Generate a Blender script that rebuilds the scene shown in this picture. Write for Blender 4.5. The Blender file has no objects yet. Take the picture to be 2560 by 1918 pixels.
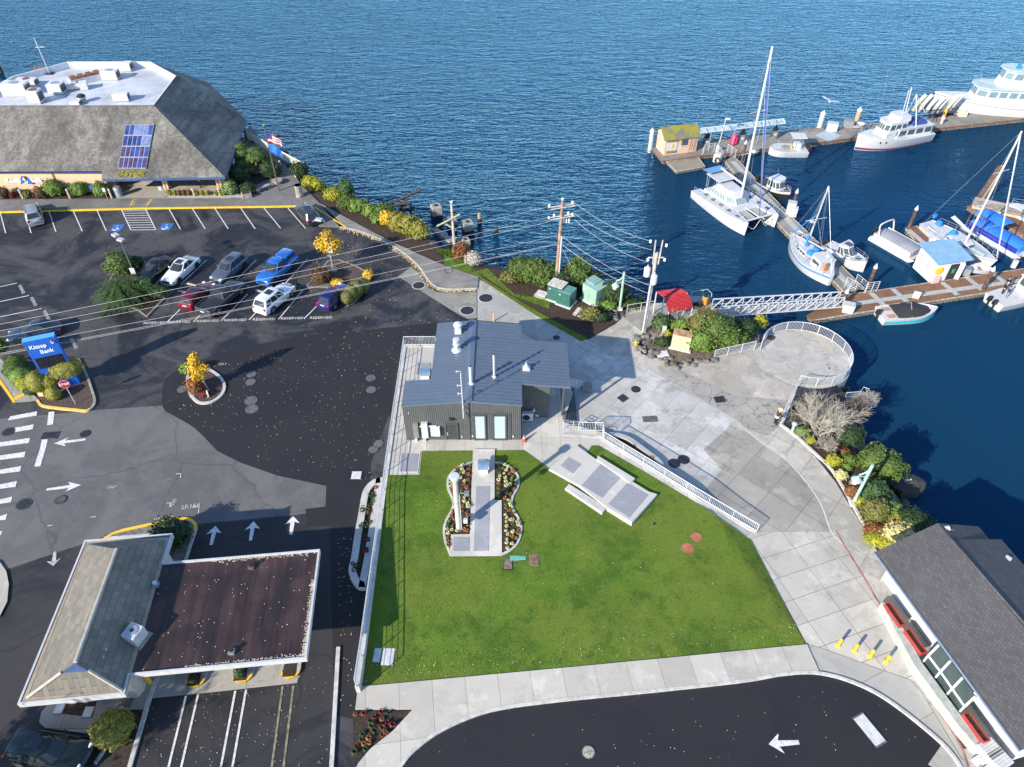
import bpy, bmesh, math, random
from mathutils import Vector, Matrix
from mathutils.geometry import tessellate_polygon
from mathutils.noise import noise as pnoise
R = math.radians
S = bpy.context.scene
COL = S.collection
random.seed(7)
# camera, world, sun
CAMH = 45.0; PITCH = R(43.0); FPX = 1836.0
cd = bpy.data.cameras.new('camera'); cam = bpy.data.objects.new('camera', cd); COL.objects.link(cam)
cam.location = (0, 0, CAMH); cam.rotation_euler = (R(90) - PITCH, 0, 0)
cd.sensor_width = 36.0; cd.lens = 36.0 * FPX / 2560.0; cd.clip_start = 0.5; cd.clip_end = 3000
S.camera = cam
SUN_AZ = R(46.5); SUN_EL = R(27.0)       # shadows fall 46.5 degrees to the right of straight ahead
W = bpy.data.worlds.new('World'); S.world = W; W.use_nodes = True
wn = W.node_tree.nodes; wl = W.node_tree.links
sky = wn.new('ShaderNodeTexSky'); sky.sky_type = 'NISHITA'; sky.sun_disc = False
sky.sun_elevation = SUN_EL; sky.sun_rotation = SUN_AZ + math.pi
sky.air_density = 0.75; sky.dust_density = 0.0; sky.ozone_density = 2.0
wl.new(sky.outputs[0], wn['Background'].inputs[0]); wn['Background'].inputs[1].default_value = 0.15
sl = bpy.data.lights.new('sun', 'SUN'); sl.energy = 3.9; sl.angle = R(0.6); sl.color = (1.0, 0.89, 0.73)
so = bpy.data.objects.new('sun', sl); COL.objects.link(so)
so.rotation_euler = (R(90) - SUN_EL, 0, -SUN_AZ); so.location = (-60, -60, 60)
S.view_settings.view_transform = 'Standard'; S.view_settings.look = 'None'; S.view_settings.exposure = 1.05
S.view_settings.gamma = 1.0
# survey: photo points -> places on the ground
CR = dict(A=(0,120,2.765),B=(0,480,2.212),C=(600,280,3.186),D=(1000,460,3.16),E=(1600,80,3.4517),G=(1900,80,3.1864),
          H=(1700,380,2.572),I=(960,760,3.6867),J=(1400,680,2.4367),L=(900,1080,2.5888),M=(0,1260,2.5186),N=(1900,1280,2.597),
          O=(0,820,3.1867),V=(0,0,2212/2560),P=(1080,1140,5.917),Q=(1180,1000,5.821),K=(960,860,5.918),T=(1880,980,11.83),
          X1=(1960,980,3.944),X2=(0,840,7.531),X3=(1260,680,8.508),X4=(250,580,7.533),X5=(880,1180,3.19),C1=(0,280,6.9125),C2=(560,330,8.72),C3=(1560,700,6.506),C4=(1340,480,5.917),
          Y1=(1720,400,5.179),Y2=(2160,480,4.6025),Y3=(1600,280,5.53),Y4=(2280,100,4.139),Y5=(2060,200,4.2367))
FW = Vector((0, math.cos(PITCH), -math.sin(PITCH))); UP = Vector((0, math.sin(PITCH), math.cos(PITCH)))
CP = Vector((0, 0, CAMH))
def ray(c, x, y):
 a, b, s = CR[c]; px = a + x / s; py = b + y / s
 return FW * FPX + Vector((px - 1280, 0, 0)) - UP * (py - 959)
def at(c, x, y, z=0.0):
 d = ray(c, x, y); return CP + d * ((z - CAMH) / d.z)
def aty(c, x, y, Y):
 d = ray(c, x, y); return CP + d * (Y / d.y)
def atpl(c, x, y, p, n):
 d = ray(c, x, y); return CP + d * ((Vector(p) - CP).dot(n) / d.dot(n))
def ats(c, pts, z=0.0): return [at(c, x, y, z) for x, y in pts]
def hup(c, b, t, z=0.0):                     # height of a vertical whose foot and top are seen at b and t
 p = at(c, b[0], b[1], z); q = at(c, t[0], t[1], z)
 return (CAMH - z) * (q.xy - p.xy).length / q.xy.length
def head(p, q): return math.atan2(q.y - p.y, q.x - p.x)
def cat(P, n=6, closed=False):               # smooth curve through points
 P = [Vector(p) for p in P]; out = []; N = len(P)
 for i in range(N if closed else N - 1):
  if closed: a, b, c, d = P[i-1], P[i], P[(i+1) % N], P[(i+2) % N]
  else: a, b, c, d = P[max(i-1, 0)], P[i], P[i+1], P[min(i+2, N-1)]
  for k in range(n):
   t = k / n
   out.append(0.5*((2*b)+(c-a)*t+(2*a-5*b+4*c-d)*t*t+(3*b-a-3*c+d)*t**3))
 if not closed: out.append(P[-1])
 return out
# mesh collector
class MB:
 def __init__(s): s.v = []; s.f = []; s.sm = False
 def add(s, vs, fs):
  o = len(s.v); s.v += [Vector(v) for v in vs]; s.f += [[i + o for i in f] for f in fs]; return s
 def box(s, c, d, rz=0.0, tap=1.0, rx=0.0, ry=0.0):      # centre, full sizes; tap shrinks the top
  hx, hy, hz = d[0]/2, d[1]/2, d[2]/2
  m = Matrix.Rotation(rz, 4, 'Z') @ Matrix.Rotation(ry, 4, 'Y') @ Matrix.Rotation(rx, 4, 'X')
  vs = [m @ Vector((x*hx*(tap if z > 0 else 1), y*hy*(tap if z > 0 else 1), z*hz)) + Vector(c) for z in (-1, 1) for x, y in ((-1,-1),(1,-1),(1,1),(-1,1))]
  return s.add(vs, [(3,2,1,0),(4,5,6,7),(0,1,5,4),(1,2,6,5),(2,3,7,6),(3,0,4,7)])
 def prism(s, poly, z0, z1, poly2=None):                  # z0/z1 numbers
  n = len(poly); P2 = poly2 or poly
  a = sum(poly[i][0]*poly[(i+1) % n][1]-poly[(i+1) % n][0]*poly[i][1] for i in range(n))
  if a < 0: poly = poly[::-1]; P2 = P2[::-1]
  vs = [(p[0], p[1], z0) for p in poly] + [(p[0], p[1], z1) for p in P2]
  return s.add(vs, [list(range(n-1, -1, -1)), list(range(n, 2*n))] + [(i, (i+1) % n, n+(i+1) % n, n+i) for i in range(n)])
 def face(s, pts): return s.add(pts, [list(range(len(pts)))])
 def tube(s, pts, r, n=6, r2=None, cap=True):
  pts = [Vector(p) for p in pts]; N = len(pts); vs = []; fs = []
  for i, p in enumerate(pts):
   t = (pts[min(i+1, N-1)] - pts[max(i-1, 0)]).normalized()
   u = t.cross(Vector((0, 0, 1)) if abs(t.z) < .95 else Vector((1, 0, 0))).normalized(); w = u.cross(t)
   rr = r if r2 is None else r + (r2 - r)*i/max(N-1, 1)
   vs += [p + (u*math.cos(k*2*math.pi/n) + w*math.sin(k*2*math.pi/n))*rr for k in range(n)]
  for i in range(N-1): fs += [(i*n+k, i*n+(k+1) % n, (i+1)*n+(k+1) % n, (i+1)*n+k) for k in range(n)]
  if cap: fs += [list(range(n-1, -1, -1)), [(N-1)*n+k for k in range(n)]]
  return s.add(vs, fs)
 def lathe(s, c, prof, n=12, sx=1.0, sy=1.0, rz=0.0):     # prof: (radius, z)
  c = Vector(c); vs = []; fs = []
  for r, z in prof:
   for k in range(n):
    a = k*2*math.pi/n; x, y = r*sx*math.cos(a), r*sy*math.sin(a)
    vs.append(c + Vector((x*math.cos(rz)-y*math.sin(rz), x*math.sin(rz)+y*math.cos(rz), z)))
  for i in range(len(prof)-1): fs += [(i*n+k, i*n+(k+1) % n, (i+1)*n+(k+1) % n, (i+1)*n+k) for k in range(n)]
  fs += [list(range(n-1, -1, -1)), [(len(prof)-1)*n+k for k in range(n)]]
  return s.add(vs, fs)
 def loft(s, secs, cap=True, closed=True):
  n = len(secs[0]); o = len(s.v); vs = [p for q in secs for p in q]; fs = []
  for i in range(len(secs)-1):
   for k in range(n if closed else n-1): fs.append((i*n+k, i*n+(k+1) % n, (i+1)*n+(k+1) % n, (i+1)*n+k))
  if cap: fs += [list(range(n-1, -1, -1)), [(len(secs)-1)*n+k for k in range(n)]]
  return s.add(vs, fs)
 def blob(s, c, r, n=10, m=7, amp=.12, fr=1.3, sd=0.0):   # lumpy ellipsoid
  c = Vector(c); r = Vector((r, r, r)) if not hasattr(r, '__len__') else Vector(r); vs = []; fs = []
  for i in range(m+1):
   th = math.pi*i/m
   for k in range(n):
    a = 2*math.pi*k/n; d = Vector((math.sin(th)*math.cos(a), math.sin(th)*math.sin(a), math.cos(th)))
    q = 1 + amp*2*pnoise(d*fr + Vector((sd, sd*.7, c.x*3+c.y)))
    vs.append(c + Vector((d.x*r.x*q, d.y*r.y*q, d.z*r.z*q)))
  for i in range(m): fs += [(i*n+k, (i+1)*n+k, (i+1)*n+(k+1) % n, i*n+(k+1) % n) for k in range(n)]
  return s.add(vs, fs)
 def xf(s, m): s.v = [m @ v for v in s.v]; return s
 def build(s, name, mat, parent=None, smooth=False, bev=0.0, world=False, fix=False, ang=None):
  me = bpy.data.meshes.new(name)
  vs = s.v
  if parent is not None and world:
   inv = parent.matrix_basis.inverted(); vs = [inv @ v for v in vs]
  me.from_pydata([tuple(v) for v in vs], [], s.f); me.materials.append(mat)
  if fix or bev or smooth:
   bm = bmesh.new(); bm.from_mesh(me)
   bmesh.ops.remove_doubles(bm, verts=bm.verts, dist=1e-4)
   bmesh.ops.recalc_face_normals(bm, faces=bm.faces)
   if bev: bmesh.ops.bevel(bm, geom=list(bm.edges), offset=bev, segments=1, affect='EDGES', clamp_overlap=True)
   bm.to_mesh(me); bm.free()
  if smooth:
   me.polygons.foreach_set('use_smooth', [True]*len(me.polygons))
   if ang: me.set_sharp_from_angle(angle=R(ang))
  o = bpy.data.objects.new(name, me); COL.objects.link(o)
  if parent is not None: o.parent = parent
  return o
def tag(o, label=None, cat_=None, group=None, kind=None):
 if label: o['label'] = label
 if cat_: o['category'] = cat_
 if group: o['group'] = group
 if kind: o['kind'] = kind
 return o
def thing(name, label, cat_, loc=(0,0,0), rz=0.0, group=None):
 o = bpy.data.objects.new(name, None); COL.objects.link(o); o.empty_display_size = .2
 o.matrix_basis = Matrix.Translation(Vector(loc)) @ Matrix.Rotation(rz, 4, 'Z')
 return tag(o, label, cat_, group)
def kids(o): return [c for c in bpy.data.objects if c.parent == o]
def copy_tree(o, parent=None):
 c = o.copy(); COL.objects.link(c)
 if parent is not None: c.parent = parent
 for k in kids(o): copy_tree(k, c)
 return c
def dup(o, loc, rz=0.0, label=None, group=None, sc=1.0):
 c = copy_tree(o)
 c.matrix_basis = Matrix.Translation(Vector(loc)) @ Matrix.Rotation(rz, 4, 'Z') @ Matrix.Scale(sc, 4)
 if label: c['label'] = label
 if group: c['group'] = group
 return c
def textmb(txt, size, mat4, depth=.01, align='CENTER', sh=0.0, bold=0.0):
 cu = bpy.data.curves.new('t', 'FONT'); cu.body = txt; cu.size = size; cu.align_x = align; cu.align_y = 'CENTER'
 cu.extrude = depth/2; cu.shear = sh; cu.offset = bold; cu.resolution_u = 2
 ob = bpy.data.objects.new('t', cu); COL.objects.link(ob)
 dg = bpy.context.evaluated_depsgraph_get(); me = bpy.data.meshes.new_from_object(ob.evaluated_get(dg))
 b = MB(); b.add([mat4 @ v.co for v in me.vertices], [list(p.vertices) for p in me.polygons])
 bpy.data.objects.remove(ob); bpy.data.meshes.remove(me); bpy.data.curves.remove(cu)
 return b
# materials
MATS = {}
class NT:
 def __init__(s, name):
  s.m = bpy.data.materials.new(name); s.m.use_nodes = True; s.t = s.m.node_tree; s.n = s.t.nodes; s.l = s.t.links
  s.b = s.n['Principled BSDF']; g = s.n.new('ShaderNodeNewGeometry'); s.pos = g.outputs['Position']
 def link(s, a, b): s.l.new(a, b)
 def noise(s, sc, det=4, ro=.55, vec=None, dist=0.0):
  n = s.n.new('ShaderNodeTexNoise'); n.inputs['Scale'].default_value = sc; n.inputs['Detail'].default_value = det
  n.inputs['Roughness'].default_value = ro; n.inputs['Distortion'].default_value = dist
  s.link(vec or s.pos, n.inputs['Vector']); return n.outputs['Fac']
 def ramp(s, f, lo, hi):
  r = s.n.new('ShaderNodeMapRange'); r.inputs['From Min'].default_value = lo; r.inputs['From Max'].default_value = hi
  r.interpolation_type = 'SMOOTHSTEP'; s.link(f, r.inputs['Value']); return r.outputs['Result']
 def mul(s, a, k, op='MULTIPLY'):
  m = s.n.new('ShaderNodeMath'); m.operation = op; s.link(a, m.inputs[0])
  if isinstance(k, (int, float)): m.inputs[1].default_value = k
  else: s.link(k, m.inputs[1])
  return m.outputs[0]
 def mix(s, f, a, b, mode='MIX'):
  m = s.n.new('ShaderNodeMix'); m.data_type = 'RGBA'; m.blend_type = mode
  if isinstance(f, (int, float)): m.inputs['Factor'].default_value = f
  else: s.link(f, m.inputs['Factor'])
  for i, c in ((6, a), (7, b)):
   if isinstance(c, tuple): m.inputs[i].default_value = (*c[:3], 1)
   else: s.link(c, m.inputs[i])
  return m.outputs[2]
 def mapping(s, rz=0.0, sc=(1,1,1), loc=(0,0,0), vec=None):
  m = s.n.new('ShaderNodeMapping'); m.inputs['Rotation'].default_value = (0, 0, rz); m.inputs['Scale'].default_value = sc
  m.inputs['Location'].default_value = loc; s.link(vec or s.pos, m.inputs['Vector']); return m.outputs[0]
 def bump(s, h, strength=.3, dist=.05, prev=None):
  b = s.n.new('ShaderNodeBump'); b.inputs['Strength'].default_value = strength; b.inputs['Distance'].default_value = dist
  s.link(h, b.inputs['Height'])
  if prev: s.link(prev, b.inputs['Normal'])
  return b.outputs[0]
 def done(s, col=None, rough=None, nrm=None, metal=None):
  if col is not None:
   if isinstance(col, tuple): s.b.inputs['Base Color'].default_value = (*col[:3], 1)
   else: s.link(col, s.b.inputs['Base Color'])
  if rough is not None:
   if isinstance(rough, (int, float)): s.b.inputs['Roughness'].default_value = rough
   else: s.link(rough, s.b.inputs['Roughness'])
  if metal is not None: s.b.inputs['Metallic'].default_value = metal
  if nrm is not None: s.link(nrm, s.b.inputs['Normal'])
  return s.m
def mat(name, c, rough=.6, metal=0.0, var=.12, sc=3.0, bump=0.0, coat=0.0):
 if name in MATS: return MATS[name]
 t = NT(name); f = t.ramp(t.noise(sc, 5), .3, .7)
 lo = tuple(max(0, x*(1-var)) for x in c); hi = tuple(min(1, x*(1+var)) for x in c)
 rr = t.ramp(t.noise(sc*2.3, 3), .2, .8); rr = t.mul(rr, .14); rr = t.mul(rr, max(.02, rough-.07), 'ADD')
 nrm = t.bump(t.noise(sc*8, 3), bump, .02) if bump else None
 t.done(t.mix(f, lo, hi), rr, nrm, metal)
 if coat: t.b.inputs['Coat Weight'].default_value = coat; t.b.inputs['Coat Roughness'].default_value = .04
 MATS[name] = t.m; return t.m
def concrete(name, c, ang=0.0, gx=0.0, gy=0.0, off=(0,0), stain=.35, joint=.35, jw=.045, slabvar=.09, stc=None):
 t = NT(name)
 big = t.ramp(t.noise(.13, 6, .6), .35, .68); mid = t.ramp(t.noise(.9, 7, .72, dist=.5), .40, .64); fine = t.noise(14, 4, .7)
 col = t.mix(t.mul(big, stain), c, stc or tuple(x*.62 for x in c))
 col = t.mix(t.mul(mid, min(1,stain*.9)), col, tuple(x*.68 for x in c)); blot = t.ramp(t.noise(.42, 7, .72, dist=.8), .53, .60); col = t.mix(t.mul(blot, min(1,stain*.9)), col, tuple(x*.5 for x in c)); pale = t.ramp(t.noise(.33, 6, .7, t.mapping(0,(1,1,1),(31,7,0))), .53, .61); col = t.mix(t.mul(pale, .5), col, tuple(min(1, x*1.3) for x in c))
 col = t.mix(.16, col, t.mix(t.ramp(fine, .3, .7), tuple(x*.6 for x in c), tuple(min(1, x*1.25) for x in c)))
 if gx:
  v = t.mapping(-ang, (1,1,1), (off[0], off[1], 0))
  b = t.n.new('ShaderNodeTexBrick'); b.offset = 0.0; b.squash = 1.0
  b.inputs['Scale'].default_value = 1.0; b.inputs['Brick Width'].default_value = gx; b.inputs['Row Height'].default_value = gy
  b.inputs['Mortar Size'].default_value = jw/2; b.inputs['Mortar Smooth'].default_value = .2; b.inputs['Bias'].default_value = 0
  b.inputs['Color1'].default_value = (1-slabvar*2.2,)*3+(1,); b.inputs['Color2'].default_value = (1,1,1,1)
  b.inputs['Mortar'].default_value = (joint,)*3+(1,)
  t.link(v, b.inputs['Vector']); col = t.mix(1.0, col, b.outputs['Color'], 'MULTIPLY')
 nrm = t.bump(fine, .15, .01)
 return t.done(col, t.mul(t.ramp(mid, 0, 1), -.2, 'MULTIPLY') if False else .8, nrm)
def asphalt(name, c, wet=0.0, dry=None, spots=.3):
 t = NT(name); fine = t.noise(24, 3, .8); mid = t.noise(1.1, 6, .65); big = t.noise(.15, 8, .68, dist=.9)
 w = t.ramp(big, .42, .57)
 col = t.mix(t.mul(w, 1.0 if dry else 0.0), c, dry or c)
 col = t.mix(t.mul(t.ramp(mid, .4, .75), spots), col, tuple(x*1.7+.01 for x in c))
 ck = t.n.new('ShaderNodeTexVoronoi'); ck.feature = 'DISTANCE_TO_EDGE'; ck.inputs['Scale'].default_value = .11; wv = t.n.new('ShaderNodeVectorMath'); wv.operation = 'ADD'; nz = t.n.new('ShaderNodeTexNoise'); nz.inputs['Scale'].default_value = .5; nz.inputs['Detail'].default_value = 4; t.link(t.pos, nz.inputs['Vector']); t.link(t.mapping(0, (1,1,.01)), wv.inputs[0]); t.link(nz.outputs['Color'], wv.inputs[1]); t.link(wv.outputs[0], ck.inputs['Vector']); col = t.mix(t.mul(t.ramp(ck.outputs['Distance'], .012, .0), .5*min(1,spots*3)), col, tuple(x*.35 for x in c))
 pt = t.ramp(t.noise(.37, 7, .75, t.mapping(0,(1,1,1),(13,4,0)), .5), .58, .74); col = t.mix(t.mul(pt, spots), col, tuple(min(1,x*2.2+.02) for x in (dry or c)))
 col = t.mix(.35, col, t.mix(t.ramp(fine, .35, .75), tuple(x*.5 for x in c), tuple(x*2.0 for x in c)))
 rough = t.mul(t.ramp(big, .42, .57), .45*wet); rough = t.mul(rough, .85-.45*wet, 'ADD')
 return t.done(col, rough, t.bump(fine, .35, .012))
def leafmat(name, c1, c2, sc=5.0, c3=None):
 if name in MATS: return MATS[name]
 t = NT(name); a = t.ramp(t.noise(sc, 3), .35, .65); b = t.ramp(t.noise(sc*.22, 3), .35, .65)
 col = t.mix(a, c1, c2)
 if c3: col = t.mix(b, col, c3)
 else: col = t.mix(t.mul(b, .5), col, tuple(x*.6 for x in c1))
 t.done(col, .62); t.b.inputs['Specular IOR Level'].default_value = .3
 MATS[name] = t.m; return t.m
WHITE = mat('white paint', (.53,.54,.55), .4, var=.07)
GLASS = mat('dark glass', (.02,.028,.035), .06, var=.2)
GALV = mat('galvanised metal', (.55,.57,.6), .42, .75, var=.1)
ALU = mat('aluminium', (.72,.74,.76), .4, .35, var=.07)
RAILM = mat('grey painted rail', (.6,.63,.67), .45, .2, var=.05)
BLACK = mat('black rubber', (.018,.018,.02), .6)
STEEL = mat('weathered steel', (.32,.33,.34), .5, .5)
WOODG = mat('weathered grey timber', (.3,.27,.23), .85, var=.35, sc=2.5)
YELL = mat('yellow paint', (.8,.5,.03), .55, var=.12)
def structure(name, mb, m, z=None): return tag(mb.build(name, m, fix=True), kind='structure')
def sheet(name, pts, z, m, cells=0.0, hf=None):
 bm = bmesh.new(); vs = [bm.verts.new((p[0], p[1], 0)) for p in pts]
 for tri in tessellate_polygon([[Vector((p[0], p[1], 0)) for p in pts]]): bm.faces.new([vs[i] for i in tri])
 if cells:
  xs = [p[0] for p in pts]; ys = [p[1] for p in pts]
  for ax, lo, hi in ((0, min(xs), max(xs)), (1, min(ys), max(ys))):
   k = lo + cells
   while k < hi:
    co = Vector((k, 0, 0)) if ax == 0 else Vector((0, k, 0)); no = Vector((1,0,0)) if ax == 0 else Vector((0,1,0))
    bmesh.ops.bisect_plane(bm, geom=bm.verts[:]+bm.edges[:]+bm.faces[:], plane_co=co, plane_no=no); k += cells
 for v in bm.verts: v.co.z = (hf(v.co.x, v.co.y) if hf else 0) + z
 bm.normal_update()
 for f in bm.faces:
  if f.normal.z < 0: f.normal_flip()
 me = bpy.data.meshes.new(name); bm.to_mesh(me); bm.free(); me.materials.append(m)
 o = bpy.data.objects.new(name, me); COL.objects.link(o); return tag(o, kind='structure')
# ================================================================ water, land, paving
WZ = -2.6
def make_water():
 t = NT('harbour water')
 sx = t.n.new('ShaderNodeSeparateXYZ'); t.link(t.pos, sx.inputs[0])
 v1 = t.mapping(R(12), (.22, .72, 1)); v2 = t.mapping(R(-20), (.5, 1.3, 1)); v3 = t.mapping(R(30), (.05, .09, 1))
 n1 = t.noise(1.05, 4, .6, v1, .5); n2 = t.noise(1.5, 3, .6, v2, .3); n3 = t.noise(1.0, 3, .5, v3)
 h = t.mul(t.mul(n1, .62), t.mul(n2, .38), 'ADD')
 a = t.ramp(sx.outputs[0], 14.0, 40.0); b = t.ramp(sx.outputs[1], 96.0, 78.0)
 calm = t.mul(a, b); gust = t.ramp(n3, .3, .7)
 amp = t.mul(t.mul(t.mul(calm, -.91), 1.0, 'ADD'), t.mul(t.mul(gust, .35), .72, 'ADD'))
 bp = t.n.new('ShaderNodeBump'); bp.inputs['Distance'].default_value = 1.0
 t.link(h, bp.inputs['Height']); t.link(t.mul(amp, .95), bp.inputs['Strength'])
 N = bp.outputs[0]; t.done((.006,.037,.080), .5); t.link(N, t.b.inputs['Normal']); t.b.inputs['Specular IOR Level'].default_value = 0.0
 fr = t.n.new('ShaderNodeFresnel'); fr.inputs['IOR'].default_value = 1.333; t.link(N, fr.inputs['Normal'])
 gl = t.n.new('ShaderNodeBsdfGlossy'); gl.inputs['Color'].default_value = (.19,.40,.72,1); gl.inputs['Roughness'].default_value = .05; t.link(N, gl.inputs['Normal'])
 mx = t.n.new('ShaderNodeMixShader'); t.link(fr.outputs[0], mx.inputs[0]); t.link(t.b.outputs[0], mx.inputs[1]); t.link(gl.outputs[0], mx.inputs[2])
 t.link(mx.outputs[0], t.n['Material Output'].inputs['Surface'])
 return t.m
sheet('water', [(-500,-60),(500,-60),(500,900),(-500,900)], WZ, make_water())
A_LOT = asphalt('old wet asphalt', (.015,.0155,.020), wet=.62, dry=(.085,.085,.09), spots=.42)
A_STREET = asphalt('grey street asphalt', (.10,.10,.10), wet=.2, dry=(.15,.15,.148), spots=.4)
A_NEW = asphalt('fresh black asphalt', (.012,.012,.017), wet=.15, dry=(.017,.017,.021), spots=.12)
A_DRIVE = asphalt('dark drive asphalt', (.017,.017,.021), wet=.4, dry=(.042,.042,.045), spots=.35)
CW = (.46,.455,.435)
ROCKM = mat('shore rock', (.05,.047,.043), .8, var=.5, sc=.9, bump=.6)
EARTH = mat('dark bark mulch', (.045,.03,.022), .95, var=.55, sc=9, bump=.8)
MULCHR = mat('reddish bark mulch', (.11,.045,.04), .95, var=.5, sc=9, bump=.8)
KERB = mat('kerb concrete', (.5,.49,.46), .8, var=.2)
shore = [(-140,112),(-62,107),(-50,104.5)] + [tuple(at('V',*p)[:2]) for p in ((600,320),(640,375),(668,390),(708,405),(760,436),(842,478),(925,515),(960,548),(1000,566),(1060,572),(1120,585),(1190,600),(1300,618),(1345,650),(1400,665),(1500,700),(1545,700),(1600,735),(1640,720),
  (1780,780),(1820,860),(1822,925),(1850,985),(1905,1040),(1930,1090),(1955,1160),(2020,1240),(2150,1330),(2320,1500),(2500,1700))] + [(60,-60),(-140,-60)]
sheet('ground', shore, 0.0, A_LOT)
def skirt():
 b = MB(); n = len(shore)
 for i in range(n-1):
  p, q = Vector(shore[i]), Vector(shore[i+1])
  if p.y < -50 and q.y < -50: continue
  d = (q-p).normalized(); o = Vector((-d.y, d.x))     # water lies to the left of the walk along the shore
  b.face([(p.x,p.y,-.02),(q.x,q.y,-.02),(q.x+o.x*4.2,q.y+o.y*4.2,-4.2),(p.x+o.x*4.2,p.y+o.y*4.2,-4.2)])
 structure('shore_bank', b, ROCKM)
skirt()
def riprap():
 b = MB(); rnd = random.Random(3)
 for i in range(1, len(shore)-3):
  p, q = Vector(shore[i]), Vector(shore[i+1]); L = (q-p).length; d = (q-p).normalized(); o = Vector((-d.y, d.x))
  for k in range(int(L*3.4)):
   u = rnd.random(); w = rnd.random()*4.0 - .2; z = -w*1.0 + .02; s = rnd.uniform(.18,.5)
   c = p + (q-p)*u + o*w
   b.blob((c.x, c.y, z), (s*rnd.uniform(.8,1.4), s*rnd.uniform(.8,1.3), s*.75), 6, 4, .3, 1.5, rnd.random()*50)
 tag(b.build('shore_rocks', ROCKM), 'dark boulders piled on the bank down to the water', 'rocks', kind='stuff')
riprap()
# asphalt areas
street = ats('V', [(-420,930),(0,905),(60,900),(210,886),(357,876),(420,905),(560,960),(712,1050),(708,1100),(662,1110),(430,1132),(225,1160),(0,1235),(-420,1330)])
sheet('street', street, .010, A_STREET)
sheet('drive_asphalt', ats('V', [(-420,1335),(0,1238),(226,1162),(430,1135),(664,1112),(716,1140),(722,1460),(722,1900),(-300,1900)]), .006, A_DRIVE)
newlot = cat([at('V',*p) for p in ((640,728),(520,752),(430,780),(375,805),(353,830),(352,880),(378,900),(420,925),(470,975))], 4)
newlot += ats('V', [(520,1000),(600,1028),(705,1050),(703,1095),(660,1100),(663,1138),(712,1136),(720,1440),(722,1545),(790,1560),(800,1000),(900,740),(1010,690),(940,698),(800,712)])
sheet('new_asphalt', newlot, .018, A_NEW)
kerbline = cat([at('V',*p) for p in ((835,1700),(862,1657),(895,1618),(960,1572),(1060,1533),(1200,1512),(1400,1492),(1600,1470),(1690,1455),(1760,1452),(1830,1468),(1905,1503),(1990,1566),(2060,1632),(2110,1720))], 5)
sheet('road', [p[:2] for p in kerbline] + [(60,-5),(-22,-5)], .014, A_NEW)
# concrete
def grid(c, a, b, o):                       # joint direction from a to b, a joint crossing at o
 p, q, r = at(c,*a), at(c,*b), at(c,*o); ang = head(p, q)
 m = Matrix.Rotation(-ang, 3, 'Z') @ r; return ang, (-m.x, -m.y)
SLOPE_G = grid('J', (250,905), (555,605), (860,780))
C_BASE = concrete('promenade concrete', (.52,.50,.45), *SLOPE_G[:1], 3.4, 3.4, SLOPE_G[1], stain=.75, joint=.5)
plaza = ats('V', [(1031,626),(1034,600),(1045,606),(1160,676),(1270,735),(1330,700),(1378,655),(1440,655),(1440,700),(1375,735),(1385,765),(1482,791),(1545,772),(1640,740),(1740,760),(1718,852),(1692,916),(1702,925),(1745,968),(1803,1040),(1852,1120),(1897,1195),(1930,1260),(2000,1400),(2140,1657),(2190,1760)])
plaza += [Vector((24,16,0))] + [p for p in ats('V', [(2040,1600),(1960,1530),(1880,1480),(1740,1440),(1742,1392),(1622,1168),(1300,930),(1230,850),(1235,745),(1130,700),(1032,690)])]
sheet('plaza', plaza, .022, C_BASE)
C_NEW = concrete('pale new plaza concrete', (.56,.555,.53), SLOPE_G[0], 3.0, 1.9, SLOPE_G[1], stain=.72, joint=.5, jw=.04)
sheet('plaza_slab', ats('J', [(-170,170),(0,330),(255,460),(555,605),(865,778),(1072,905),(1030,935),(875,1085),(985,1205),(880,1330),(240,905),(60,930),(-120,560)]), .030, C_NEW)
g = grid('J', (1045,950), (1520,1270), (1222,1045)); g = grid('J', (990,1000), (1400,1235), (1190,1118))
C_OLD = concrete('stained plaza concrete', (.42,.395,.35), g[0], 2.7, 2.7, g[1], stain=.7, joint=.42, jw=.04)
sheet('plaza_old_slab', ats('J', [(1040,935),(875,1085),(985,1205),(880,1335),(1195,1560),(1205,1585),(1650,1583),(1590,1420),(1500,1285),(1380,1150),(1225,1040),(1130,975)]), .030, C_OLD)
g = grid('N', (110,490), (570,335), (418,500))
C_LOW = concrete('pale walk concrete', (.55,.525,.47), g[0], 2.55, 1.75, g[1], stain=.36, joint=.42, jw=.05)
sheet('plaza_walk', ats('N', [(0,132),(488,130),(560,240),(660,430),(745,570),(850,745),(935,905),(1050,1115),(318,870),(145,570),(-60,225),(-55,170)]), .030, C_LOW)
C_CIRC = concrete('buff terrace concrete', (.44,.43,.40), 0, 0, 0, stain=.75, stc=(.45,.38,.26))
cc = (at('J',1180,470) + at('J',1800,560) + at('J',1450,690) + at('J',1490,335))*.25
pts_c = ats('J', [(1180,470),(1210,402),(1300,357),(1420,338),(1530,341),(1650,386),(1740,450),(1798,560),(1790,630),(1740,680),(1620,728),(1500,730),(1180,510),(1215,590),(1290,655),(1400,700)])
M3 = [(2*p.x, 2*p.y, 1, p.x**2+p.y**2) for p in pts_c]
def solve3(rows):
 a = Matrix([[sum(r[i]*r[j] for r in rows) for j in range(3)] for i in range(3)]); b = Vector([sum(r[i]*r[3] for r in rows) for i in range(3)])
 return a.inverted() @ b
sol = solve3(M3); CC = Vector((sol.x, sol.y, 0)); CRAD = math.sqrt(sol.z + sol.x**2 + sol.y**2)
circ = [CC + Vector((math.cos(k*math.pi/36), math.sin(k*math.pi/36), 0))*CRAD for k in range(72)]
b = MB(); b.prism([(p.x, p.y) for p in circ], -4.0, .045); tag(b.build('terrace', C_CIRC, fix=True), kind='structure')
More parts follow.
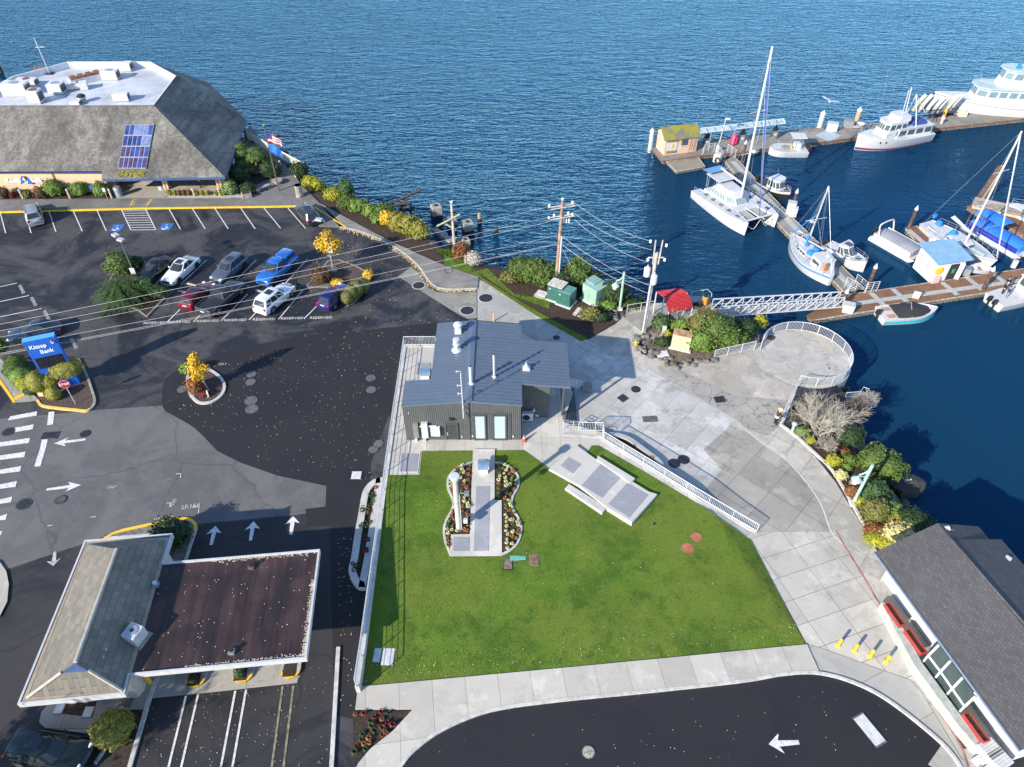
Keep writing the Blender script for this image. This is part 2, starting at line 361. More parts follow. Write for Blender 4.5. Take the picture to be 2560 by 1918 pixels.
C_RAMP = concrete('worn terrace ramp', (.52,.48,.42), SLOPE_G[0], 4.5, 3.2, SLOPE_G[1], stain=.5, joint=.7)
sheet('terrace_apron', ats('J', [(700,580),(940,525),(1185,470),(1180,510),(1215,590),(1290,655),(1435,705),(1400,780),(1070,755),(830,640)]), .032, C_RAMP)
C_CRACK = concrete('cracked concrete', (.36,.34,.30), 0, 0, 0, stain=.55)
def crackmat():
 t = NT('crazed concrete'); v = t.n.new('ShaderNodeTexVoronoi'); v.feature = 'DISTANCE_TO_EDGE'; v.inputs['Scale'].default_value = .85
 nn = t.n.new('ShaderNodeTexNoise'); nn.inputs['Scale'].default_value = 1.5; t.link(t.pos, nn.inputs['Vector'])
 va = t.n.new('ShaderNodeVectorMath'); va.operation = 'ADD'; t.link(t.pos, va.inputs[0]); t.link(nn.outputs['Color'], va.inputs[1]); t.link(va.outputs[0], v.inputs['Vector'])
 c = t.ramp(v.outputs['Distance'], .0, .035); base = t.mix(t.ramp(t.noise(.5, 6, .65), .3, .7), (.38,.36,.31), (.25,.235,.21))
 base = t.mix(.15, base, t.mix(t.noise(14, 3), (.2,.2,.2), (.6,.6,.6)))
 return t.done(t.mix(c, (.12,.11,.1), base), .85)
sheet('cracked_walk', ats('J', [(610,615),(700,582),(830,645),(1070,760),(1390,785),(1400,800),(1350,930),(1260,1000),(1150,965),(1080,905),(865,775)]), .034, crackmat())
b = MB()                                     # pale joint strip along the old slab
strip = cat([at('J',*p) for p in ((1130,960),(1225,1040),(1380,1150),(1500,1285),(1590,1420),(1650,1583),(1720,1657))], 4)
for i in range(len(strip)-1):
 p, q = strip[i], strip[i+1]; o = Vector((-(q-p).y, (q-p).x, 0)).normalized()*.05
 b.face([p-o+Vector((0,0,.04)), q-o+Vector((0,0,.04)), q+o+Vector((0,0,.04)), p+o+Vector((0,0,.04))])
structure('pale_joint_strip', b, mat('white lime mortar', (.6,.59,.56), .8))
def edge(name, pts, w, z0, z1, m, closed=False):          # kerb-like strip along points; width to the left
 b = MB(); n = len(pts); L = []
 for i, p in enumerate(pts):
  a = pts[i-1] if (i or closed) else p; c = pts[(i+1) % n] if (i < n-1 or closed) else p
  d = (Vector(c)-Vector(a)); d.z = 0; d.normalize(); L.append((Vector((p[0],p[1],0)), Vector((-d.y, d.x, 0))*w))
 secs = [[p+Vector((0,0,z0)), p+o+Vector((0,0,z0)), p+o+Vector((0,0,z1)), p+Vector((0,0,z1))] for p, o in L]
 if closed: secs.append(secs[0])
 b.loft(secs, cap=not closed); return tag(b.build(name, m, fix=True), kind='structure')
PINK = mat('worn red kerb paint', (.33,.16,.16), .8, var=.45, sc=1.4)
edge('red_kerb', cat([at('N',*p) for p in ((488,128),(545,230),(655,405),(745,560),(850,740),(945,920),(1050,1110),(1150,1290),(1285,1500),(1345,1657))], 3), .10, .0, .06, PINK)
C_SW = concrete('sidewalk concrete', (.56,.53,.465), R(8), 2.05, 9.0, (0,0), stain=.25, joint=.4, jw=.03)
sw = [p for p in ats('V', [(765,1532),(772,1487),(1000,1466),(1300,1438),(1742,1395),(1742,1440)])]
low = [p for p in kerbline if p.x < at('V',1690,1455).x]
b = MB(); poly = [(p.x,p.y) for p in ats('V', [(770,1660),(775,1650),(800,1620),(850,1580),(893,1533),(768,1534),(774,1486),(1000,1465),(1300,1437),(1742,1394),(1768,1452)])]
poly2 = [(p.x,p.y) for p in reversed([q for q in kerbline if q.x < at('V',1760,1452).x])]
b.prism(poly + poly2, -.05, .14); structure('sidewalk', b, C_SW)
b = MB(); cr = [(p.x,p.y) for p in ats('V', [(1745,1394),(1770,1400),(1880,1440),(1965,1470),(1992,1500),(2100,1680)])]
poly2 = [(p.x,p.y) for p in reversed([q for q in kerbline if q.x >= at('V',1755,1452).x])]
b.prism(cr + poly2, -.05, .06); structure('sidewalk_ramp', b, concrete('pale corner concrete', (.5,.49,.455), R(-65), 3.2, 9.0, (0,0), stain=.22, joint=.45))
edge('kerb', [p for p in kerbline], -.18, -.02, .155, KERB)
C_WET = concrete('damp walk concrete', (.20,.195,.185), R(2), 3.0, 9.0, (0,0), stain=.4, joint=.55)
C_PATH = concrete('damp path concrete', (.30,.29,.265), R(-40), 3.1, 3.1, (0,0), stain=.75, joint=.55)
b = MB(); bw = [(p.x,p.y) for p in ats('V', [(-300,433),(-300,460),(0,455),(300,448),(645,443),(700,480),(720,470),(690,445),(642,382),(600,345),(560,300),(500,400),(430,420),(0,428)])]
bw = [(p.x,p.y) for p in ats('V', [(-300,436),(-300,461),(0,457),(300,449),(648,444),(690,490),(745,492),(690,440),(650,400),(638,380),(600,345),(540,272),(525,300),(530,360),(505,415),(430,424),(0,431)])]
b.prism(bw, -.05, .13); structure('bank_walk', b, C_WET)
path_in = cat([at('V',*p) for p in ((735,493),(785,505),(835,527),(875,552),(905,580),(922,605),(940,622),(972,628),(1031,626))], 4)
path_out = cat([at('V',*p) for p in ((690,440),(730,462),(800,500),(860,530),(960,575),(1034,600))], 4)
b = MB(); b.prism([(p.x,p.y) for p in path_in + path_out[::-1]], -.05, .13); structure('shore_path', b, C_PATH)
edge('path_kerb', path_in, .16, -.02, .15, KERB)
yk = ats('V', [(-300,463),(0,459),(300,451),(655,446)]); edge('yellow_kerb', yk, -.2, -.02, .15, YELL)
edge('yellow_kerb_end', ats('V', [(672,446),(745,493)]), .2, -.02, .15, YELL)
C_APR = concrete('manhole apron concrete', (.33,.315,.28), SLOPE_G[0], 3.8, 3.8, (0,0), stain=.7, joint=.6)
sheet('utility_apron', ats('V', [(860,598),(888,578),(905,590),(925,622),(945,632),(1030,632),(1030,688),(1010,690),(990,680)]), .034, C_APR)
sheet('plaza_corner', ats('D', [(612,835),(720,855),(840,900),(1010,985),(1180,1095),(1215,1100),(1110,1240),(960,1230),(955,1105),(612,1078)]), .026, concrete('pale corner slab', (.43,.42,.40), R(0), 2.6, 2.4, (0,0), stain=.3, joint=.7))
# planting beds: earth sheets
bedA = ats('V', [(662,395),(700,412),(760,445),(842,485),(925,523),(958,560),(1000,575),(1060,580),(1120,592),(1190,610),(1300,628),(1345,655),(1330,698),(1270,733),(1160,674),(1045,604),(960,573),(862,528),(800,498),(732,460),(692,438),(660,402)])
sheet('planting_bed', bedA, .05, EARTH)
bedB = ats('V', [(1378,735),(1398,705),(1440,702),(1500,696),(1545,702),(1600,738),(1640,722),(1640,738),(1545,770),(1482,789),(1420,772)])
sheet('planting_bed_gravel', bedB, .05, mat('bark and gravel', (.13,.105,.08), .95, var=.5, sc=5, bump=.6))
bedC = ats('V', [(1705,922),(1718,856),(1815,860),(1820,925),(1848,985),(1900,1040),(1926,1090),(1952,1160),(1990,1225),(1990,1300),(1950,1290),(1900,1196),(1856,1120),(1806,1038),(1748,966)])
sheet('shore_bed', bedC, .05, EARTH)
edge('shore_bed_kerb', cat([at('J',*p) for p in ((1345,930),(1440,1000),(1560,1110),(1660,1210),(1760,1370),(1850,1530),(1925,1657))], 3), -.2, -.02, .18, KERB)
edge('tall_retaining_wall', ats('V', [(1718,852),(1692,917)]), -.35, -3, .06, KERB)
# lawn pad
LWN0, LWN1 = at('V',775,1485), at('V',1742,1395); LRT0, LRT1 = at('V',1625,1168), at('V',1742,1395)
def dline(x, y, a, b):
 d = (b-a).normalized(); return (x-a.x)*(-d.y) + (y-a.y)*d.x
def padz(x, y):
 d1 = max(0, dline(x, y, LWN0, LWN1)); d2 = max(0, dline(x, y, LRT1, LRT0))
 z = min(.8, .055*d1, .26*d2); return max(0.0, z) + .04
def atp(c, x, y, dz=0.0):
 z = .4
 for _ in range(12): p = at(c, x, y, z + dz); z = padz(p.x, p.y)
 return Vector((p.x, p.y, z))
PZ = .84
pad = [atp('V',*p) for p in ((768,1484),(872,748),(942,748),(1130,720),(1200,760),(1238,850),(1216,912),(1300,933),(1636,1150),(1624,1168),(1742,1395))]
CPAD = concrete('pale pad concrete', (.55,.53,.48), R(1), 1.55, 2.4, (0,0), stain=.3, joint=.4, jw=.025)
sheet('building_pad', pad, -.02, CPAD, 1.5, padz)
def grassmat():
 t = NT('lawn grass'); a = t.ramp(t.noise(.24, 6, .65), .42, .57); b = t.ramp(t.noise(.75, 6, .72), .42, .62)
 v = t.mapping(R(20), (1, .35, 1)); f = t.noise(22, 4, .8, v); g = t.noise(60, 2, .8)
 c = t.mix(a, (.038,.115,.008), (.095,.20,.014)); c = t.mix(t.mul(t.ramp(t.noise(.13, 4, .6, t.mapping(0,(1,1,1),(4,9,0))), .44, .60), .6), t.mix(t.mul(b, .4), c, (.20,.26,.045)), (.165,.20,.032));
 c = t.mix(t.mul(t.ramp(t.noise(.55, 4, .7), .54, .68), .75), c, (.022,.08,.006))
 c = t.mix(.4, c, t.mix(t.ramp(f, .3, .7), (.03,.075,.008), (.2,.26,.05)))
 nb = t.bump(f, .9, .05); nb = t.bump(g, .6, .03, nb)
 t.done(c, .75, nb); t.b.inputs['Specular IOR Level'].default_value = .15; return t.m
LAWN = grassmat()
lawn = [atp('V',*p) for p in ((779,1482),(838,1027),(906,1027),(911,975),(1131,973),(1228,1043),(1278,963),(1292,963),(1621,1167),(1740,1393))]
o = sheet('lawn', lawn, .03, LAWN, .7, padz)
def in_poly(x, y, P):
 c = False; n = len(P)
 for i in range(n):
  a, b = P[i], P[i-1]
  if (a[1] > y) != (b[1] > y) and x < (b[0]-a[0])*(y-a[1])/(b[1]-a[1]) + a[0]: c = not c
 return c
LAWNP = [(p.x, p.y) for p in lawn]
def blades():
 b = MB(); rnd = random.Random(11); xs = [p[0] for p in LAWNP]; ys = [p[1] for p in LAWNP]
 for k in range(24000):
  x, y = rnd.uniform(min(xs), max(xs)), rnd.uniform(min(ys), max(ys))
  if not in_poly(x, y, LAWNP): continue
  z = padz(x, y) + .03; a = rnd.random()*math.pi; w = rnd.uniform(.02,.05); h = rnd.uniform(.02,.05)
  dx, dy = math.cos(a)*w, math.sin(a)*w; lx, ly = rnd.uniform(-.05,.05), rnd.uniform(-.05,.05)
  b.add([(x-dx,y-dy,z),(x+dx,y+dy,z),(x+lx,y+ly,z+h)], [(0,1,2)])
 tag(b.build('lawn_grass_blades', LAWN), 'short mown green grass of the big lawn', 'grass', kind='stuff')
blades()
# fallen leaves
LEAFY = leafmat('fallen yellow leaf', (.62,.42,.10), (.75,.66,.42), 1.5)
LEAFP = leafmat('fallen pale leaf', (.5,.45,.36), (.66,.6,.5), 1.5)
LEAFR = leafmat('fallen red leaf', (.28,.06,.05), (.4,.16,.06), 1.5)
def scatter(name, label, m, polys, z=.05, seed=1, s=(.05,.1), hf=None):
 b = MB(); rnd = random.Random(seed)
 for P, n, foc in polys:
  xs = [p[0] for p in P]; ys = [p[1] for p in P]; k = 0; tries = 0
  while k < n and tries < n*30:
   tries += 1
   if foc and rnd.random() < foc[2]: x, y = rnd.gauss(foc[0].x, foc[1]), rnd.gauss(foc[0].y, foc[1])
   else: x, y = rnd.uniform(min(xs), max(xs)), rnd.uniform(min(ys), max(ys))
   if not in_poly(x, y, P): continue
   k += 1; q = rnd.uniform(*s); a = rnd.random()*6.28; t1 = rnd.uniform(-.03,.03)
   zz = (hf(x, y) if hf else 0) + z
   ca, sa = math.cos(a)*q, math.sin(a)*q
   b.add([(x+ca,y+sa,zz),(x-sa*.7,y+ca*.7,zz+t1+.02),(x-ca,y-sa,zz),(x+sa*.7,y-ca*.7,zz+.02)], [(0,1,2,3)])
 return tag(b.build(name, m), label, 'leaves', kind='stuff')
tree_r = at('B',1840,420)
scatter('fallen_leaves_yellow', 'yellow fallen leaves strewn on the parking lot asphalt', LEAFY, [
 (ats('V',[(640,560),(760,520),(900,600),(1000,690),(940,700),(700,740),(600,720)]), 620, (tree_r, 4.5, .65)),
 (ats('V',[(400,790),(940,700),(870,760),(800,1040),(600,1020),(420,920),(355,860)]), 200, None),
 (ats('V',[(730,1150),(760,1150),(760,1530),(730,1530)]), 60, None)], .045, 2, (.028,.058))
scatter('fallen_leaves_pale', 'pale fallen leaves strewn on wet asphalt', LEAFP, [
 (ats('V',[(400,790),(940,700),(870,760),(800,1040),(600,1020),(420,920),(355,860)]), 260, None),
 (ats('V',[(330,1500),(720,1430),(720,1657),(300,1657)]), 170, None),
 (ats('V',[(0,480),(640,460),(640,560),(0,900)]), 160, None),
 (ats('V',[(900,1657),(1000,1580),(1700,1475),(1900,1520),(2050,1657)]), 55, None)], .045, 5, (.022,.042))
scatter('fallen_leaves_lawn', 'sparse fallen leaves lying on the green lawn', LEAFP, [(LAWNP, 120, None), ([(p.x,p.y) for p in (atp('V',790,1478), atp('V',1740,1392), atp('V',1700,1340), atp('V',800,1420))], 170, None)], .07, 8, (.025,.05), padz)
kl = path_in
b = MB(); rnd = random.Random(4)
for i in range(len(kl)-1):
 for k in range(int((kl[i+1]-kl[i]).length*26)):
  p = kl[i].lerp(kl[i+1], rnd.random()); d = (kl[i+1]-kl[i]).normalized(); q = p - Vector((-d.y, d.x, 0))*abs(rnd.gauss(0, .22)); a = rnd.random()*6.28; s = rnd.uniform(.05,.1)
  b.add([(q.x+math.cos(a)*s, q.y+math.sin(a)*s, .06), (q.x-math.sin(a)*s, q.y+math.cos(a)*s, .08), (q.x-math.cos(a)*s, q.y-math.sin(a)*s, .06), (q.x+math.sin(a)*s, q.y-math.cos(a)*s, .07)], [(0,1,2,3)])
tag(b.build('fallen_leaves_gutter', LEAFY), 'yellow leaves banked along the curving path kerb', 'leaves', kind='stuff')
b = MB()
for i in range(len(kerbline)-1):
 p, q = kerbline[i], kerbline[i+1]
 if p.x > at('V',1760,1452).x: break
 for k in range(int((q-p).length*22)):
  c = p.lerp(q, rnd.random()); d = (q-p).normalized(); c = c + Vector((d.y, -d.x, 0))*abs(rnd.gauss(0,.1)); a = rnd.random()*6.28; s = rnd.uniform(.03,.06)
  b.add([(c.x+math.cos(a)*s, c.y+math.sin(a)*s, .05), (c.x-math.sin(a)*s, c.y+math.cos(a)*s, .06), (c.x-math.cos(a)*s, c.y-math.sin(a)*s, .05)], [(0,1,2)])
tag(b.build('fallen_leaves_red', LEAFR), 'red fallen leaves lying along the sidewalk kerb', 'leaves', kind='stuff')
# ================================================================ buildings
def shingle(name, c, ang, w=.35, h=.16, streak=.4, sx=.9, sy=.12, c2=None, contrast=.45):
 t = NT(name); v = t.mapping(-ang)
 b = t.n.new('ShaderNodeTexBrick'); b.offset = .5; b.inputs['Scale'].default_value = 1; b.inputs['Brick Width'].default_value = w; b.inputs['Row Height'].default_value = h
 b.inputs['Mortar Size'].default_value = .018; b.inputs['Mortar Smooth'].default_value = .4
 b.inputs['Color1'].default_value = (1-contrast,)*3+(1,); b.inputs['Color2'].default_value = (1.0,)*3+(1,); b.inputs['Mortar'].default_value = (.35,)*3+(1,); t.link(v, b.inputs['Vector'])
 vs = t.mapping(0, (sx, sy, 1), vec=v); st = t.ramp(t.noise(.9, 6, .65, vs, .3), .35, .7)
 big = t.ramp(t.noise(.22, 5, .6), .35, .65)
 col = t.mix(t.mul(st, streak), c, c2 or tuple(x*.5 for x in c)); col = t.mix(t.mul(big, streak*.8), col, tuple(x*.7 for x in (c2 or c)))
 col = t.mix(.75, col, b.outputs['Color'], 'MULTIPLY')
 col = t.mix(.25, col, t.mix(t.noise(9, 4, .8), (.1,.1,.1), (.8,.8,.8)), 'OVERLAY')
 return t.done(col, .9, t.bump(b.outputs['Fac'], -.5, .03))
def corrug(name, c, pitch, axis='x', rough=.5, ang=0.0, metal=0.0, amp=.6):
 t = NT(name); v = t.mapping(-ang); w = t.n.new('ShaderNodeTexWave'); w.bands_direction = axis.upper(); w.wave_profile = 'SIN'
 w.inputs['Scale'].default_value = .314/pitch; w.inputs['Distortion'].default_value = 0; t.link(v, w.inputs['Vector'])
 f = t.ramp(t.noise(1.2, 5), .3, .7); col = t.mix(f, tuple(x*.9 for x in c), tuple(x*1.08 for x in c))
 return t.done(col, rough, t.bump(w.outputs['Fac'], amp, .04), metal)
# the waterside bank
TANW = mat('tan painted block wall', (.62,.43,.28), .8, var=.05, sc=2)
BLUEF = mat('blue fascia paint', (.045,.085,.22), .5, var=.2)
BRIGHTB = mat('bright blue paint', (.012,.13,.55), .4, var=.05)
BANKR = shingle('grey cedar shingles', (.30,.285,.255), 0, .3, .22, .75, 1.2, .10, (.10,.095,.088), .5)
DECKW = mat('white roof membrane', (.47,.50,.55), .5, var=.2, sc=.35)
ZT = 8.1
Tp = [at('A',*p, ZT) for p in ((-600,404),(1065,400),(1220,195),(1040,97),(470,97),(80,200),(-120,330),(-600,335))]
eL = at('A',300,856,3.25)
fn = (Tp[1]-Tp[0]).cross(eL-Tp[0]).normalized()
onf = lambda x, y: atpl('A', x, y, Tp[0], fn)
bank = thing('bank_building', 'waterside bank with grey shingled mansard roof and white flat top', 'building', (Tp[1].x, 83, 0))
E1 = onf(1555, 893); E2 = at('A',1700,495,2.75); E3 = at('A',1440,240,3.0); E4 = Vector((-62,113,3)); EL = onf(-600, 858); PL = onf(705,852); PP = onf(705,908)
b = MB(); b.face([Tp[0], EL, PL, PP, E1, Tp[1]]); b.face([Tp[1], E1, E2, Tp[2]]); b.face([Tp[2], E2, E3, Tp[3]]); b.face([Tp[3], E3, E4, Tp[4]]); b.face([Tp[4], E4, Vector((-72,108,3)), Tp[5]])
roofp = b.build('roof', BANKR, bank, world=True)
DZ = Vector((0,0,-.75)); b = MB(); inn = [p+DZ for p in Tp]; b.face(inn)
b.build('roof_deck', DECKW, bank, world=True)
b = MB(); ctr = sum(Tp, Vector())/len(Tp)
for i in range(len(Tp)):
 p, q = Tp[i], Tp[(i+1) % len(Tp)]; pi, qi = [v + (ctr-v).normalized()*.22 for v in (p, q)]; up = Vector((0,0,.06))
 b.face([pi+DZ, qi+DZ, qi+up, pi+up]); b.face([pi+up, qi+up, q+up, p+up]); b.face([p+up, q+up, q-up, p-up])
b.build('parapet', mat('white parapet', (.66,.67,.68), .6, var=.1, sc=1), bank, world=True)
b = MB(); b.tube([Tp[0]+Vector((0,-.03,.05)), Tp[1]+Vector((0,-.03,.05)), Tp[2]+Vector((.03,0,.05))], .07, 4); b.build('roof_edge_trim', mat('dark roof flashing', (.10,.12,.17), .5), bank, world=True)
b = MB()
def fasc(p, q, h, inset=.03):
 d = (q-p).normalized(); n = Vector((d.y, -d.x, 0))*inset
 b.face([p+n, q+n, q+n-Vector((0,0,h)), p+n-Vector((0,0,h))]); b.face([p-n, q-n, q-n-Vector((0,0,h)), p-n-Vector((0,0,h))]); b.face([p+n, q+n, q-n, p-n]); b.face([p+n-Vector((0,0,h)), q+n-Vector((0,0,h)), q-n-Vector((0,0,h)), p-n-Vector((0,0,h))])
fasc(PP, E1, .3); fasc(E1, E2, .35); fasc(E2, E3, .35); fasc(PL, PP, .3)
WY = EL.y + .9
fasc(Vector((EL.x, WY-.05, EL.z-.05)), Vector((PL.x, WY-.05, PL.z-.05)), .62, .05)
b.build('fascia', BLUEF, bank, world=True)
xa, xb = at('A',770,990,.1).x, E1.x - .8
b = MB(); b.box(((EL.x+xa)/2, WY+.15, 1.5), (xa-EL.x, .3, 3.2)); b.build('wall', TANW, bank, world=True)
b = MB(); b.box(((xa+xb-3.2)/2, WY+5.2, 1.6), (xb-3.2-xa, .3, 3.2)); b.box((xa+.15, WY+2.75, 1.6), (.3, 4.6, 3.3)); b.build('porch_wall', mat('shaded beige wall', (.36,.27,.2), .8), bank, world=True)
b = MB(); b.box((xa+4.0, WY+5.0, 1.25), (4.4, .08, 2.4)); b.build('entrance_door', GLASS, bank, world=True)
for k in range(2):
 pass
for cx in (790, 1150, 1520):
 p = at('A', cx, 985, .1); b = MB()
 b.box((p.x-.18, p.y+.3, 1.35), (.22,.3,2.7)); b.box((p.x+.18, p.y+.3, 1.35), (.22,.3,2.7)); b.box((p.x, p.y+.3, 2.55), (.9,.34,.3))
 b.build('porch_column', TANW, bank, world=True)
b = MB(); q1, q2 = Vector((E1.x-.9, E1.y+.9, 0)), Vector((E2.x-1.1, E2.y-.6, 0)); d = (q2-q1).normalized(); n = Vector((d.y,-d.x,0))
b.face([q1, q2, q2+Vector((0,0,3)), q1+Vector((0,0,3))]); q3 = Vector((E3.x-1, E3.y-1, 0)); b.face([q2, q3, q3+Vector((0,0,3)), q2+Vector((0,0,3))])
b.build('side_wall', mat('white stucco', (.66,.66,.64), .8), bank, world=True)
for f in (.12,.36,.62,.86):
 c = q1.lerp(q2, f) + n*.06; b = MB(); b.box((c.x, c.y, 1.4), (.1, 1.5, 2.7), math.atan2(d.y,d.x)-R(90)); b.build('side_window', GLASS, bank, world=True)
for f in (.02,.25,.5,.75,.98):
 c = q1.lerp(q2, f) + n*.75; b = MB(); b.box((c.x, c.y, 1.45), (.22,.22,2.9)); b.build('side_column', mat('dark brown post', (.09,.065,.05), .7), bank, world=True)
for px_ in (350,):
 p = at('A', px_, 880, 2.6); b = MB(); b.tube([(p.x, WY-.16, 3.0), (p.x, WY-.1, 2.6), (p.x, WY-.1, .1)], .06, 6); b.build('downspout', mat('brown downspout', (.2,.12,.08), .5), bank, world=True)
sk = [onf(875,535), onf(1068,535), onf(1012,838), onf(820,838)]; up_ = fn if fn.z > 0 else -fn
b = MB(); b.prism([(0,0),(1,0),(1,1),(0,1)], 0, 1)
b.v = [sk[0].lerp(sk[1], v.x).lerp(sk[3].lerp(sk[2], v.x), v.y) + up_*(v.z*.22-.05) for v in b.v]
skl = b.build('skylight', mat('skylight frame', (.3,.3,.33), .5), bank, world=True)
pm = [mat('blue skylight pane', (.03,.06,.22), .12, var=.4, sc=.8), mat('pale skylight pane', (.14,.2,.38), .15, var=.3), mat('violet skylight pane', (.07,.05,.13), .15, var=.3)]
rnd = random.Random(5)
for i in range(6):
 for j in range(4):
  b = MB(); q = []
  for u, w in ((i+.08, j+.05), (i+.92, j+.05), (i+.92, j+.95), (i+.08, j+.95)):
   q.append(sk[0].lerp(sk[1], u/6).lerp(sk[3].lerp(sk[2], u/6), w/4) + up_*.185)
  b.face(q); b.build('pane', pm[0] if rnd.random() < .5 else pm[1] if j < 2 and rnd.random() < .6 else pm[2] if j > 1 else pm[0], skl)
  o = COL.objects[-1] if False else None
b = MB()
for k in range(60):
 p = onf(rnd.uniform(820,1000), rnd.uniform(852,888)) + up_*.03; b.blob(p, (.22,.2,.05), 6, 4, .3)
b.build('roof_moss', leafmat('yellow moss', (.28,.24,.03), (.2,.2,.06)), bank, world=True)
def sgn(txt, x, y, size, m, name, par, Y):
 p = aty('A', x, y, Y); M4 = Matrix.Translation(p) @ Matrix.Rotation(R(90), 4, 'X')
 return textmb(txt, size, M4, .12, bold=.012).build(name, m, par, world=True)
LW = mat('white sign letters', (.85,.85,.84), .4)
sgn('Kitsap', 92, 918, .74, LW, 'sign_lettering', bank, WY-.12); sgn('Bank', 250, 917, .74, LW, 'sign_lettering', bank, WY-.12)
def emblem(M4, s, par, world=True):
 P = lambda pts, z0=0, z1=.1: MB().prism([(x*s, y*s) for x, y in pts], z0, z1).xf(M4)
 P([(-.75,.15),(-.45,.62),(-.05,.62),(.12,.1),(.1,-.35),(-.35,-.55),(-.62,-.5)]).build('emblem', BRIGHTB, par, world=world)
 P([(.1,.12),(.5,.4),(.62,-.1),(.75,-.6),(.15,-.62),(.12,-.35)]).build('emblem', BRIGHTB, par, world=world)
 P([(-.42,.1),(-.12,.52),(-.02,.48),(.05,-.28)], .1, .14).build('emblem', YELL, par, world=world)
 P([(-.35,-.36),(.02,-.28),(.35,-.05),(.15,-.42),(-.2,-.48)], .1, .14).build('emblem', LW, par, world=world)
emblem(Matrix.Translation(aty('A',180,912,WY-.14)) @ Matrix.Rotation(R(90),4,'X'), .82, bank)
fix = [o for o in bpy.data.objects if o.name.startswith('pane')]
for o in fix: o.matrix_parent_inverse = bank.matrix_basis.inverted()
tag(sheet('porch_floor', [(xa-.2,WY-1.6),(xb+.8,WY-1.6),(xb+.8,WY+5.1),(xa-.2,WY+5.1)], .145, concrete('porch concrete', (.42,.39,.34), 0, 2.4, 2.4, stain=.3)))
RZ = ZT - .75
HV = mat('white rooftop unit', (.6,.61,.6), .5, var=.1); RUST = mat('rusty sheet metal', (.22,.085,.05), .8, var=.4)
def hvac(lbl, x, y, d, rz=0.0, grp='rooftop units on the bank', fan=True, rusty=False):
 p = at('A', x, y, RZ); t = thing('rooftop_unit', lbl, 'ventilation unit', p, rz, grp)
 b = MB(); b.box((0,0,d[2]/2+.1), d); b.build('housing', HV, t, bev=.04)
 b = MB(); b.box((0,0,.05), (d[0]*.96,d[1]*.96,.1)); b.build('base', STEEL, t)
 if fan:
  b = MB(); b.lathe((0,0,d[2]+.1), [(min(d[:2])*.36,0),(min(d[:2])*.36,.05),(min(d[:2])*.3,.06)], 14); b.build('fan_guard', RUST if rusty else GALV, t)
 b = MB(); b.box((d[0]/2+.01,0,d[2]/2+.1), (.03,d[1]*.8,d[2]*.7)); b.build('grille', mat('dark grille', (.06,.06,.065), .6), t)
 return t
hvac('largest rooftop unit with black grilles at left of the bank roof', 130, 325, (3.2,1.6,1.5))
hvac('tall square rooftop unit with rusty fan in front of the largest unit', 262, 375, (1.5,1.4,1.5), rusty=True)
hvac('white rooftop unit in the middle of the bank roof beside the flat duct', 405, 310, (1.8,1.5,1.2))
hvac('white rooftop unit beside rusty boxes near the back parapet', 775, 215, (2.1,1.3,1.1))
hvac('rooftop box with dark opening by the far back parapet', 890, 155, (1.2,1.2,1.0), fan=False)
hvac('pale rooftop box standing alone nearest the skylight', 848, 365, (1.9,1.0,.9), .1, fan=False)
hvac('small low white rooftop hatch at the front edge', 530, 393, (1.2,.8,.4), fan=False)
hvac('rusty topped ducted unit behind the largest rooftop unit', 200, 265, (2.6,1.2,.9), rusty=True)
p = at('A', 605, 235, RZ); t = thing('roof_ventilator', 'row of four rust coloured roof ventilator caps on white curb', 'ventilation unit', p, R(40))
b = MB(); b.box((0,0,.4), (4.2,1.3,.8)); b.build('curb', HV, t)
for k in range(4): b = MB(); b.box((-1.5+k*1.0,0,.95), (.85,1.2,.3), tap=.8); b.build('cap', RUST, t)
p = at('A', 510, 285, RZ); t = thing('roof_duct', 'long flat white duct lying bent on the bank roof', 'duct', p, R(20))
b = MB(); b.box((0,0,.35), (3.0,.8,.5)); b.box((-.2,1.6,.35), (.7,2.6,.5), R(15)); b.build('duct', HV, t); b = MB(); b.box((1.4,-.5,.5), (.9,1.1,.9)); b.build('plenum', HV, t)
p = at('A', 575, 375, RZ); t = thing('exhaust_fan', 'round dark topped exhaust fan at front edge of bank roof', 'ventilation unit', p)
MB().lathe((0,0,0), [(.45,0),(.45,.5),(.55,.55),(.5,.7)], 12).build('housing', STEEL, t); MB().lathe((0,0,.7), [(.5,0),(.55,.12),(.3,.3)], 12).build('cap', BLACK, t)
p = at('A', 345, 180, RZ); t = thing('roof_mast', 'thin white antenna mast on black base on bank roof', 'antenna', p)
MB().box((0,0,.06), (1.0,.7,.12)).build('base', BLACK, t); MB().tube([(0,0,.1),(-.3,.3,4.6)], .05, 6).tube([(-.6,.2,3.4),(.5,.5,3.4)], .06, 5).build('pole', WHITE, t)
# grey pump station
GW = corrug('grey corrugated wall', (.085,.092,.095), .16, 'x', .55)
GRF = mat('blue grey standing seam roof', (.145,.19,.255), .42, .3, var=.05, sc=.6)
TRIM = mat('dark grey trim', (.075,.08,.085), .5)
PZB = .84
bl, br = at('I',210,1250,PZB), at('I',1258,1250,PZB)
YF = (bl.y+br.y)/2; RX = aty('I',772,897,YF-.3).x; RZZ = 5.5
pump = thing('pump_station', 'grey corrugated building with blue grey standing seam gable roof', 'building', (RX, YF, PZB))
xl = aty('I',158,938,YF-.3).x; xr = aty('I',1276,935,YF-.3).x
sL = (RZZ-aty('I',158,938,YF-.3).z)/(RX-xl); sR = (RZZ-aty('I',1276,935,YF-.3).z)/(xr-RX)
rz = lambda x: RZZ - (sL*(RX-x) if x < RX else sR*(x-RX))
nl = Vector((-sL,0,1)).normalized(); nr = Vector((sR,0,1)).normalized(); pr = (RX,0,RZZ)
A_ = lambda x, y: atpl('I',x,y,pr,nl); B_ = lambda x, y: atpl('I',x,y,pr,nr)
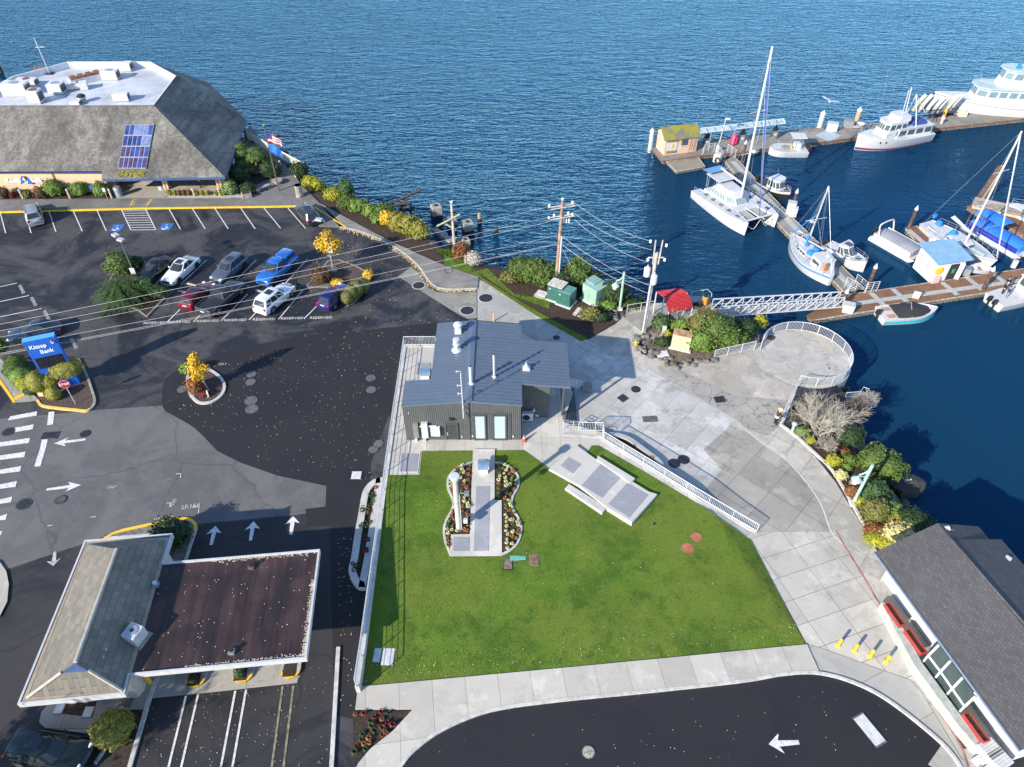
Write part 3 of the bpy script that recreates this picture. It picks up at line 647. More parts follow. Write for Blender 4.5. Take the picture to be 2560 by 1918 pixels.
xl2 = (A_(437,693).x + A_(487,180).x)/2; ylw = (A_(185,710).y + A_(437,693).y)/2; yb = (A_(487,180).y + B_(1262,185).y)/2
xrm = (B_(1262,185).x + B_(1276,935).x)/2; xrw = (B_(1690,362).x+B_(1715,770).x)/2; yw0 = B_(1715,770).y; yw1 = B_(1690,362).y; yin = (B_(1258,325).y+B_(1262,330).y)/2
yw1 = (yw1+yin)/2; yw0 = (yw0 + B_(1270,735).y)/2
y0 = YF-.32
def roofslab(rects, ridge, name):
 b = MB()
 for x0, x1, ya, yb_ in rects:
  vs = [(x, y, rz(x)+dz) for dz in (-.14,0) for x, y in ((x0,ya),(x1,ya),(x1,yb_),(x0,yb_))]
  b.add(vs, [(3,2,1,0),(4,5,6,7),(0,1,5,4),(1,2,6,5),(2,3,7,6),(3,0,4,7)])
 return b.build(name, GRF, pump, world=True)
rl = roofslab([(xl2,RX,y0,yb),(xl,xl2-.002,y0,ylw)], 0, 'roof_slope'); rr = roofslab([(RX+.002,xrm,y0,yb),(xrm+.002,xrw,yw0,yw1)], 0, 'roof_slope')
for par, side in ((rl,0),(rr,1)):
 b = MB(); y = y0+.02
 while y < yb:
  if side == 0: xa_ = xl if y < ylw else xl2; xb_ = RX-.28
  else: xa_ = RX+.28; xb_ = xrw if yw0 < y < yw1 else xrm
  a_, c_ = Vector((xa_, y, rz(xa_)+.03)), Vector((xb_, y, rz(xb_)+.03)); m_ = (a_+c_)/2
  b.box(m_, ((c_-a_).length, .035, .06), ry=-math.atan2(c_.z-a_.z, c_.x-a_.x)); y += .405
 s_ = b.build('standing_seam', mat('seam metal', (.12,.16,.215), .45, .3), par); s_.matrix_parent_inverse = pump.matrix_basis.inverted()
b = MB(); b.add([(RX-.32,y0-.02,rz(RX-.32)+.09),(RX,y0-.02,RZZ+.10),(RX+.32,y0-.02,rz(RX+.32)+.09),(RX-.32,yb+.02,rz(RX-.32)+.09),(RX,yb+.02,RZZ+.10),(RX+.32,yb+.02,rz(RX+.32)+.09)], [(0,1,4,3),(1,2,5,4)])
b.build('ridge_cap', GRF, pump, world=True)
def wallbox(x0, x1, ya, yb_, name='wall', m=GW):
 b = MB(); T = lambda x: rz(x)-.145
 xs = [x0] + ([RX] if x0 < RX < x1 else []) + [x1]
 for y in (ya, yb_): b.face([(x0,y,PZB-.1),(x1,y,PZB-.1)] + [(x,y,T(x)) for x in reversed(xs)])
 for x in (x0, x1): b.face([(x,ya,PZB-.1),(x,yb_,PZB-.1),(x,yb_,T(x)),(x,ya,T(x))])
 return b.build(name, m, pump, fix=True, world=True)
GWY = corrug('grey corrugated side wall', (.085,.092,.095), .16, 'y', .55)
xw0, xw1 = bl.x, br.x
wallbox(xw0, xw1, YF, ylw-.25); wallbox(xl2+.2, xrm-.15, ylw-.2, yb-.25)
xq = at('I',1518,1045,PZB).x; yq = at('I',1400,1045,PZB).y
wallbox(xrm-.1, xq, yq, yw1-.3)
def on(x, y, dy=0.0): return aty('I', x, y, YF - dy)
def panel(name, x0, y0_, x1, y1_, d, m, par=pump, dep=.05, off=0.0):
 p, q = on(x0,y0_,d), on(x1,y1_,d); b = MB(); b.box(((p.x+q.x)/2, YF-d/2-off, (p.z+q.z)/2), (abs(q.x-p.x), d, abs(p.z-q.z)))
 return b.build(name, m, par, world=(par is pump), bev=min(.015, d*.2))
def kid(par, b, name, m):
 o = b.build(name, m, par); o.matrix_parent_inverse = pump.matrix_basis.inverted(); return o
d_ = panel('door', 572,1104,678,1245,.06, mat('charcoal door', (.05,.052,.055), .45)); fr = MB(); p, q = on(572,1104), on(678,1245)
fr.box(((p.x+q.x)/2, YF-.05, p.z+.06), (abs(q.x-p.x)+.2,.1,.1))
for x_ in (p.x-.05, q.x+.05): fr.box((x_, YF-.05, (p.z+q.z)/2), (.1,.1,p.z-q.z))
kid(d_, fr, 'frame', TRIM); h_ = MB(); hh = on(588,1190); h_.box((hh.x, YF-.1, hh.z), (.05,.06,.3)); kid(d_, h_, 'handle', ALU)
LOUV = NT('translucent ribbed glazing'); w_ = LOUV.n.new('ShaderNodeTexWave'); w_.bands_direction = 'Z'; w_.inputs['Scale'].default_value = 2.2; LOUV.link(LOUV.pos, w_.inputs['Vector'])
LOUV = LOUV.done(LOUV.mix(LOUV.ramp(w_.outputs['Fac'], .0, .25), (.26,.36,.43), (.46,.55,.6)), .25)
for x0, x1 in ((832,932),(1010,1118)):
 w = panel('window', x0,1030,x1,1240,.05, LOUV); f = MB(); p, q = on(x0,1030), on(x1,1240)
 for zz in (p.z+.06, q.z-.05): f.box(((p.x+q.x)/2, YF-.05, zz), (q.x-p.x+.24,.12,.12))
 for xx in (p.x-.06, q.x+.06): f.box((xx, YF-.05, (p.z+q.z)/2), (.12,.12,p.z-q.z))
 kid(w, f, 'frame', TRIM)
f = MB(); p, q = on(780,1012), on(1165,1250)
for zz in (p.z,): f.box(((p.x+q.x)/2, YF-.03, zz), (q.x-p.x,.06,.1))
for xx in (p.x, q.x): f.box((xx, YF-.03, (p.z+q.z)/2), (.1,.06,p.z-q.z))
f.build('wall_trim', TRIM, pump, world=True)
e1 = panel('electrical_cabinet', 262,1115,325,1238,.32, mat('grey steel cabinet', (.33,.31,.28), .4, .5)); e2 = panel('electrical_cabinet', 337,1112,412,1240,.34, mat('pale green cabinet', (.5,.55,.53), .4)); e3 = panel('electrical_cabinet', 427,1150,518,1222,.34, mat('white cabinet', (.72,.73,.72), .4))
for x_ in (290,302,368,382): p = on(x_,1240,.2); MB().tube([(p.x,YF-.2,p.z),(p.x,YF-.2,PZB)], .05, 6).build('conduit', ALU, pump, world=True)
p, q = on(325,1130,.15), on(430,1130,.15); MB().tube([(p.x,YF-.15,p.z),(q.x,YF-.15,q.z)], .06, 6).build('conduit', ALU, pump, world=True); p, q = on(415,1125,.15), on(480,1125,.15); MB().tube([(p.x,YF-.15,p.z),(q.x,YF-.15,q.z),(q.x,YF-.15,on(480,1155,.15).z)], .06, 6).build('conduit', ALU, pump, world=True)
panel('wall_light', 600,1065,640,1080,.25, BLACK); panel('outlet_box', 712,1222,724,1234,.1, ALU); panel('outlet_box', 810,1216,824,1228,.08, ALU); panel('outlet_box', 1184,1220,1198,1232,.1, ALU); panel('outlet_box', 222,1006,232,1016,.1, ALU)
def pipe(x, y, top, r, name, sideL=False, capd=True, flange=True):
 p = (A_ if x < 770 else B_)(x, y); H = 0
 q = aty('I', top[0], top[1], p.y); H = max(.3, q.z-p.z); b = MB(); b.tube([p-Vector((0,0,.1)), p+Vector((0,0,H))], r, 12)
 if flange: b.lathe(p, [(r*2.0,0),(r*1.7,.08),(r*1.1,.16)], 12)
 o = b.build(name, ALU, pump, world=True)
 if capd: c = MB(); c.lathe(p+Vector((0,0,H)), [(r*.8,0),(r*.8,.015)], 12); kid(o, c, 'pipe_mouth', BLACK)
 return p, H
pipe(802,740,(795,575),.13,'exhaust_pipe'); pipe(1016,675,(1012,468),.09,'exhaust_pipe'); pipe(670,425,(665,330),.22,'exhaust_vent');
p = A_(670,425); MB().lathe(p+Vector((0,0,.55)), [(.24,0),(.3,.06),(.3,.12),(.24,.2),(.28,.5),(.28,.62),(.1,.64)], 14).build('vent_hood', ALU, pump, world=True)
p = A_(684,262); MB().box(p+Vector((0,0,.25)), (.55,.55,.6)).build('vent_curb', ALU, pump, world=True); MB().lathe(p+Vector((0,0,.55)), [(.22,0),(.22,.1),(.36,.14),(.38,.3),(.3,.42),(.12,.5)], 14).build('vent_turbine', ALU, pump, world=True)
p = B_(1310,600); MB().box(p+Vector((0,0,.08)), (.6,.5,.18)).build('vent_curb', ALU, pump, world=True); MB().lathe(p+Vector((0,0,.17)), [(.2,0),(.2,.12),(.12,.3),(.06,.32),(.06,.55)], 12).build('vent_pipe', ALU, pump, world=True)
p = on(735,1030,.15); q = aty('I',708,612,YF-.15); b = MB(); b.tube([(p.x,YF-.45,p.z),(p.x,YF-.45,q.z)], .045, 6)
for zz in (p.z+.25, p.z+.9): b.box((p.x,YF-.22,zz), (.1,.45,.05))
b.build('antenna_mast', ALU, pump, world=True); b = MB()
for x_, y_ in ((678,752),(684,826),(668,622)):
 e = aty('I',x_,y_,YF-.45); b.tube([(p.x,YF-.45,e.z),(e.x,YF-.45,e.z)], .03, 5); b.box((e.x,YF-.45,e.z), (.1,.06,.14))
b.build('antenna_arm', WHITE, pump, world=True)
p = at('I',1640,1030,PZB); MB().box((p.x,p.y+.1,(rz(p.x)+PZB)/2-.07), (.16,.16,rz(p.x)-PZB-.14)).build('canopy_post', TRIM, pump, world=True)
p = aty('I',1382,968,yq); MB().box((p.x,yq-.1,p.z), (.2,.2,.22)).tube([(p.x,yq-.04,p.z),(p.x,yq-.04,PZB+.3)], .025, 5).build('wall_light', WHITE, pump, world=True)
p = aty('I',1412,1022,yq); MB().box((p.x,yq-.06,p.z), (.3,.12,.18)).build('outlet_box', ALU, pump, world=True)
p = at('I',1322,1085,PZB); t = thing('condenser_unit', 'boxy white outdoor condenser unit with round fan beside grey building', 'air conditioner', p)
MB().box((0,.2,.48), (.95,.4,.85)).build('housing', ALU, t, bev=.02); MB().lathe((0,0,0), [(.3,0),(.3,.03)], 16).xf(Matrix.Translation((-.1,-.0,.48)) @ Matrix.Rotation(R(90),4,'X')).build('fan_guard', BLACK, t); MB().box((-.35,.2,.03),(.1,.42,.06)).box((.35,.2,.03),(.1,.42,.06)).build('foot', STEEL, t)
t = thing('concrete_steps', 'dark weathered steps leading down beside the grey building', 'steps', at('I',1700,1090,0)); sx0, sx1 = at('I',1648,1095,PZB).x, at('I',1782,1095,.1).x; sy0, sy1 = at('I',1700,1098,.4).y, at('I',1690,760,.4).y
STEPM = concrete('weathered dark step', (.15,.155,.155), 0, 0, 0, stain=.8)
for k in range(5):
 w = (sx1-sx0)/5; MB().box((sx0+w*(k+.5), (sy0+sy1)/2, (.84-.165*k)/2), (w, sy1-sy0, .84-.165*k)).build('step', STEPM, t, world=True)
# drive-through bank building
ZD = 3.5
dt = [at('M',*p, ZD) for p in ((535,230),(1088,188),(1030,370),(2015,287),(1930,975),(815,1080),(785,1200),(110,1265))]
drive = thing('drive_through_building', 'drive-through bank with hipped shingle roof and flat brown canopy roof', 'building', (dt[5].x, dt[5].y, 0))
FASC = mat('pale lilac fascia', (.5,.5,.62), .5, var=.1)
def ring(P, w, z0, z1, m, name, par):
 n = len(P); A = sum(P[i].x*P[(i+1)%n].y-P[(i+1)%n].x*P[i].y for i in range(n)); sg = 1 if A > 0 else -1; secs = []
 for i in range(n):
  d1 = (P[i]-P[i-1]).xy.normalized(); d2 = (P[(i+1)%n]-P[i]).xy.normalized(); m1 = Vector((-d1.y,d1.x))*sg; m2 = Vector((-d2.y,d2.x))*sg; mm = (m1+m2); mm = mm/ max(.3, mm.dot(m1)); q = P[i].xy + mm*w
  secs.append([Vector((P[i].x,P[i].y,z0)), Vector((P[i].x,P[i].y,z1)), Vector((q.x,q.y,z1)), Vector((q.x,q.y,z0))])
 secs.append(secs[0]); return MB().loft(secs, cap=False).build(name, m, par, fix=True, world=True)
ring(dt, .12, ZD-.35, ZD+.06, WHITE, 'roof_rim', drive)
def brown():
 t = NT('brown roof membrane'); ang = head(dt[5], dt[2]); v = t.mapping(-ang); w = t.n.new('ShaderNodeTexBrick'); w.offset = 0; w.inputs['Scale'].default_value = 1; w.inputs['Brick Width'].default_value = 60; w.inputs['Row Height'].default_value = .95; w.inputs['Mortar Size'].default_value = .02
 w.inputs['Color1'].default_value = (.7,.7,.7,1); w.inputs['Color2'].default_value = (1,1,1,1); w.inputs['Mortar'].default_value = (.3,.3,.3,1); t.link(v, w.inputs['Vector'])
 st = t.noise(1.0, 5, .6, t.mapping(0,(.12,1.3,1),vec=v), .2); big = t.ramp(t.noise(.3,4), .4, .65)
 c = t.mix(t.ramp(st,.3,.7), (.026,.015,.015), (.10,.055,.05)); c = t.mix(t.mul(big,.75), c, (.018,.013,.014)); c = t.mix(.8, c, w.outputs['Color'], 'MULTIPLY')
 return t.done(c, .5)
b = MB(); b.face([Vector((p.x,p.y,ZD-.08)) for p in (dt[2],dt[3],dt[4],dt[5])]); b.build('canopy_roof', brown(), drive, world=True)
b = MB(); b.face([Vector((p.x,p.y,ZD-.06)) for p in (dt[0],dt[1],dt[2],dt[5],dt[6],dt[7])]); b.build('roof_gutter', mat('tan gutter deck', (.12,.10,.085), .8, var=.4), drive, world=True)
b = MB(); b.face([Vector((p.x,p.y,ZD-.34)) for p in dt]); b.build('soffit', mat('soffit', (.4,.4,.42), .7), drive, world=True)
hb = [at('M',*p, ZD) for p in ((548,252),(1042,228),(772,1178),(172,1222))]; ZR = ZD+2.1
r1, r2 = at('M',735,285,ZR), at('M',475,1000,ZR)
axis = (r2-r1).normalized()
HS = shingle('drive-through shingles', (.235,.22,.185), head(r1, r2), .5, .3, .5, .4, .6, (.19,.175,.15), .4)
HSD = HS
b = MB(); b.face([hb[0], hb[3], r2-axis*1.2, r1]); b.face([hb[1], r1, r2-axis*1.2, hb[2]]); h = .72
e3, e4 = hb[3].lerp(r2, h), hb[2].lerp(r2, h)
g3, g4 = hb[3].lerp(r2-axis*1.2, .8), hb[2].lerp(r2-axis*1.2, .8)
b = MB(); w0, w1, rA, rB = hb[0], hb[3], r1, r2
b.face([hb[0], hb[3], e3, r2, r1]); b.face([hb[1], r1, r2, e4, hb[2]])
b.face([hb[3], hb[2], e4, e3]); b.face([hb[0], hb[0].lerp(r1,.72), hb[1].lerp(r1,.72), hb[1]]); b.face([hb[0].lerp(r1,.72), r1, hb[1].lerp(r1,.72)])
hr = b.build('hip_roof', HS, drive, world=True)
b = MB(); b.face([e3, e4, r2]); g_ = b.build('gable_vent', BLUEF, hr); g_.matrix_parent_inverse = drive.matrix_basis.inverted(); g_.location += Vector((axis.x*.02, axis.y*.02, 0))
b = MB(); zc = Vector((0,0,.04)); b.tube([r1+zc, r2+zc], .12, 6); b.tube([hb[3]+zc, e3+zc], .09, 6); b.tube([hb[2]+zc, e4+zc], .09, 6); o = b.build('ridge_cap', mat('pale ridge shingles', (.42,.4,.35), .9), hr); o.matrix_parent_inverse = drive.matrix_basis.inverted()
ring([hb[3],hb[0],hb[1],hb[2]], -.22, ZD-.05, ZD+.02, mat('tan eave board', (.36,.29,.22), .8), 'eave_board', drive)
TAND = mat('cream wall', (.62,.53,.44), .8)
wi = [dt[7].lerp(dt[1],.13), dt[0].lerp(dt[6],.08), dt[1].lerp(dt[7],.07), dt[2].lerp(dt[7],.05), dt[5].lerp(dt[0],.08), dt[6].lerp(dt[0],.13)]
wi = [p + Vector((0,0,0)) for p in wi]; b = MB(); b.prism([(p.x,p.y) for p in wi], 0, ZD-.35); b.build('wall', TAND, drive, world=True)
for f in (.18,.42,.62,.82):
 p = wi[0].lerp(wi[5], f) if True else 0; MB().box((p.x, p.y-.02, 1.5), (.08,.1,2.6), head(wi[0],wi[5])).build('wall_pilaster', mat('terracotta trim', (.45,.22,.14), .7), drive, world=True)
ISL = mat('island concrete', (.4,.38,.34), .85, var=.25)
isl = [((1220,1150),(1222,1108)), ((1520,1120),(1515,1075)), ((1822,1095),(1822,1050))]
cdir = (dt[3]-dt[4]).normalized()
cz = concrete('stained drive concrete', (.40,.385,.34), head(dt[5],dt[4]), 3.6, 3.6, stain=.5)
sheet('drive_apron', [p for p in ats('M',[(955,1225),(1400,1180),(1870,1128),(1905,985),(1600,700),(1000,900)])], .02, cz)
for k, (f_, c_) in enumerate(isl):
 f = at('M',*f_,.15); bx = at('M',*c_,.15); ax = cdir; nx = Vector((ax.y,-ax.x,0)); cc_ = f + ax*.5
 L = 7.5; base = []
 for a in range(9): th = math.pi + math.pi*a/8; base.append(cc_ + nx*(math.cos(th)*.62) + ax*(math.sin(th)*.55))
 poly = [(p.x,p.y) for p in base] + [((cc_+nx*.62+ax*L).x,(cc_+nx*.62+ax*L).y), ((cc_-nx*.62+ax*L).x,(cc_-nx*.62+ax*L).y)]
 t = thing('teller_island', ('kerbed teller island nearest the bank wall', 'middle kerbed teller island with leafy plant', 'outer kerbed teller island with bare soil')[k], 'kerb island', f, 0, 'teller islands under the canopy')
 MB().prism(poly, 0, .16).build('island', ISL, t, world=True)
 ye = MB(); pl = [p for p in base]; ye.loft([[p, p+Vector((0,0,.17)), p+(cc_-p).normalized()*.12+Vector((0,0,.17)), p+(cc_-p).normalized()*.12] for p in pl]); ye.v = [Vector((v.x,v.y,max(0,v.z-.15)+.015)) for v in ye.v]; ye.xf(Matrix.Translation((0,0,0))); ye.build('yellow_nose', YELL, t, world=True)
 MB().box((bx.x,bx.y,.19), (.75,.8,.06), head(Vector(), ax)-R(90)).build('soil', EARTH, t, world=True)
 p = cc_ + ax*2.3; MB().box((p.x,p.y,(ZD-.35)/2), (.22,.22,ZD-.35)).build('canopy_post', mat('blue canopy post', (.05,.1,.4), .5), drive, world=True)
 p = cc_ + ax*4; MB().box((p.x,p.y,(ZD-.35)/2), (.22,.22,ZD-.35)).build('canopy_post', mat('blue canopy post', (.05,.1,.4), .5), drive, world=True)
p = at('M',940,1110,1.2); t = thing('clearance_bollard', 'yellow bollard at the drive-through window corner', 'bollard', at('M',950,1130,0)); MB().lathe((0,0,0), [(.14,0),(.14,1.3),(.08,1.38)], 10).build('post', YELL, t)
p = at('M',868,850,ZD-.08); t = thing('condenser_unit', 'white square condenser with round fan on brown drive-through roof', 'air conditioner', p, R(-20)); MB().box((0,0,.55), (.95,.95,.9)).build('housing', mat('white condenser', (.55,.56,.55), .5), t, bev=.04); MB().lathe((0,0,1.0), [(.36,0),(.36,.04),(.3,.05)], 16).build('fan_guard', GALV, t); MB().lathe((0,0,1.05), [(.12,0),(.12,.02)], 10).build('fan_hub', BLACK, t); MB().box((0,0,.05),(1.3,1.2,.1)).build('base', WOODG, t)
for (x, y, nm, lb) in ((552,950,'roof_vent','square metal vent on the dark shingle slope'),(655,985,'roof_vent','short bent pipe vent near shingle slope bottom'),(672,938,'roof_vent','thin white pipe vent above the bent one'),(985,515,'roof_vent','low square vent at the top of the brown roof edge'),(1585,400,'roof_drain','square skylight bump on the far brown roof'),(1462,935,'roof_drain','small dark drain hatch near the front roof edge')):
 zz = ZD-.08 if x > 900 else ZD+.75; p = at('M',x,y,zz); t = thing(nm, lb, 'vent', p)
 MB().box((0,0,.1), (.36,.36,.2)).build('base', STEEL if x < 1500 else mat('brown hatch', (.12,.08,.075), .6), t); MB().lathe((0,0,.2), [(.1,0),(.1,.15),(.14,.16),(.14,.22)], 10).build('cap', ALU if x < 1000 else BLACK, t)
scatter('fallen_leaves_roof', 'white fallen leaves caught along the edges of the brown canopy roof', LEAFP, [([(p.x,p.y) for p in (dt[2],dt[3],dt[4],dt[5])], 95, None)], ZD-.05, 12, (.03,.055))
b = MB(); rnd = random.Random(9)
def along(p, q, n, sp, side):
 d = (q-p).normalized(); o = Vector((-d.y,d.x,0))*side
 for k in range(n):
  c = p.lerp(q, rnd.random()) + o*(.16+abs(rnd.gauss(0,sp))); a = rnd.random()*6.28; s = rnd.uniform(.03,.06)
  b.add([(c.x+math.cos(a)*s,c.y+math.sin(a)*s,ZD-.04),(c.x-math.sin(a)*s,c.y+math.cos(a)*s,ZD-.02),(c.x-math.cos(a)*s,c.y-math.sin(a)*s,ZD-.04),(c.x+math.sin(a)*s,c.y-math.cos(a)*s,ZD-.03)], [(0,1,2,3)])
along(dt[4], dt[3].lerp(dt[4],.3), 260, .09, 1); along(dt[5].lerp(dt[4],.3), dt[4], 260, .09, 1); along(dt[7], dt[6], 120, .08, 1); along(dt[7], dt[0], 160, .06, -1); along(dt[2].lerp(dt[3],.3), dt[3], 120, .1, -1)
tag(b.build('fallen_leaves_edge', LEAFP), 'pale leaves heaped along the rim of the drive-through roof', 'leaves', kind='stuff')
sheet('drive_walk', ats('M',[(250,1380),(265,1310),(320,1250),(700,1210),(800,1200),(850,1080),(985,1075),(930,1230),(905,1300),(800,1300),(640,1330),(560,1450),(290,1415)]), .09, concrete('drive-through walk', (.38,.36,.32), 0, 3, 3, stain=.4))
sheet('planting_bed_small', ats('M',[(375,1255),(615,1240),(585,1350),(345,1318)]), .10, EARTH)
sheet('planting_bed_corner', ats('M',[(640,1340),(900,1300),(815,1640),(680,1657),(770,1490),(600,1450)]), .05, EARTH)
edge('drive_kerb', ats('M',[(985,1080),(930,1230),(860,1470),(800,1680)]), .25, -.02, .14, KERB)
edge('lane_kerb', ats('V',[(727,1400),(712,1657),(705,1720)]), .25, -.02, .14, KERB)
for (x, y) in ((375,1290),(557,1312)):
 t = thing('ground_hatch', 'pale flat utility lid in the small planter, %s' % ('left one' if x < 400 else 'right one'), 'hatch', at('M',x,y,.10)); MB().box((0,0,.04),(.5,.6,.08)).build('lid', mat('pale lid',(.55,.6,.58),.6), t); MB().box((0,0,.015),(.58,.68,.03)).build('rim', STEEL, t)
# shop at the right
ZE = 3.2; ZRI = 5.0
ea, eb = at('N',745,260,ZE), at('N',1665,1515,ZE); ra, rb = at('N',1240,175,ZRI), at('N',1720,728,ZRI)
ed = (eb-ea).normalized(); en = Vector((-ed.y, ed.x, 0)); eb = eb + ed*.3
wdt = (ra-ea).dot(en); ra2 = ea + en*wdt; ra2.z = ZRI
shop = thing('shop_building', 'low white shop with grey asphalt shingle gable roof at water edge', 'building', (ea.x, ea.y, 0), 0)
SHR = shingle('grey asphalt shingles', (.105,.103,.112), head(ea,eb), .32, .17, .25, 1, 1, (.08,.078,.085), .38)
eL_ = eb; far = 2*wdt
b = MB(); rb2 = eb+en*wdt; rb2.z = ZRI; gA = ea+en*wdt*2; gB = eb+en*wdt*2
gt = at('N',1050,133,ZE+1.1)
b.face([ea, eb, rb2, ra2]); b.face([ra2, rb2, gB, gA]); b.build('roof', SHR, shop, world=True)
wa = ea+en*1.35+ed*.5; wb = eb+en*1.35-ed*.3; wc = gB-en*.6-ed*.3; wd = gA-en*.6+ed*.5; WHS = mat('white stucco', (.58,.58,.56), .8)
b = MB()
for p, q in ((wa,wb),(wb,wc),(wc,wd),(wd,wa)): b.face([(p.x,p.y,-.1),(q.x,q.y,-.1),(q.x,q.y,ZE+.1),(p.x,p.y,ZE+.1)])
for p, q, r in ((wa,wd,ra2),(wb,wc,rb2)): b.face([(p.x,p.y,ZE+.1),(q.x,q.y,ZE+.1),((p.x+q.x)/2,(p.y+q.y)/2,ZRI-.1)])
b.build('wall', WHS, shop, world=True)
b = MB();
for p, q in ((ea,eb),): d = Vector((0,0,-.02)); b.tube([p+d-en*.06, q+d-en*.06], .08, 6)
b.build('gutter', mat('blue grey gutter', (.2,.25,.33), .5, .3), shop, world=True)
for f in (.42,): pass
l0, l1, l2, l3 = at('N',1045,134,ZRI-.6), at('N',1272,134,ZRI-.6), at('N',1310,178,ZRI-.6), at('N',1110,224,ZRI-.6)
b = MB(); b.face([at('N',1040,136,4.0), at('N',1275,134,4.0), at('N',1400,300,4.0), at('N',1110,224,4.25)]); b.build('rear_roof', SHR, shop, world=True)
b = MB(); b.face([at('N',1240,177,4.98), at('N',1566,178,3.2), at('N',1760,400,3.2), at('N',1720,728,4.98)]); b.build('water_side_roof', SHR, shop, world=True)
b = MB(); b.tube([at('N',1240,176,5.05), at('N',1720,728,5.05)], .08, 5); b.build('ridge_cap', SHR, shop, world=True)
p = at('N',1600,315,3.3); MB().box(p+Vector((0,0,.15)), (.5,.5,.3), R(40), .7).build('roof_vent', ALU, shop, world=True)
b = MB(); p = at('N',1160,210,4.2); t = thing('roof_speakers', 'white curved horn pieces on a bracket on the shop roof', 'fixture', p)
MB().tube([(0,0,0),(.6,.9,.5)], .06, 6).build('bracket', WHITE, t); MB().tube(cat([(-.6,.1,.2),(-.3,.5,.4),(.1,.3,.4)],4), .14, 8).build('horn', WHITE, t); MB().tube([(.35,.9,.5),(.85,.9,.5)], .13, 8, .2).build('horn', WHITE, t)
tw = [at('N',*p,.9) for p in ((788,588),(868,742),(1000,990),(1160,1210),(1300,1400),(1410,1525))]
C_TW = mat('pale green concrete wall', (.40,.43,.39), .8, var=.14)
t = thing('terrace_wall', 'low pale green concrete wall along the shop terrace', 'wall', tw[0]); b = MB()
secs = []
for i, p in enumerate(tw):
 d = (tw[min(i+1,5)]-tw[max(i-1,0)]).xy.normalized(); o = Vector((-d.y,d.x,0))*.55; q = Vector((p.x,p.y,0))
 secs.append([q, q+o, q+o+Vector((0,0,.9)), q+Vector((0,0,.9))])
b.loft(secs); b.build('wall', C_TW, t, world=True, fix=True)
sheet('terrace_walk', [tw[0]+en*.3, tw[5]+en*.3, wb, wa], .25, concrete('shop terrace concrete', (.33,.33,.31), 0, 0, 0, stain=.35))
sheet('mulch_strip', ats('N',[(870,775),(1000,990),(1160,1210),(1400,1530),(1320,1540),(1180,1300),(1050,1090),(950,900)]), .06, MULCHR)
REDP = mat('red painted planter', (.34,.045,.04), .55)
for (a, c, lb) in (((828,588),(930,735),'red planter box nearest the plaza walk'),((958,760),(1068,915),'red planter box beside the glazed porch top'),((1338,1303),(1475,1490),'red planter box lowest, beyond the glazed porch')):
 p, q = at('N',*a,1.2), at('N',*c,1.2); t = thing('planter_box', lb, 'planter', ((p.x+q.x)/2,(p.y+q.y)/2,.9), head(p,q), 'red planter boxes on the terrace wall'); L = (q-p).length;
 bx = MB()
 for y in (-.2,.2): bx.box((0,y,.16),(L,.06,.32))
 for x in (-L/2+.03, L/2-.03): bx.box((x,0,.16),(.06,.34,.32))
 bx.build('box', REDP, t); MB().box((0,0,.12),(L-.14,.33,.22)).build('soil', EARTH, t)
gp_ = [at('N',*p,1.5) for p in ((1092,932),(1172,1036),(1248,1146),(1328,1262))]; gq = [at('N',*p,2.7) for p in ((1162,862),(1238,965),(1315,1075),(1400,1195))]
t = thing('glazed_porch', 'white framed sloping glass windbreak between the red planter boxes', 'glass screen', (gp_[0].x,gp_[0].y,0)); f = MB()
for i in range(4): f.tube([gp_[i], gq[i]], .09, 4); f.tube([Vector((gp_[i].x,gp_[i].y,0)), gp_[i]], .08, 4)
f.tube(gp_, .09, 4); f.tube([Vector((p.x,p.y,.5)) for p in gp_], .09, 4); f.build('frame', WHITE, t, world=True)
for i in range(3):
 g_ = MB(); g_.face([gp_[i], gp_[i+1], gq[i+1], gq[i]]); g_.build('pane', mat('green tinted glass', (.05,.075,.075), .08), t, world=True)
 g_ = MB(); g_.face([Vector((gp_[i].x,gp_[i].y,.5)), Vector((gp_[i+1].x,gp_[i+1].y,.5)), gp_[i+1], gp_[i]]); g_.build('pane', mat('green tinted glass', (.05,.075,.075), .08), t, world=True)
for k, (x, y) in enumerate(((1470,1560),(1530,1625))):
 p = at('N',x,y,.4); t = thing('utility_cabinet', ('white ribbed cabinet at the terrace end, nearer the wall','white ribbed cabinet cut off by the bottom edge')[k], 'cabinet', (p.x,p.y,0), R(25)); MB().box((0,0,.5),(1.1,1.0,1.0)).build('housing', WHITE, t, bev=.03)
 MB().box((-.75,-.1,.25),(.3,.4,.5)).build('outlet', WHITE, t); b = MB()
 for j in range(6): b.box((0,-.4+j*.16,1.01),(1.0,.05,.03))
 b.build('lid_rib', ALU, t)
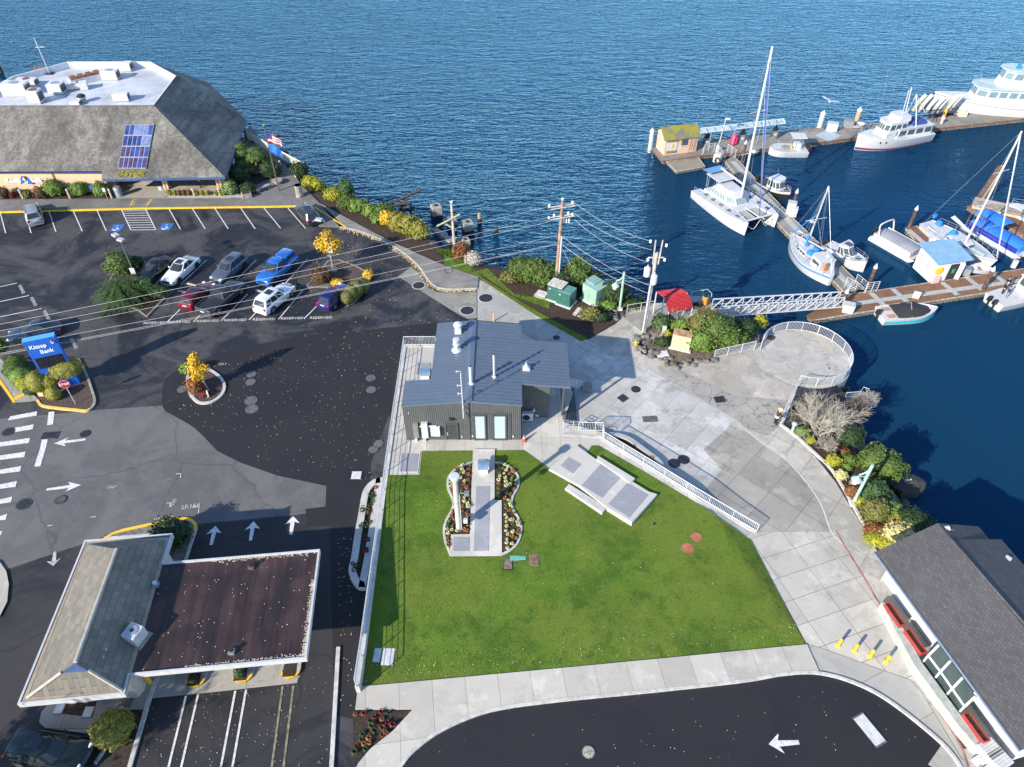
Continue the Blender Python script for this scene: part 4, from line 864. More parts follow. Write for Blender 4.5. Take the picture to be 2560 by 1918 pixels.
# ================================================================ walls, rails, garden, street furniture
def railing(name, label, pts, h=1.05, style='picket', every=1.8, m=None, r=.03, cat_='railing', rails=4, group=None):
 m = m or RAILM; pts = [Vector(p) for p in pts]; t = thing(name, label, cat_, pts[0], 0, group); U = Vector((0,0,1))
 tr = MB(); tr.tube([p+U*h for p in pts], r, 6); tr.build('top_rail', m, t, world=True)
 if style == 'picket':
  MB().tube([p+U*.12 for p in pts], r*.8, 5).build('bottom_rail', m, t, world=True); pk = MB()
 else:
  for k in range(1, rails): MB().tube([p+U*(h*k/rails) for p in pts], r*.55, 4).build('rail', m, t, world=True)
 n_acc = 0.0; nx = 0.0; tot = sum((pts[i+1]-pts[i]).length for i in range(len(pts)-1)); npost = max(1, round(tot/every)); sp = tot/npost; targets = [k*sp for k in range(npost+1)]
 def pt(s):
  for i in range(len(pts)-1):
   L = (pts[i+1]-pts[i]).length
   if s <= L + 1e-4 or i == len(pts)-2: return pts[i].lerp(pts[i+1], min(1, s/L))
   s -= L
 for s in targets: p = pt(s); MB().tube([p-U*.02, p+U*h], r*1.15, 6).build('post', m, t, world=True)
 if style == 'picket':
  k = 0; n = int(tot/.13)
  for k in range(1, n):
   p = pt(k*tot/n); pk.box(p+U*(h/2+.05), (.022,.022,h-.15))
  pk.build('pickets', m, t, world=True)
 return t
CWALL = mat('pale cast concrete', (.47,.465,.44), .8, var=.16, sc=1.2)
wl_pts = [at('V',*p,.85) for p in ((872,748),(866,790),(850,895),(835,1000),(815,1150),(795,1290),(780,1400),(767,1484))]
t = thing('retaining_wall', 'long pale concrete retaining wall between black asphalt and lawn', 'wall', (wl_pts[0].x, wl_pts[0].y, 0)); b = MB(); secs = []
for i, p in enumerate(wl_pts):
 z = .90; q = Vector((p.x-.02, p.y, 0)); secs.append([q, q+Vector((.27,0,0)), q+Vector((.27,0,z)), q+Vector((0,0,z))])
b.loft(secs); b.build('wall', CWALL, t, fix=True, world=True); b = MB(); p = at('V',872,748,.85); q = at('V',944,748,.85); b.box(((p.x+q.x)/2,p.y+.05,.47),(q.x-p.x,.3,.94)); b.build('wall', CWALL, t, world=True)
railing('wire_railing', 'long grey wire railing along the west edge of the lawn', [Vector((p.x+.1,p.y,.90)) for p in wl_pts], 1.05, 'wire', 1.9)
railing('picket_railing', 'short picket railing behind the grey building corner', [Vector((p.x+.1,p.y,.95)), Vector((q.x-.1,q.y,.95))], 1.05, 'picket', 2.0)
er = [atp('V',*p,.03) for p in ((1303,949),(1400,1008),(1500,1070),(1570,1112),(1634,1149))]
railing('picket_railing', 'long sloping picket railing between lawn path and plaza', er, .92, 'picket', 1.9)
t = thing('plaza_wall', 'low pale retaining wall under the long sloping railing', 'wall', (er[0].x,er[0].y,0)); secs = []
c0 = [at('V',1216,938,PZB), at('V',1300,944,PZB)] + er
for i, p in enumerate(c0):
 a, c = c0[max(i-1,0)], c0[min(i+1,len(c0)-1)]; d = (c-a).xy.normalized(); o = Vector((d.y,-d.x,0))*-.15; zt = (PZB if i < 3 else p.z)+.03; q = Vector((p.x,p.y,0)); secs.append([q-o, q+o, q+o+Vector((0,0,zt)), q-o+Vector((0,0,zt))])
MB().loft(secs).build('wall', CWALL, t, fix=True, world=True)
railing('picket_railing', 'short level picket railing at the top of the plaza wall', [at('I',1792,1172,.9), at('I',2012,1176,.9), er[0]+Vector((0,.1,.02))], 1.05, 'picket', 1.5)
def stairrail(label, a, c, z0, z1):
 p, q = at('I',*a,z0), at('I',*c,z1); t = thing('handrail', label, 'handrail', p, 0, 'handrails of the dark steps');
 for k in range(5): MB().tube([p+Vector((0,0,1.0-k*.2)), q+Vector((0,0,1.0-k*.2))], .025, 5).build('rail', RAILM, t, world=True)
 for f in (0,.5,1): r_ = p.lerp(q,f); MB().tube([r_, r_+Vector((0,0,1.02))], .03, 6).build('post', RAILM, t, world=True)
stairrail('white sloped handrail at lower end of the dark steps', (1652,1155), (1830,1160), PZB, .05)
stairrail('white sloped handrail under the canopy at upper end of the steps', (1715,765), (1825,790), PZB, .05)
p = at('I',1865,788,.0); t = thing('concrete_plinth', 'square weathered concrete block at end of the canopy handrail', 'block', p); MB().box((0,0,.25),(.9,.9,.5)).build('block', concrete('weathered block',(.3,.3,.27),stain=.5), t, bev=.02); MB().box((0,0,.52),(.8,.8,.04)).build('cap', concrete('block cap',(.26,.26,.22)), t)
a0 = math.atan2((at('J',1185,470)-CC).y, (at('J',1185,470)-CC).x); a1 = math.atan2((at('J',1445,705)-CC).y, (at('J',1445,705)-CC).x)
if a1 > a0: a1 -= 2*math.pi
arc = [CC + Vector((math.cos(a0+(a1-a0)*k/40), math.sin(a0+(a1-a0)*k/40), 0))*(CRAD-.12) + Vector((0,0,.05)) for k in range(41)]
railing('picket_railing', 'curved picket railing round the circular waterside terrace', arc, 1.08, 'picket', 1.55)
railing('picket_railing', 'straight picket railing between shrubs and terrace apron', [at('J',936,528,.05), at('J',1060,500,.05), at('J',1182,474,.05)], 1.05, 'picket', 1.6)
railing('wire_railing', 'slanting blue grey handrail on the wall beside the person', [at('J',1440,712,.06), at('J',1395,800,.06), at('J',1345,928,.06)], 1.0, 'wire', 2.4, rails=3)
railing('pipe_railing', 'white square railing of a landing below the terrace', [at('X1',585,95,-.6), at('X1',720,85,-.6), at('X1',745,40,-.6), at('X1',800,60,-.6)], 1.1, 'wire', 1.3, WHITE, rails=2)
t = thing('landing', 'small grey landing slab below the round terrace', 'landing', at('X1',650,90,-.7)); MB().box((.6,.3,-.1),(3.4,1.6,.2)).build('slab', WOODG, t);
for x_ in (-.9,2.0): MB().box((x_,.3,-1.4),(.2,.2,2.6)).build('support', WOODG, t)
# oval planters
def planter(label, outer, z, h, w, cat_='planter'):
 t = thing('oval_planter', label, cat_, outer[0], 0, 'kerbed oval planters'); secs = []; n = len(outer); inn = []
 A = sum(outer[i].x*outer[(i+1)%n].y-outer[(i+1)%n].x*outer[i].y for i in range(n)); sg = 1 if A > 0 else -1
 for i in range(n):
  d = (outer[(i+1)%n]-outer[i-1]).xy.normalized(); o = Vector((-d.y,d.x,0))*w*sg; p = Vector((outer[i].x,outer[i].y,z)); inn.append(p+o); secs.append([p, p+Vector((0,0,h)), p+o+Vector((0,0,h)), p+o])
 secs.append(secs[0]); MB().loft(secs, cap=False).build('kerb', CWALL, t, fix=True, world=True)
 MB().prism([(p.x,p.y) for p in inn], z, z+h*.6).build('soil', EARTH, t, world=True); return inn
lp = cat([at('X5',*p,.3) for p in ((245,52),(170,70),(110,125),(80,190),(55,330),(20,520),(-5,690),(-25,800),(10,890),(60,930),(110,930))], 3)
lp = lp + [at('X5',*p,.3) for p in ((150,720),(200,400))]
planter('pale kerbed oval planter against the west wall', lp, 0, .45, .5)
rp = cat([at('J',*p,.35) for p in ((262,990),(330,985),(420,1010),(520,1080),(600,1140),(635,1190),(625,1230))], 4) + [at('J',*p,.35) for p in ((590,1262),(450,1200),(290,1090))]
planter('pale kerbed oval planter against the plaza wall', rp, 0, .5, .38)
# guitar shaped garden
GZ = .84
def gz(c, pts, dz=0.0): return [Vector((q.x,q.y,0)) for q in [atp(c,x,y,dz) for x, y in pts]]
gl = cat(gz('P', [(603,97),(480,122),(350,190),(250,290),(216,400),(230,510),(275,610),(300,710),(283,800),(230,895),(180,1000),(160,1120),(175,1250),(215,1370),(265,1492)]), 5)
gr_ = cat(gz('P', [(935,97),(1060,115),(1180,180),(1270,280),(1300,385),(1275,490),(1215,600),(1192,700),(1215,800),(1280,905),(1332,1040),(1325,1175),(1270,1315),(1160,1420),(1035,1482)]), 5)
def hz(p, dz): return Vector((p.x, p.y, padz(p.x,p.y)+dz))
t = thing('garden_edging', 'pale curved concrete edging of the guitar-shaped flower bed', 'garden edging', hz(gl[0],0))
for L, sg in ((gl,1),(gr_,-1)):
 secs = []
 for i, p in enumerate(L):
  d = (L[min(i+1,len(L)-1)]-L[max(i-1,0)]).normalized(); o = Vector((-d.y,d.x,0))*.17*sg; secs.append([hz(p,-.1), hz(p+o,-.1)*1, hz(p+o,.12), hz(p,.12)])
 MB().loft(secs).build('edging', CWALL, t, fix=True, world=True)
gpath = gz('P', [(607,-92),(930,-92),(925,668),(1030,668),(1035,1494),(262,1499),(280,1175),(560,1170),(600,100)])
sheet('guitar_bed', [(p.x,p.y) for p in gl] + [(p.x,p.y) for p in gr_[::-1]], .06, EARTH, .8, padz)
sheet('garden_path', [(p.x,p.y) for p in gpath], .11, concrete('pale garden path', (.52,.50,.46), R(1), 0, 0, stain=.25), .8, padz)
GREYP = concrete('blue grey tactile panel', (.30,.31,.345), 0, .35, .35, stain=.22, joint=.85, jw=.02, slabvar=.03)
for nm, q in (('long_panel',[(655,466),(858,464),(838,1420),(618,1420)]),('square_panel',[(322,1215),(556,1213),(552,1420),(312,1420)])):
 sheet('garden_path_panel', [(p.x,p.y) for p in gz('P', q)], .128, GREYP, .8, padz)
sheet('pad_panel', [(p.x,p.y) for p in gz('V', [(868,980),(908,977),(903,1023),(862,1023)])], .02, concrete('pale slab', (.58,.57,.54), stain=.2), .8, padz)
sheet('pad_panel', [(p.x,p.y) for p in gz('L', [(268,142),(380,142),(368,258),(258,258)])], .04, GREYP, .8, padz)
sheet('pad_panel', [(p.x,p.y) for p in gz('K', [(500,280),(690,280),(690,455),(480,455)])], .02, GREYP, .8, padz)
SZ = 1.06; ST = concrete('stage concrete', (.53,.515,.48), 0, 0, 0, stain=.25)
t = thing('stage_slab', 'raised pale concrete stage with three blue grey panels on the lawn', 'stage', at('L',1700,350,SZ))
def slab(pts, z0, z1, nm='slab', m=ST): MB().prism([(p.x,p.y) for p in ats('L', pts, z1)], z0, z1).build(nm, m, t, world=True, bev=.02)
slab([(1222,240),(1398,82),(1535,180),(1870,385),(1925,402),(1760,586),(1600,492),(1415,345)], .5, SZ)
slab([(1540,152),(1782,300),(1745,330),(1530,178)], .5, SZ+.08, 'bench_step')
slab([(1352,335),(1598,487),(1568,522),(1326,366)], .4, SZ-.07, 'step')
for q in ([(1352,162),(1432,210),(1378,270),(1296,217)], [(1558,208),(1694,290),(1568,427),(1434,345)], [(1730,328),(1868,408),(1744,556),(1606,467)]):
 MB().prism([(p.x,p.y) for p in ats('L', q, SZ+.01)], SZ-.02, SZ+.012).build('panel', GREYP, t, world=True)
p0 = atp('P', 398, 1080); H = 0; q = at('P',340,280,0); HP = aty('P',340,330,p0.y).z - p0.z
t = thing('light_column', 'tall white round column with wide cap in the guitar bed', 'light column', p0); COLW = mat('cream white column', (.55,.53,.48), .5, var=.08)
MB().lathe((0,0,0), [(.20,0),(.19,HP*.5),(.18,HP)], 20).build('shaft', COLW, t, smooth=True, ang=40); MB().lathe((0,0,HP), [(.19,-.05),(.34,0),(.34,.24),(.31,.27),(.02,.28)], 20).build('cap', ALU, t, smooth=True, ang=40)
MB().lathe((0,0,HP*.55), [(.205,0),(.205,.05)], 20).build('band', STEEL, t); MB().tube([(.22,-.1,.0),(.22,-.05,HP*.7)], .03, 5).build('conduit', ALU, t)
MB().tube([(.25,0,HP*.72),(.6,0,HP*.72)], .03, 5).box((.75,-.02,HP*.72),(.32,.3,.25)).build('floodlight', STEEL, t)
MB().box((.52,0,1.0),(.3,.22,.4)).build('control_box', ALU, t)
MB().lathe((0,0,0), [(.28,0),(.28,.08)], 20).build('base_flange', mat('rust base', (.25,.12,.07), .8), t)
def arched_hood(label, p, rzv=0.0):
 t = thing('utility_hood', label, 'utility box', p, rzv, 'arched metal hoods'); t.matrix_basis = t.matrix_basis @ Matrix.Diagonal((.62,.75,.8,1)); MB().box((0,0,.45),(1.05,1.05,.9)).build('body', ALU, t); b = MB(); secs = []
 for y in (-.72,.72): secs.append([Vector((x, y, .9+.42*math.cos(x/.75*1.35)-.12)) for x in (-.72,-.55,-.36,-.18,0,.18,.36,.55,.72)] + [Vector((.72,y,.84)), Vector((-.72,y,.84))])
 MB().loft(secs).xf(Matrix.Rotation(R(90),4,'Z')).build('arched_roof', mat('blue tinted arched metal', (.28,.42,.58), .22, .55), t, fix=True)
 for y in (-.66,.66): MB().tube([(y,-.7,.98),(y,.7,.98)], .07, 6).build('edge_trim', WHITE, t)
arched_hood('arched blue topped metal hood on the garden path', atp('P',765,275) + Vector((0,.35,.1)))
arched_hood('arched blue topped metal hood behind the grey building', atp('K',620,510)+Vector((0,.1,.02)))
def lid(nm, label, c, x, y, d, m, rz=0, grp=None, rnd_=False, rim=STEEL, z=None):
 p = atp(c,x,y); p.z = (p.z+.03) if z is None else z; t = thing(nm, label, 'hatch' if not rnd_ else 'manhole cover', p, rz, grp)
 if rnd_: MB().lathe((0,0,0), [(d*1.14,0),(d*1.14,.012)], 20).build('frame', rim, t); MB().lathe((0,0,.012), [(d,0),(d,.008)], 20).build('lid', m, t)
 else: MB().box((0,0,.01),(d[0]*1.12,d[1]*1.12,.03)).build('frame', rim, t); MB().box((0,0,.03),(d[0],d[1],.03)).build('lid', m, t, bev=.008)
 return t
PALE = mat('pale concrete lid', (.55,.56,.56), .7, var=.15); TEAL = mat('teal plastic lid', (.13,.42,.33), .5); BRN = mat('mud stained lid', (.17,.13,.11), .8, var=.5, sc=4)
lid('lawn_hatch','narrow pale rectangular lid in the lawn corner','L',112,1446,(.44,.9),PALE, R(-2)); lid('lawn_hatch','wide pale rectangular lid in the lawn corner','L',183,1456,(.72,1.1),PALE, R(-2))
lid('valve_cover','larger teal lid below the guitar bed','L',1002,818,(.62,.38),TEAL); lid('valve_cover','smaller teal lid below the guitar bed','L',1050,818,(.48,.28),TEAL)
lid('valve_box','dark muddy lid left of the teal lids','L',958,856,(.58,.85),BRN,0,rim=BLACK); lid('valve_box','brown muddy lid right of the teal lids','L',1126,830,(.6,.85),mat('rust brown lid',(.2,.12,.08),.8,var=.4),0,rim=mat('grey lid rim',(.2,.19,.19),.7))
REDD = mat('faded red disc', (.38,.13,.08), .8, var=.2); lid('red_disc','faded red round lid in lawn, upper one','V',1504,1160,.36,REDD,0,None,True,rim=REDD); lid('red_disc','faded red round lid in lawn, lower one','V',1485,1184,.4,REDD,0,None,True,rim=REDD)
lid('lawn_drain','tiny dark round drain in the lawn beside the stage','L',1905,596,.12,BLACK,0,None,True)
DK = mat('dark iron cover', (.035,.037,.045), .5, .3, var=.3, sc=6); GI = mat('grey iron cover', (.14,.14,.145), .6, .3, var=.3, sc=6); PR = mat('pale frame', (.5,.5,.48), .8)
mh = [('large dark manhole in concrete apron, left one','D',142,752,.62,DK,PR),('large dark manhole in concrete apron beside leaf-filled kerb','D',528,950,.68,DK,PR),('large dark manhole on the promenade near pale corner slab','D',676,852,.7,DK,PR),('small round cover on the stained path square','D',452,745,.2,GI,GI),('dark round manhole in pale slab behind grey building','D',1238,1164,.36,DK,PR),
 ('dark round manhole on the plaza right of the steps','J',468,675,.38,DK,DK),('dark plaza manhole left of the pair below planter','J',705,1126,.43,DK,DK),('dark plaza manhole right of the pair below planter','J',760,1115,.43,DK,DK),
 ('grey manhole in black asphalt left of the round island','O',1432,435,.42,GI,GI),('topmost grey manhole of the left column in black asphalt','B',1378,972,.4,GI,GI),('second grey manhole of the left column in black asphalt','B',1374,1015,.4,GI,GI),('third grey manhole of the left column in black asphalt','B',1376,1118,.5,GI,GI),('fourth grey manhole of the left column in black asphalt','B',1380,1164,.5,GI,GI),
 ('upper grey manhole of the right pair in black asphalt','B',2044,993,.4,GI,GI),('lower grey manhole of the right pair in black asphalt','B',2047,1058,.4,GI,GI),('grey manhole near the grey building corner, upper','K',-330,470,.4,GI,GI),('grey round cover by the dark lot edge above building','D',162,1170,.35,GI,GI),
 ('dark round cover in grey street near the two island kerb','O',648,790,.36,DK,DK),('grey round cover at tail of right-pointing arrow','O',450,1315,.38,mat('street cover',(.07,.07,.07),.7,var=.3),DK),('large ringed manhole on the crosswalk','O',150,1352,.5,DK,mat('street cover',(.07,.07,.07),.7)),('half cropped ring manhole at left frame edge','O',30,775,.45,DK,mat('street cover',(.07,.07,.07),.7)),
 ('round manhole in black road at the bottom','V',1271,1625,.34,mat('leaf filled cover',(.33,.3,.25),.8,var=.5,sc=9),GI),('grey manhole by the wall, lower left of building, left one','L',78,72,.36,GI,GI),('grey manhole by the wall, lower left of building, right one','L',112,33,.36,GI,GI)]
for lb, c, x, y, r, m, rm in mh:
 if c == 'K': continue
 lid('manhole_cover', lb, c, x, y, r, m, 0, 'manhole covers', True, rm, .042)
for lb, c, x, y, d, m, rz_ in (('pale square lid in the black asphalt beside the wall','V',767,1013,(.75,.75),PALE,0),('pale rectangular vault lid on the black road','N',710,1415,(.75,1.75),PALE,R(26)),('dark grate on the pale plaza slab','J',388,730,(.7,.7),DK,R(40)),('grey plaza hatch with rectangular frame','J',555,857,(1.1,.6),GI,R(3)),('dark rectangular grate on cracked concrete','J',972,778,(.85,.7),DK,R(10)),('dark storm grate beside the stop line','O',362,806,(1.2,.75),DK,R(5)),('small square grate on the drive-through walk','M',800,1252,(.55,.5),GI,R(-5))):
 lid('drain_grate', lb, c, x, y, d, m, rz_, None, False, GI, .05 if 'drive' not in lb else .1)
# bollards, cone, hydrant, cabinets
def bollard(c, x, y, lb, h=.82, r=.1, grp=None, cap=True, z=.03, m=YELL):
 p = at(c,x,y,z); t = thing('bollard', lb, 'bollard', p, 0, grp); MB().lathe((0,0,0), [(r,0),(r,h-.06),(r*.75,h),(r*.1,h+.02)], 12).build('post', m, t, smooth=True, ang=40)
 if cap: MB().lathe((0,0,0), [(r*1.6,0),(r*1.6,.05),(r*1.2,.14),(r*1.02,.18)], 12).build('base', m, t)
 return t
for k, (x, y) in enumerate(((507,868),(612,902),(713,938),(818,975))): bollard('N',x,y,['leftmost','second from left','third from left','rightmost'][k]+' of the four yellow bollards across the walk', grp='yellow bollards in a row')
bollard('D',741,1085,'single slim yellow post behind the grey building',.95,.07,cap=False)
p = at('Q',755,598,PZB); t = thing('traffic_cone', 'orange and white traffic cone beside grey building corner', 'traffic cone', p); ORG = mat('orange plastic', (.8,.12,.03), .5)
MB().box((0,0,.02),(.36,.36,.04)).build('base', ORG, t, bev=.01); MB().lathe((0,0,.04), [(.15,0),(.105,.28)], 14).build('cone', ORG, t); MB().lathe((0,0,.32), [(.105,0),(.07,.2)], 14).build('reflective_band', WHITE, t); MB().lathe((0,0,.52), [(.07,0),(.035,.2)], 14).build('tip', ORG, t)
p = at('C3',190,1070,.06); t = thing('fire_hydrant', 'yellow fire hydrant with teal cap beside dark rocks', 'hydrant', p); HY = mat('hydrant yellow', (.75,.45,.05), .5)
MB().lathe((0,0,0), [(.2,0),(.2,.06),(.14,.08),(.13,.5),(.17,.52),(.17,.58)], 12).build('barrel', HY, t); MB().lathe((0,0,.58), [(.16,0),(.13,.12),(.05,.18),(.04,.24)], 12).build('bonnet', mat('teal cap',(.05,.35,.33),.5), t)
for s in (-1,1): MB().tube([(0,0,.4),(s*.26,0,.4)], .07, 8).build('nozzle', HY, t)
MB().tube([(0,0,.36),(0,-.24,.36)], .09, 8).build('pumper_nozzle', HY, t)
def cabinet(lb, p, rz_, d, m, top=None, pad=True, doors=2, notch=False):
 t = thing('utility_cabinet', lb, 'utility cabinet', p, rz_)
 if pad: MB().box((0,0,.06),(d[0]*1.18,d[1]*1.2,.14)).build('pad', PALE, t)
 MB().box((0,0,d[2]/2+.13),d).build('housing', m, t, bev=.03); MB().box((0,0,d[2]+.15),(d[0]*1.03,d[1]*1.03,.06)).build('lid', top or m, t, bev=.02)
 for k in range(doors):
  w = d[0]/doors; MB().box((-d[0]/2+w*(k+.5),-d[1]/2-.012,d[2]/2+.13),(w*.93,.025,d[2]*.9)).build('door', m, t)
 MB().box((d[0]*.04,-d[1]/2-.04,d[2]*.5+.1),(.05,.05,.16)).build('handle', STEEL, t); MB().box((-d[0]*.3,-d[1]/2-.03,d[2]*.85),(.2,.01,.12)).build('warning_label', WHITE, t)
 return t
DG = mat('dark green enamel', (.035,.13,.11), .45, var=.1); LG = mat('pale sage enamel', (.27,.45,.36), .45, var=.08)
pq = (at('X3',950,640)+at('X3',1130,700))/2; rz1 = head(at('X3',950,640), at('X3',1130,705))
cabinet('dark green utility cabinet with bleached top, left of pair', pq+Vector((.45,.75,.05)), rz1, (1.65,1.35,1.75), DG, mat('bleached top',(.5,.48,.42),.7,var=.3), doors=1)
pq = (at('X3',1175,740)+at('X3',1325,790))/2; cabinet('dark green utility cabinet with teal top, right of pair', pq+Vector((.4,.75,.05)), rz1, (1.45,1.35,1.55), DG, mat('teal enamel',(.10,.27,.23),.45), doors=1)
pq = at('X3',1640,615); pr_ = at('X3',1940,800); t = cabinet('large pale sage transformer cabinet with stepped top', (pq+pr_)/2+Vector((.75,.95,.05)), head(pq,pr_), ((pr_-pq).length*.97,1.9,1.75), LG)
MB().box((-.5,.2,2.0),(1.2,1.2,.14)).build('vent_cap', mat('grey green lid',(.2,.36,.33),.5), t)
pq = at('C3',795,1130); pr_ = at('C3',1035,1185); cabinet('tan cabinet with rusty lid among shrubs near terrace', (pq+pr_)/2+Vector((.1,.5,.05)), head(pq,pr_), (1.75,1.0,1.55), mat('sun-bleached tan enamel',(.55,.5,.3),.6,var=.15,sc=1.2), mat('rusty tan lid',(.4,.22,.13),.8,var=.35,sc=2))
for lb, x, y, d in (('raised square concrete lid beside dark green cabinets',805,500,(1.3,1.1)),('square concrete vault lid in front of pale sage cabinet',1650,890,(1.4,1.2))):
 p = at('X3',x,y,.06); t = thing('vault_lid', lb, 'hatch', p, R(-28)); MB().box((0,0,.1),(d[0],d[1],.25)).build('collar', mat('vault collar',(.3,.28,.25),.85), t); MB().box((0,0,.25),(d[0]*.85,d[1]*.8,.06)).build('lid', PALE, t)
p = at('C3',640,900,.06); t = thing('meter_box', 'pale grey upright meter box among plants by the pier', 'utility box', p, R(-15)); MB().box((0,0,.55),(.42,.3,1.1)).build('housing', mat('pale grey green box',(.5,.56,.52),.5), t, bev=.03); MB().box((0,-.16,.6),(.34,.02,.7)).build('door', mat('pale grey green box',(.5,.56,.52),.5), t)
p = at('C3',625,1215,.06); t = thing('vault_lid', 'flat weathered concrete lid in the gravel bed', 'hatch', p, R(8)); MB().box((0,0,.06),(1.1,.8,.14)).build('collar', PALE, t); MB().box((0,0,.14),(.95,.65,.03)).build('lid', PALE, t)
# utility poles and wires
PW = mat('brown timber pole', (.36,.22,.14), .85, var=.3, sc=1.5, bump=.3); PG = mat('grey timber pole', (.42,.39,.35), .85, var=.3, sc=1.5, bump=.3); INS = mat('white insulator', (.7,.7,.7), .3)
WIRE = mat('pale cable', (.55,.53,.52), .5, .2); DWIRE = mat('dark cable', (.03,.03,.033), .6)
def poletop(base, c, x, y): return aty(c, x, y, base.y).z
pb = at('C4',290,1425,.05); HT = poletop(pb,'C4',355,130)
upole = thing('utility_pole', 'tall brown timber utility pole with crossarms and white conduit beside green cabinets', 'utility pole', pb)
MB().tube([(0,0,0),(.25,0,HT)], .19, 10, .13).build('pole', PW, upole)
for zz in (HT-.6, HT-1.7): MB().tube([(-1.1,-.35,zz),(1.35,.35,zz)], .08, 4).build('crossarm', PG, upole); MB().tube([(-.9,-.55,zz-.1),(1.5,.2,zz-.1)], .07, 4).build('crossarm', PG, upole)
for k, (x_, zz) in enumerate(((-1.0,HT-.6),(1.25,HT-.6),(-.5,HT-1.7),(.9,HT-1.7),(.25,HT-.1),(1.3,HT-1.9),(-1.0,HT-1.9))): MB().lathe((x_,x_*.28,zz+.05), [(.06,0),(.13,.08),(.08,.14),(.13,.2),(.05,.28)], 8).build('insulator', INS, upole)
MB().tube([(.24,-.12,.1),(.34,-.12,HT*.62)], .08, 6).build('conduit', WHITE, upole)
for k in range(3): MB().lathe((.5+k*.25,.3,HT-2.6), [(.07,0),(.07,.45)], 8).build('cutout', INS, upole)
rb = at('D',1927,1168,.05); HR = poletop(rb,'D',2028,548); tx = aty('D',2028,548,rb.y).x - rb.x
rpole = thing('utility_pole', 'grey timber utility pole with two white transformers near red canopy', 'utility pole', rb)
MB().tube([(0,0,0),(tx,0,HR)], .2, 10, .15).build('pole', PG, rpole); MB().tube([(-.15,-.2,.1),(tx*.75-.15,-.2,HR*.62)], .1, 6).build('conduit', WHITE, rpole)
MB().tube([(tx-.7,0,HR-.5),(tx+.7,0,HR-.5)], .07, 4).build('crossarm', PG, rpole)
for s in (-.2,.28): MB().tube([(tx+s,.0,HR-1.2),(tx+s*1.3,0,HR+1.3)], .07, 5).build('pole_top_arm', PG, rpole)
for x_, y_, zz in ((-.62,-.1,HR-2.4),(.02,-.45,HR-3.0)): MB().lathe((tx*.85+x_,y_,zz), [(.27,0),(.3,.05),(.3,.85),(.2,.95),(.06,1.0),(.05,1.2)], 14).build('transformer', WHITE, rpole)
for x_, zz in ((-.7,HR+1.3),(.75,HR+.9),(.8,HR-.6),(-.7,HR-.6)): MB().lathe((tx+x_,0,zz-.3), [(.06,0),(.13,.1),(.06,.18),(.13,.26),(.05,.34)], 8).build('insulator', INS, rpole)
ob = at('D',432,520,.0); HO = poletop(ob,'D',405,150)
t = thing('old_timber_pole', 'weathered pale timber pole with leaning mossy crossarms on the shore', 'pole', ob); MB().tube([(0,0,-.5),(-.05,0,HO)], .17, 8, .12).build('pole', PG, t)
q = [aty('D',*p,ob.y-.1) - ob for p in ((292,335),(475,240))]; MB().tube(q, .12, 4).build('crossarm', mat('mossy timber',(.30,.29,.17),.9,var=.3), t)
q = [aty('D',*p,ob.y+.1) - ob for p in ((352,310),(443,368))]; MB().tube(q, .11, 4).build('crossarm', PG, t)
b = MB(); b.blob((-.05,0,HO+.12), (.2,.1,.1), 8, 5, .1); b.blob((.08,0,HO+.24), .07, 8, 5, .05); g_ = tag(b.build('gull', WHITE), 'white gull perched on top of the old timber pole', 'bird'); g_.location = ob
def wire(nm, lb, p, q, sag, m=WIRE, r=.014, grp='power lines between the poles'):
 n = 16; pts = [p.lerp(q, k/n) - Vector((0,0,sag*4*(k/n)*(1-k/n))) for k in range(n+1)]
 return tag(MB().tube(pts, r, 4).build(nm, m), lb, 'cable', grp)
PT = lambda x, y, z: pb + Vector((x,y,z)); RT = lambda x, y, z: rb + Vector((x,y,z))
wr = [((1.25,.3,HT-.3),(tx-.7,0,HR+1.2)),((1.35,.3,HT-1.5),(tx-.5,0,HR+.3)),((1.5,.2,HT-2.2),(tx-.75,0,HR-1.0)),((.3,0,HT*.62),(tx*.7,0,HR*.60)),((.3,0,HT*.53),(tx*.62,0,HR*.5))]
nm_ = ['topmost','second','third','fourth','lowest']
for k, (a, c) in enumerate(wr): wire('power_line', nm_[k]+' cable running from the tall brown pole to the transformer pole', PT(*a), RT(*c), .5)
lw = [((-1.0,-.3,HT-.5),(0,718,'B')),((-1.05,-.4,HT-1.6),(0,755,'B')),((-.9,-.5,HT-2.0),(0,790,'B')),((-.1,0,HT*.62),(0,850,'B')),((-.1,0,HT*.53),(0,880,'B')),((-.1,0,HT*.52),(0,888,'B'))]
for k, (a, c) in enumerate(lw):
 p = PT(*a); zf = [7.6,7.2,6.8,5.2,4.4,4.3][k]; q = at('B', c[0], c[1]+6, zf); q2 = p + (q-p)*1.12; q2.z = p.z + (zf-p.z)*1.12
 wire('power_line', ['topmost','second highest','third','fourth','fifth','lowest'][k]+' of the cables crossing the parking lot to the left', p, q2, .35, WIRE, .014, 'power lines over the parking lot')
pg_ = at('C4',690,1430,.1); wire('guy_wire', 'steel guy wire with white guard sloping from the tall brown pole', PT(.2,0,HT*.53), pg_, 0, WIRE, .02, None)
d_ = (PT(.2,0,HT*.53)-pg_).normalized(); tag(MB().tube([pg_, pg_+d_*2.6], .06, 6).build('guy_guard', WHITE), 'white plastic guard round the foot of the guy wire', 'cable guard')
b = MB(); pm_ = PT(-.1,0,HT*.53).lerp(at('B',0,888,4.3), .22); b.tube(cat([pm_+Vector((math.cos(a)*.4,math.sin(a)*.1,-.5+math.sin(a)*.4)) for a in [k*.63 for k in range(11)]],2), .04, 5); tag(b.build('cable_loop', DWIRE), 'black coil of spare cable hanging from the low line', 'cable')
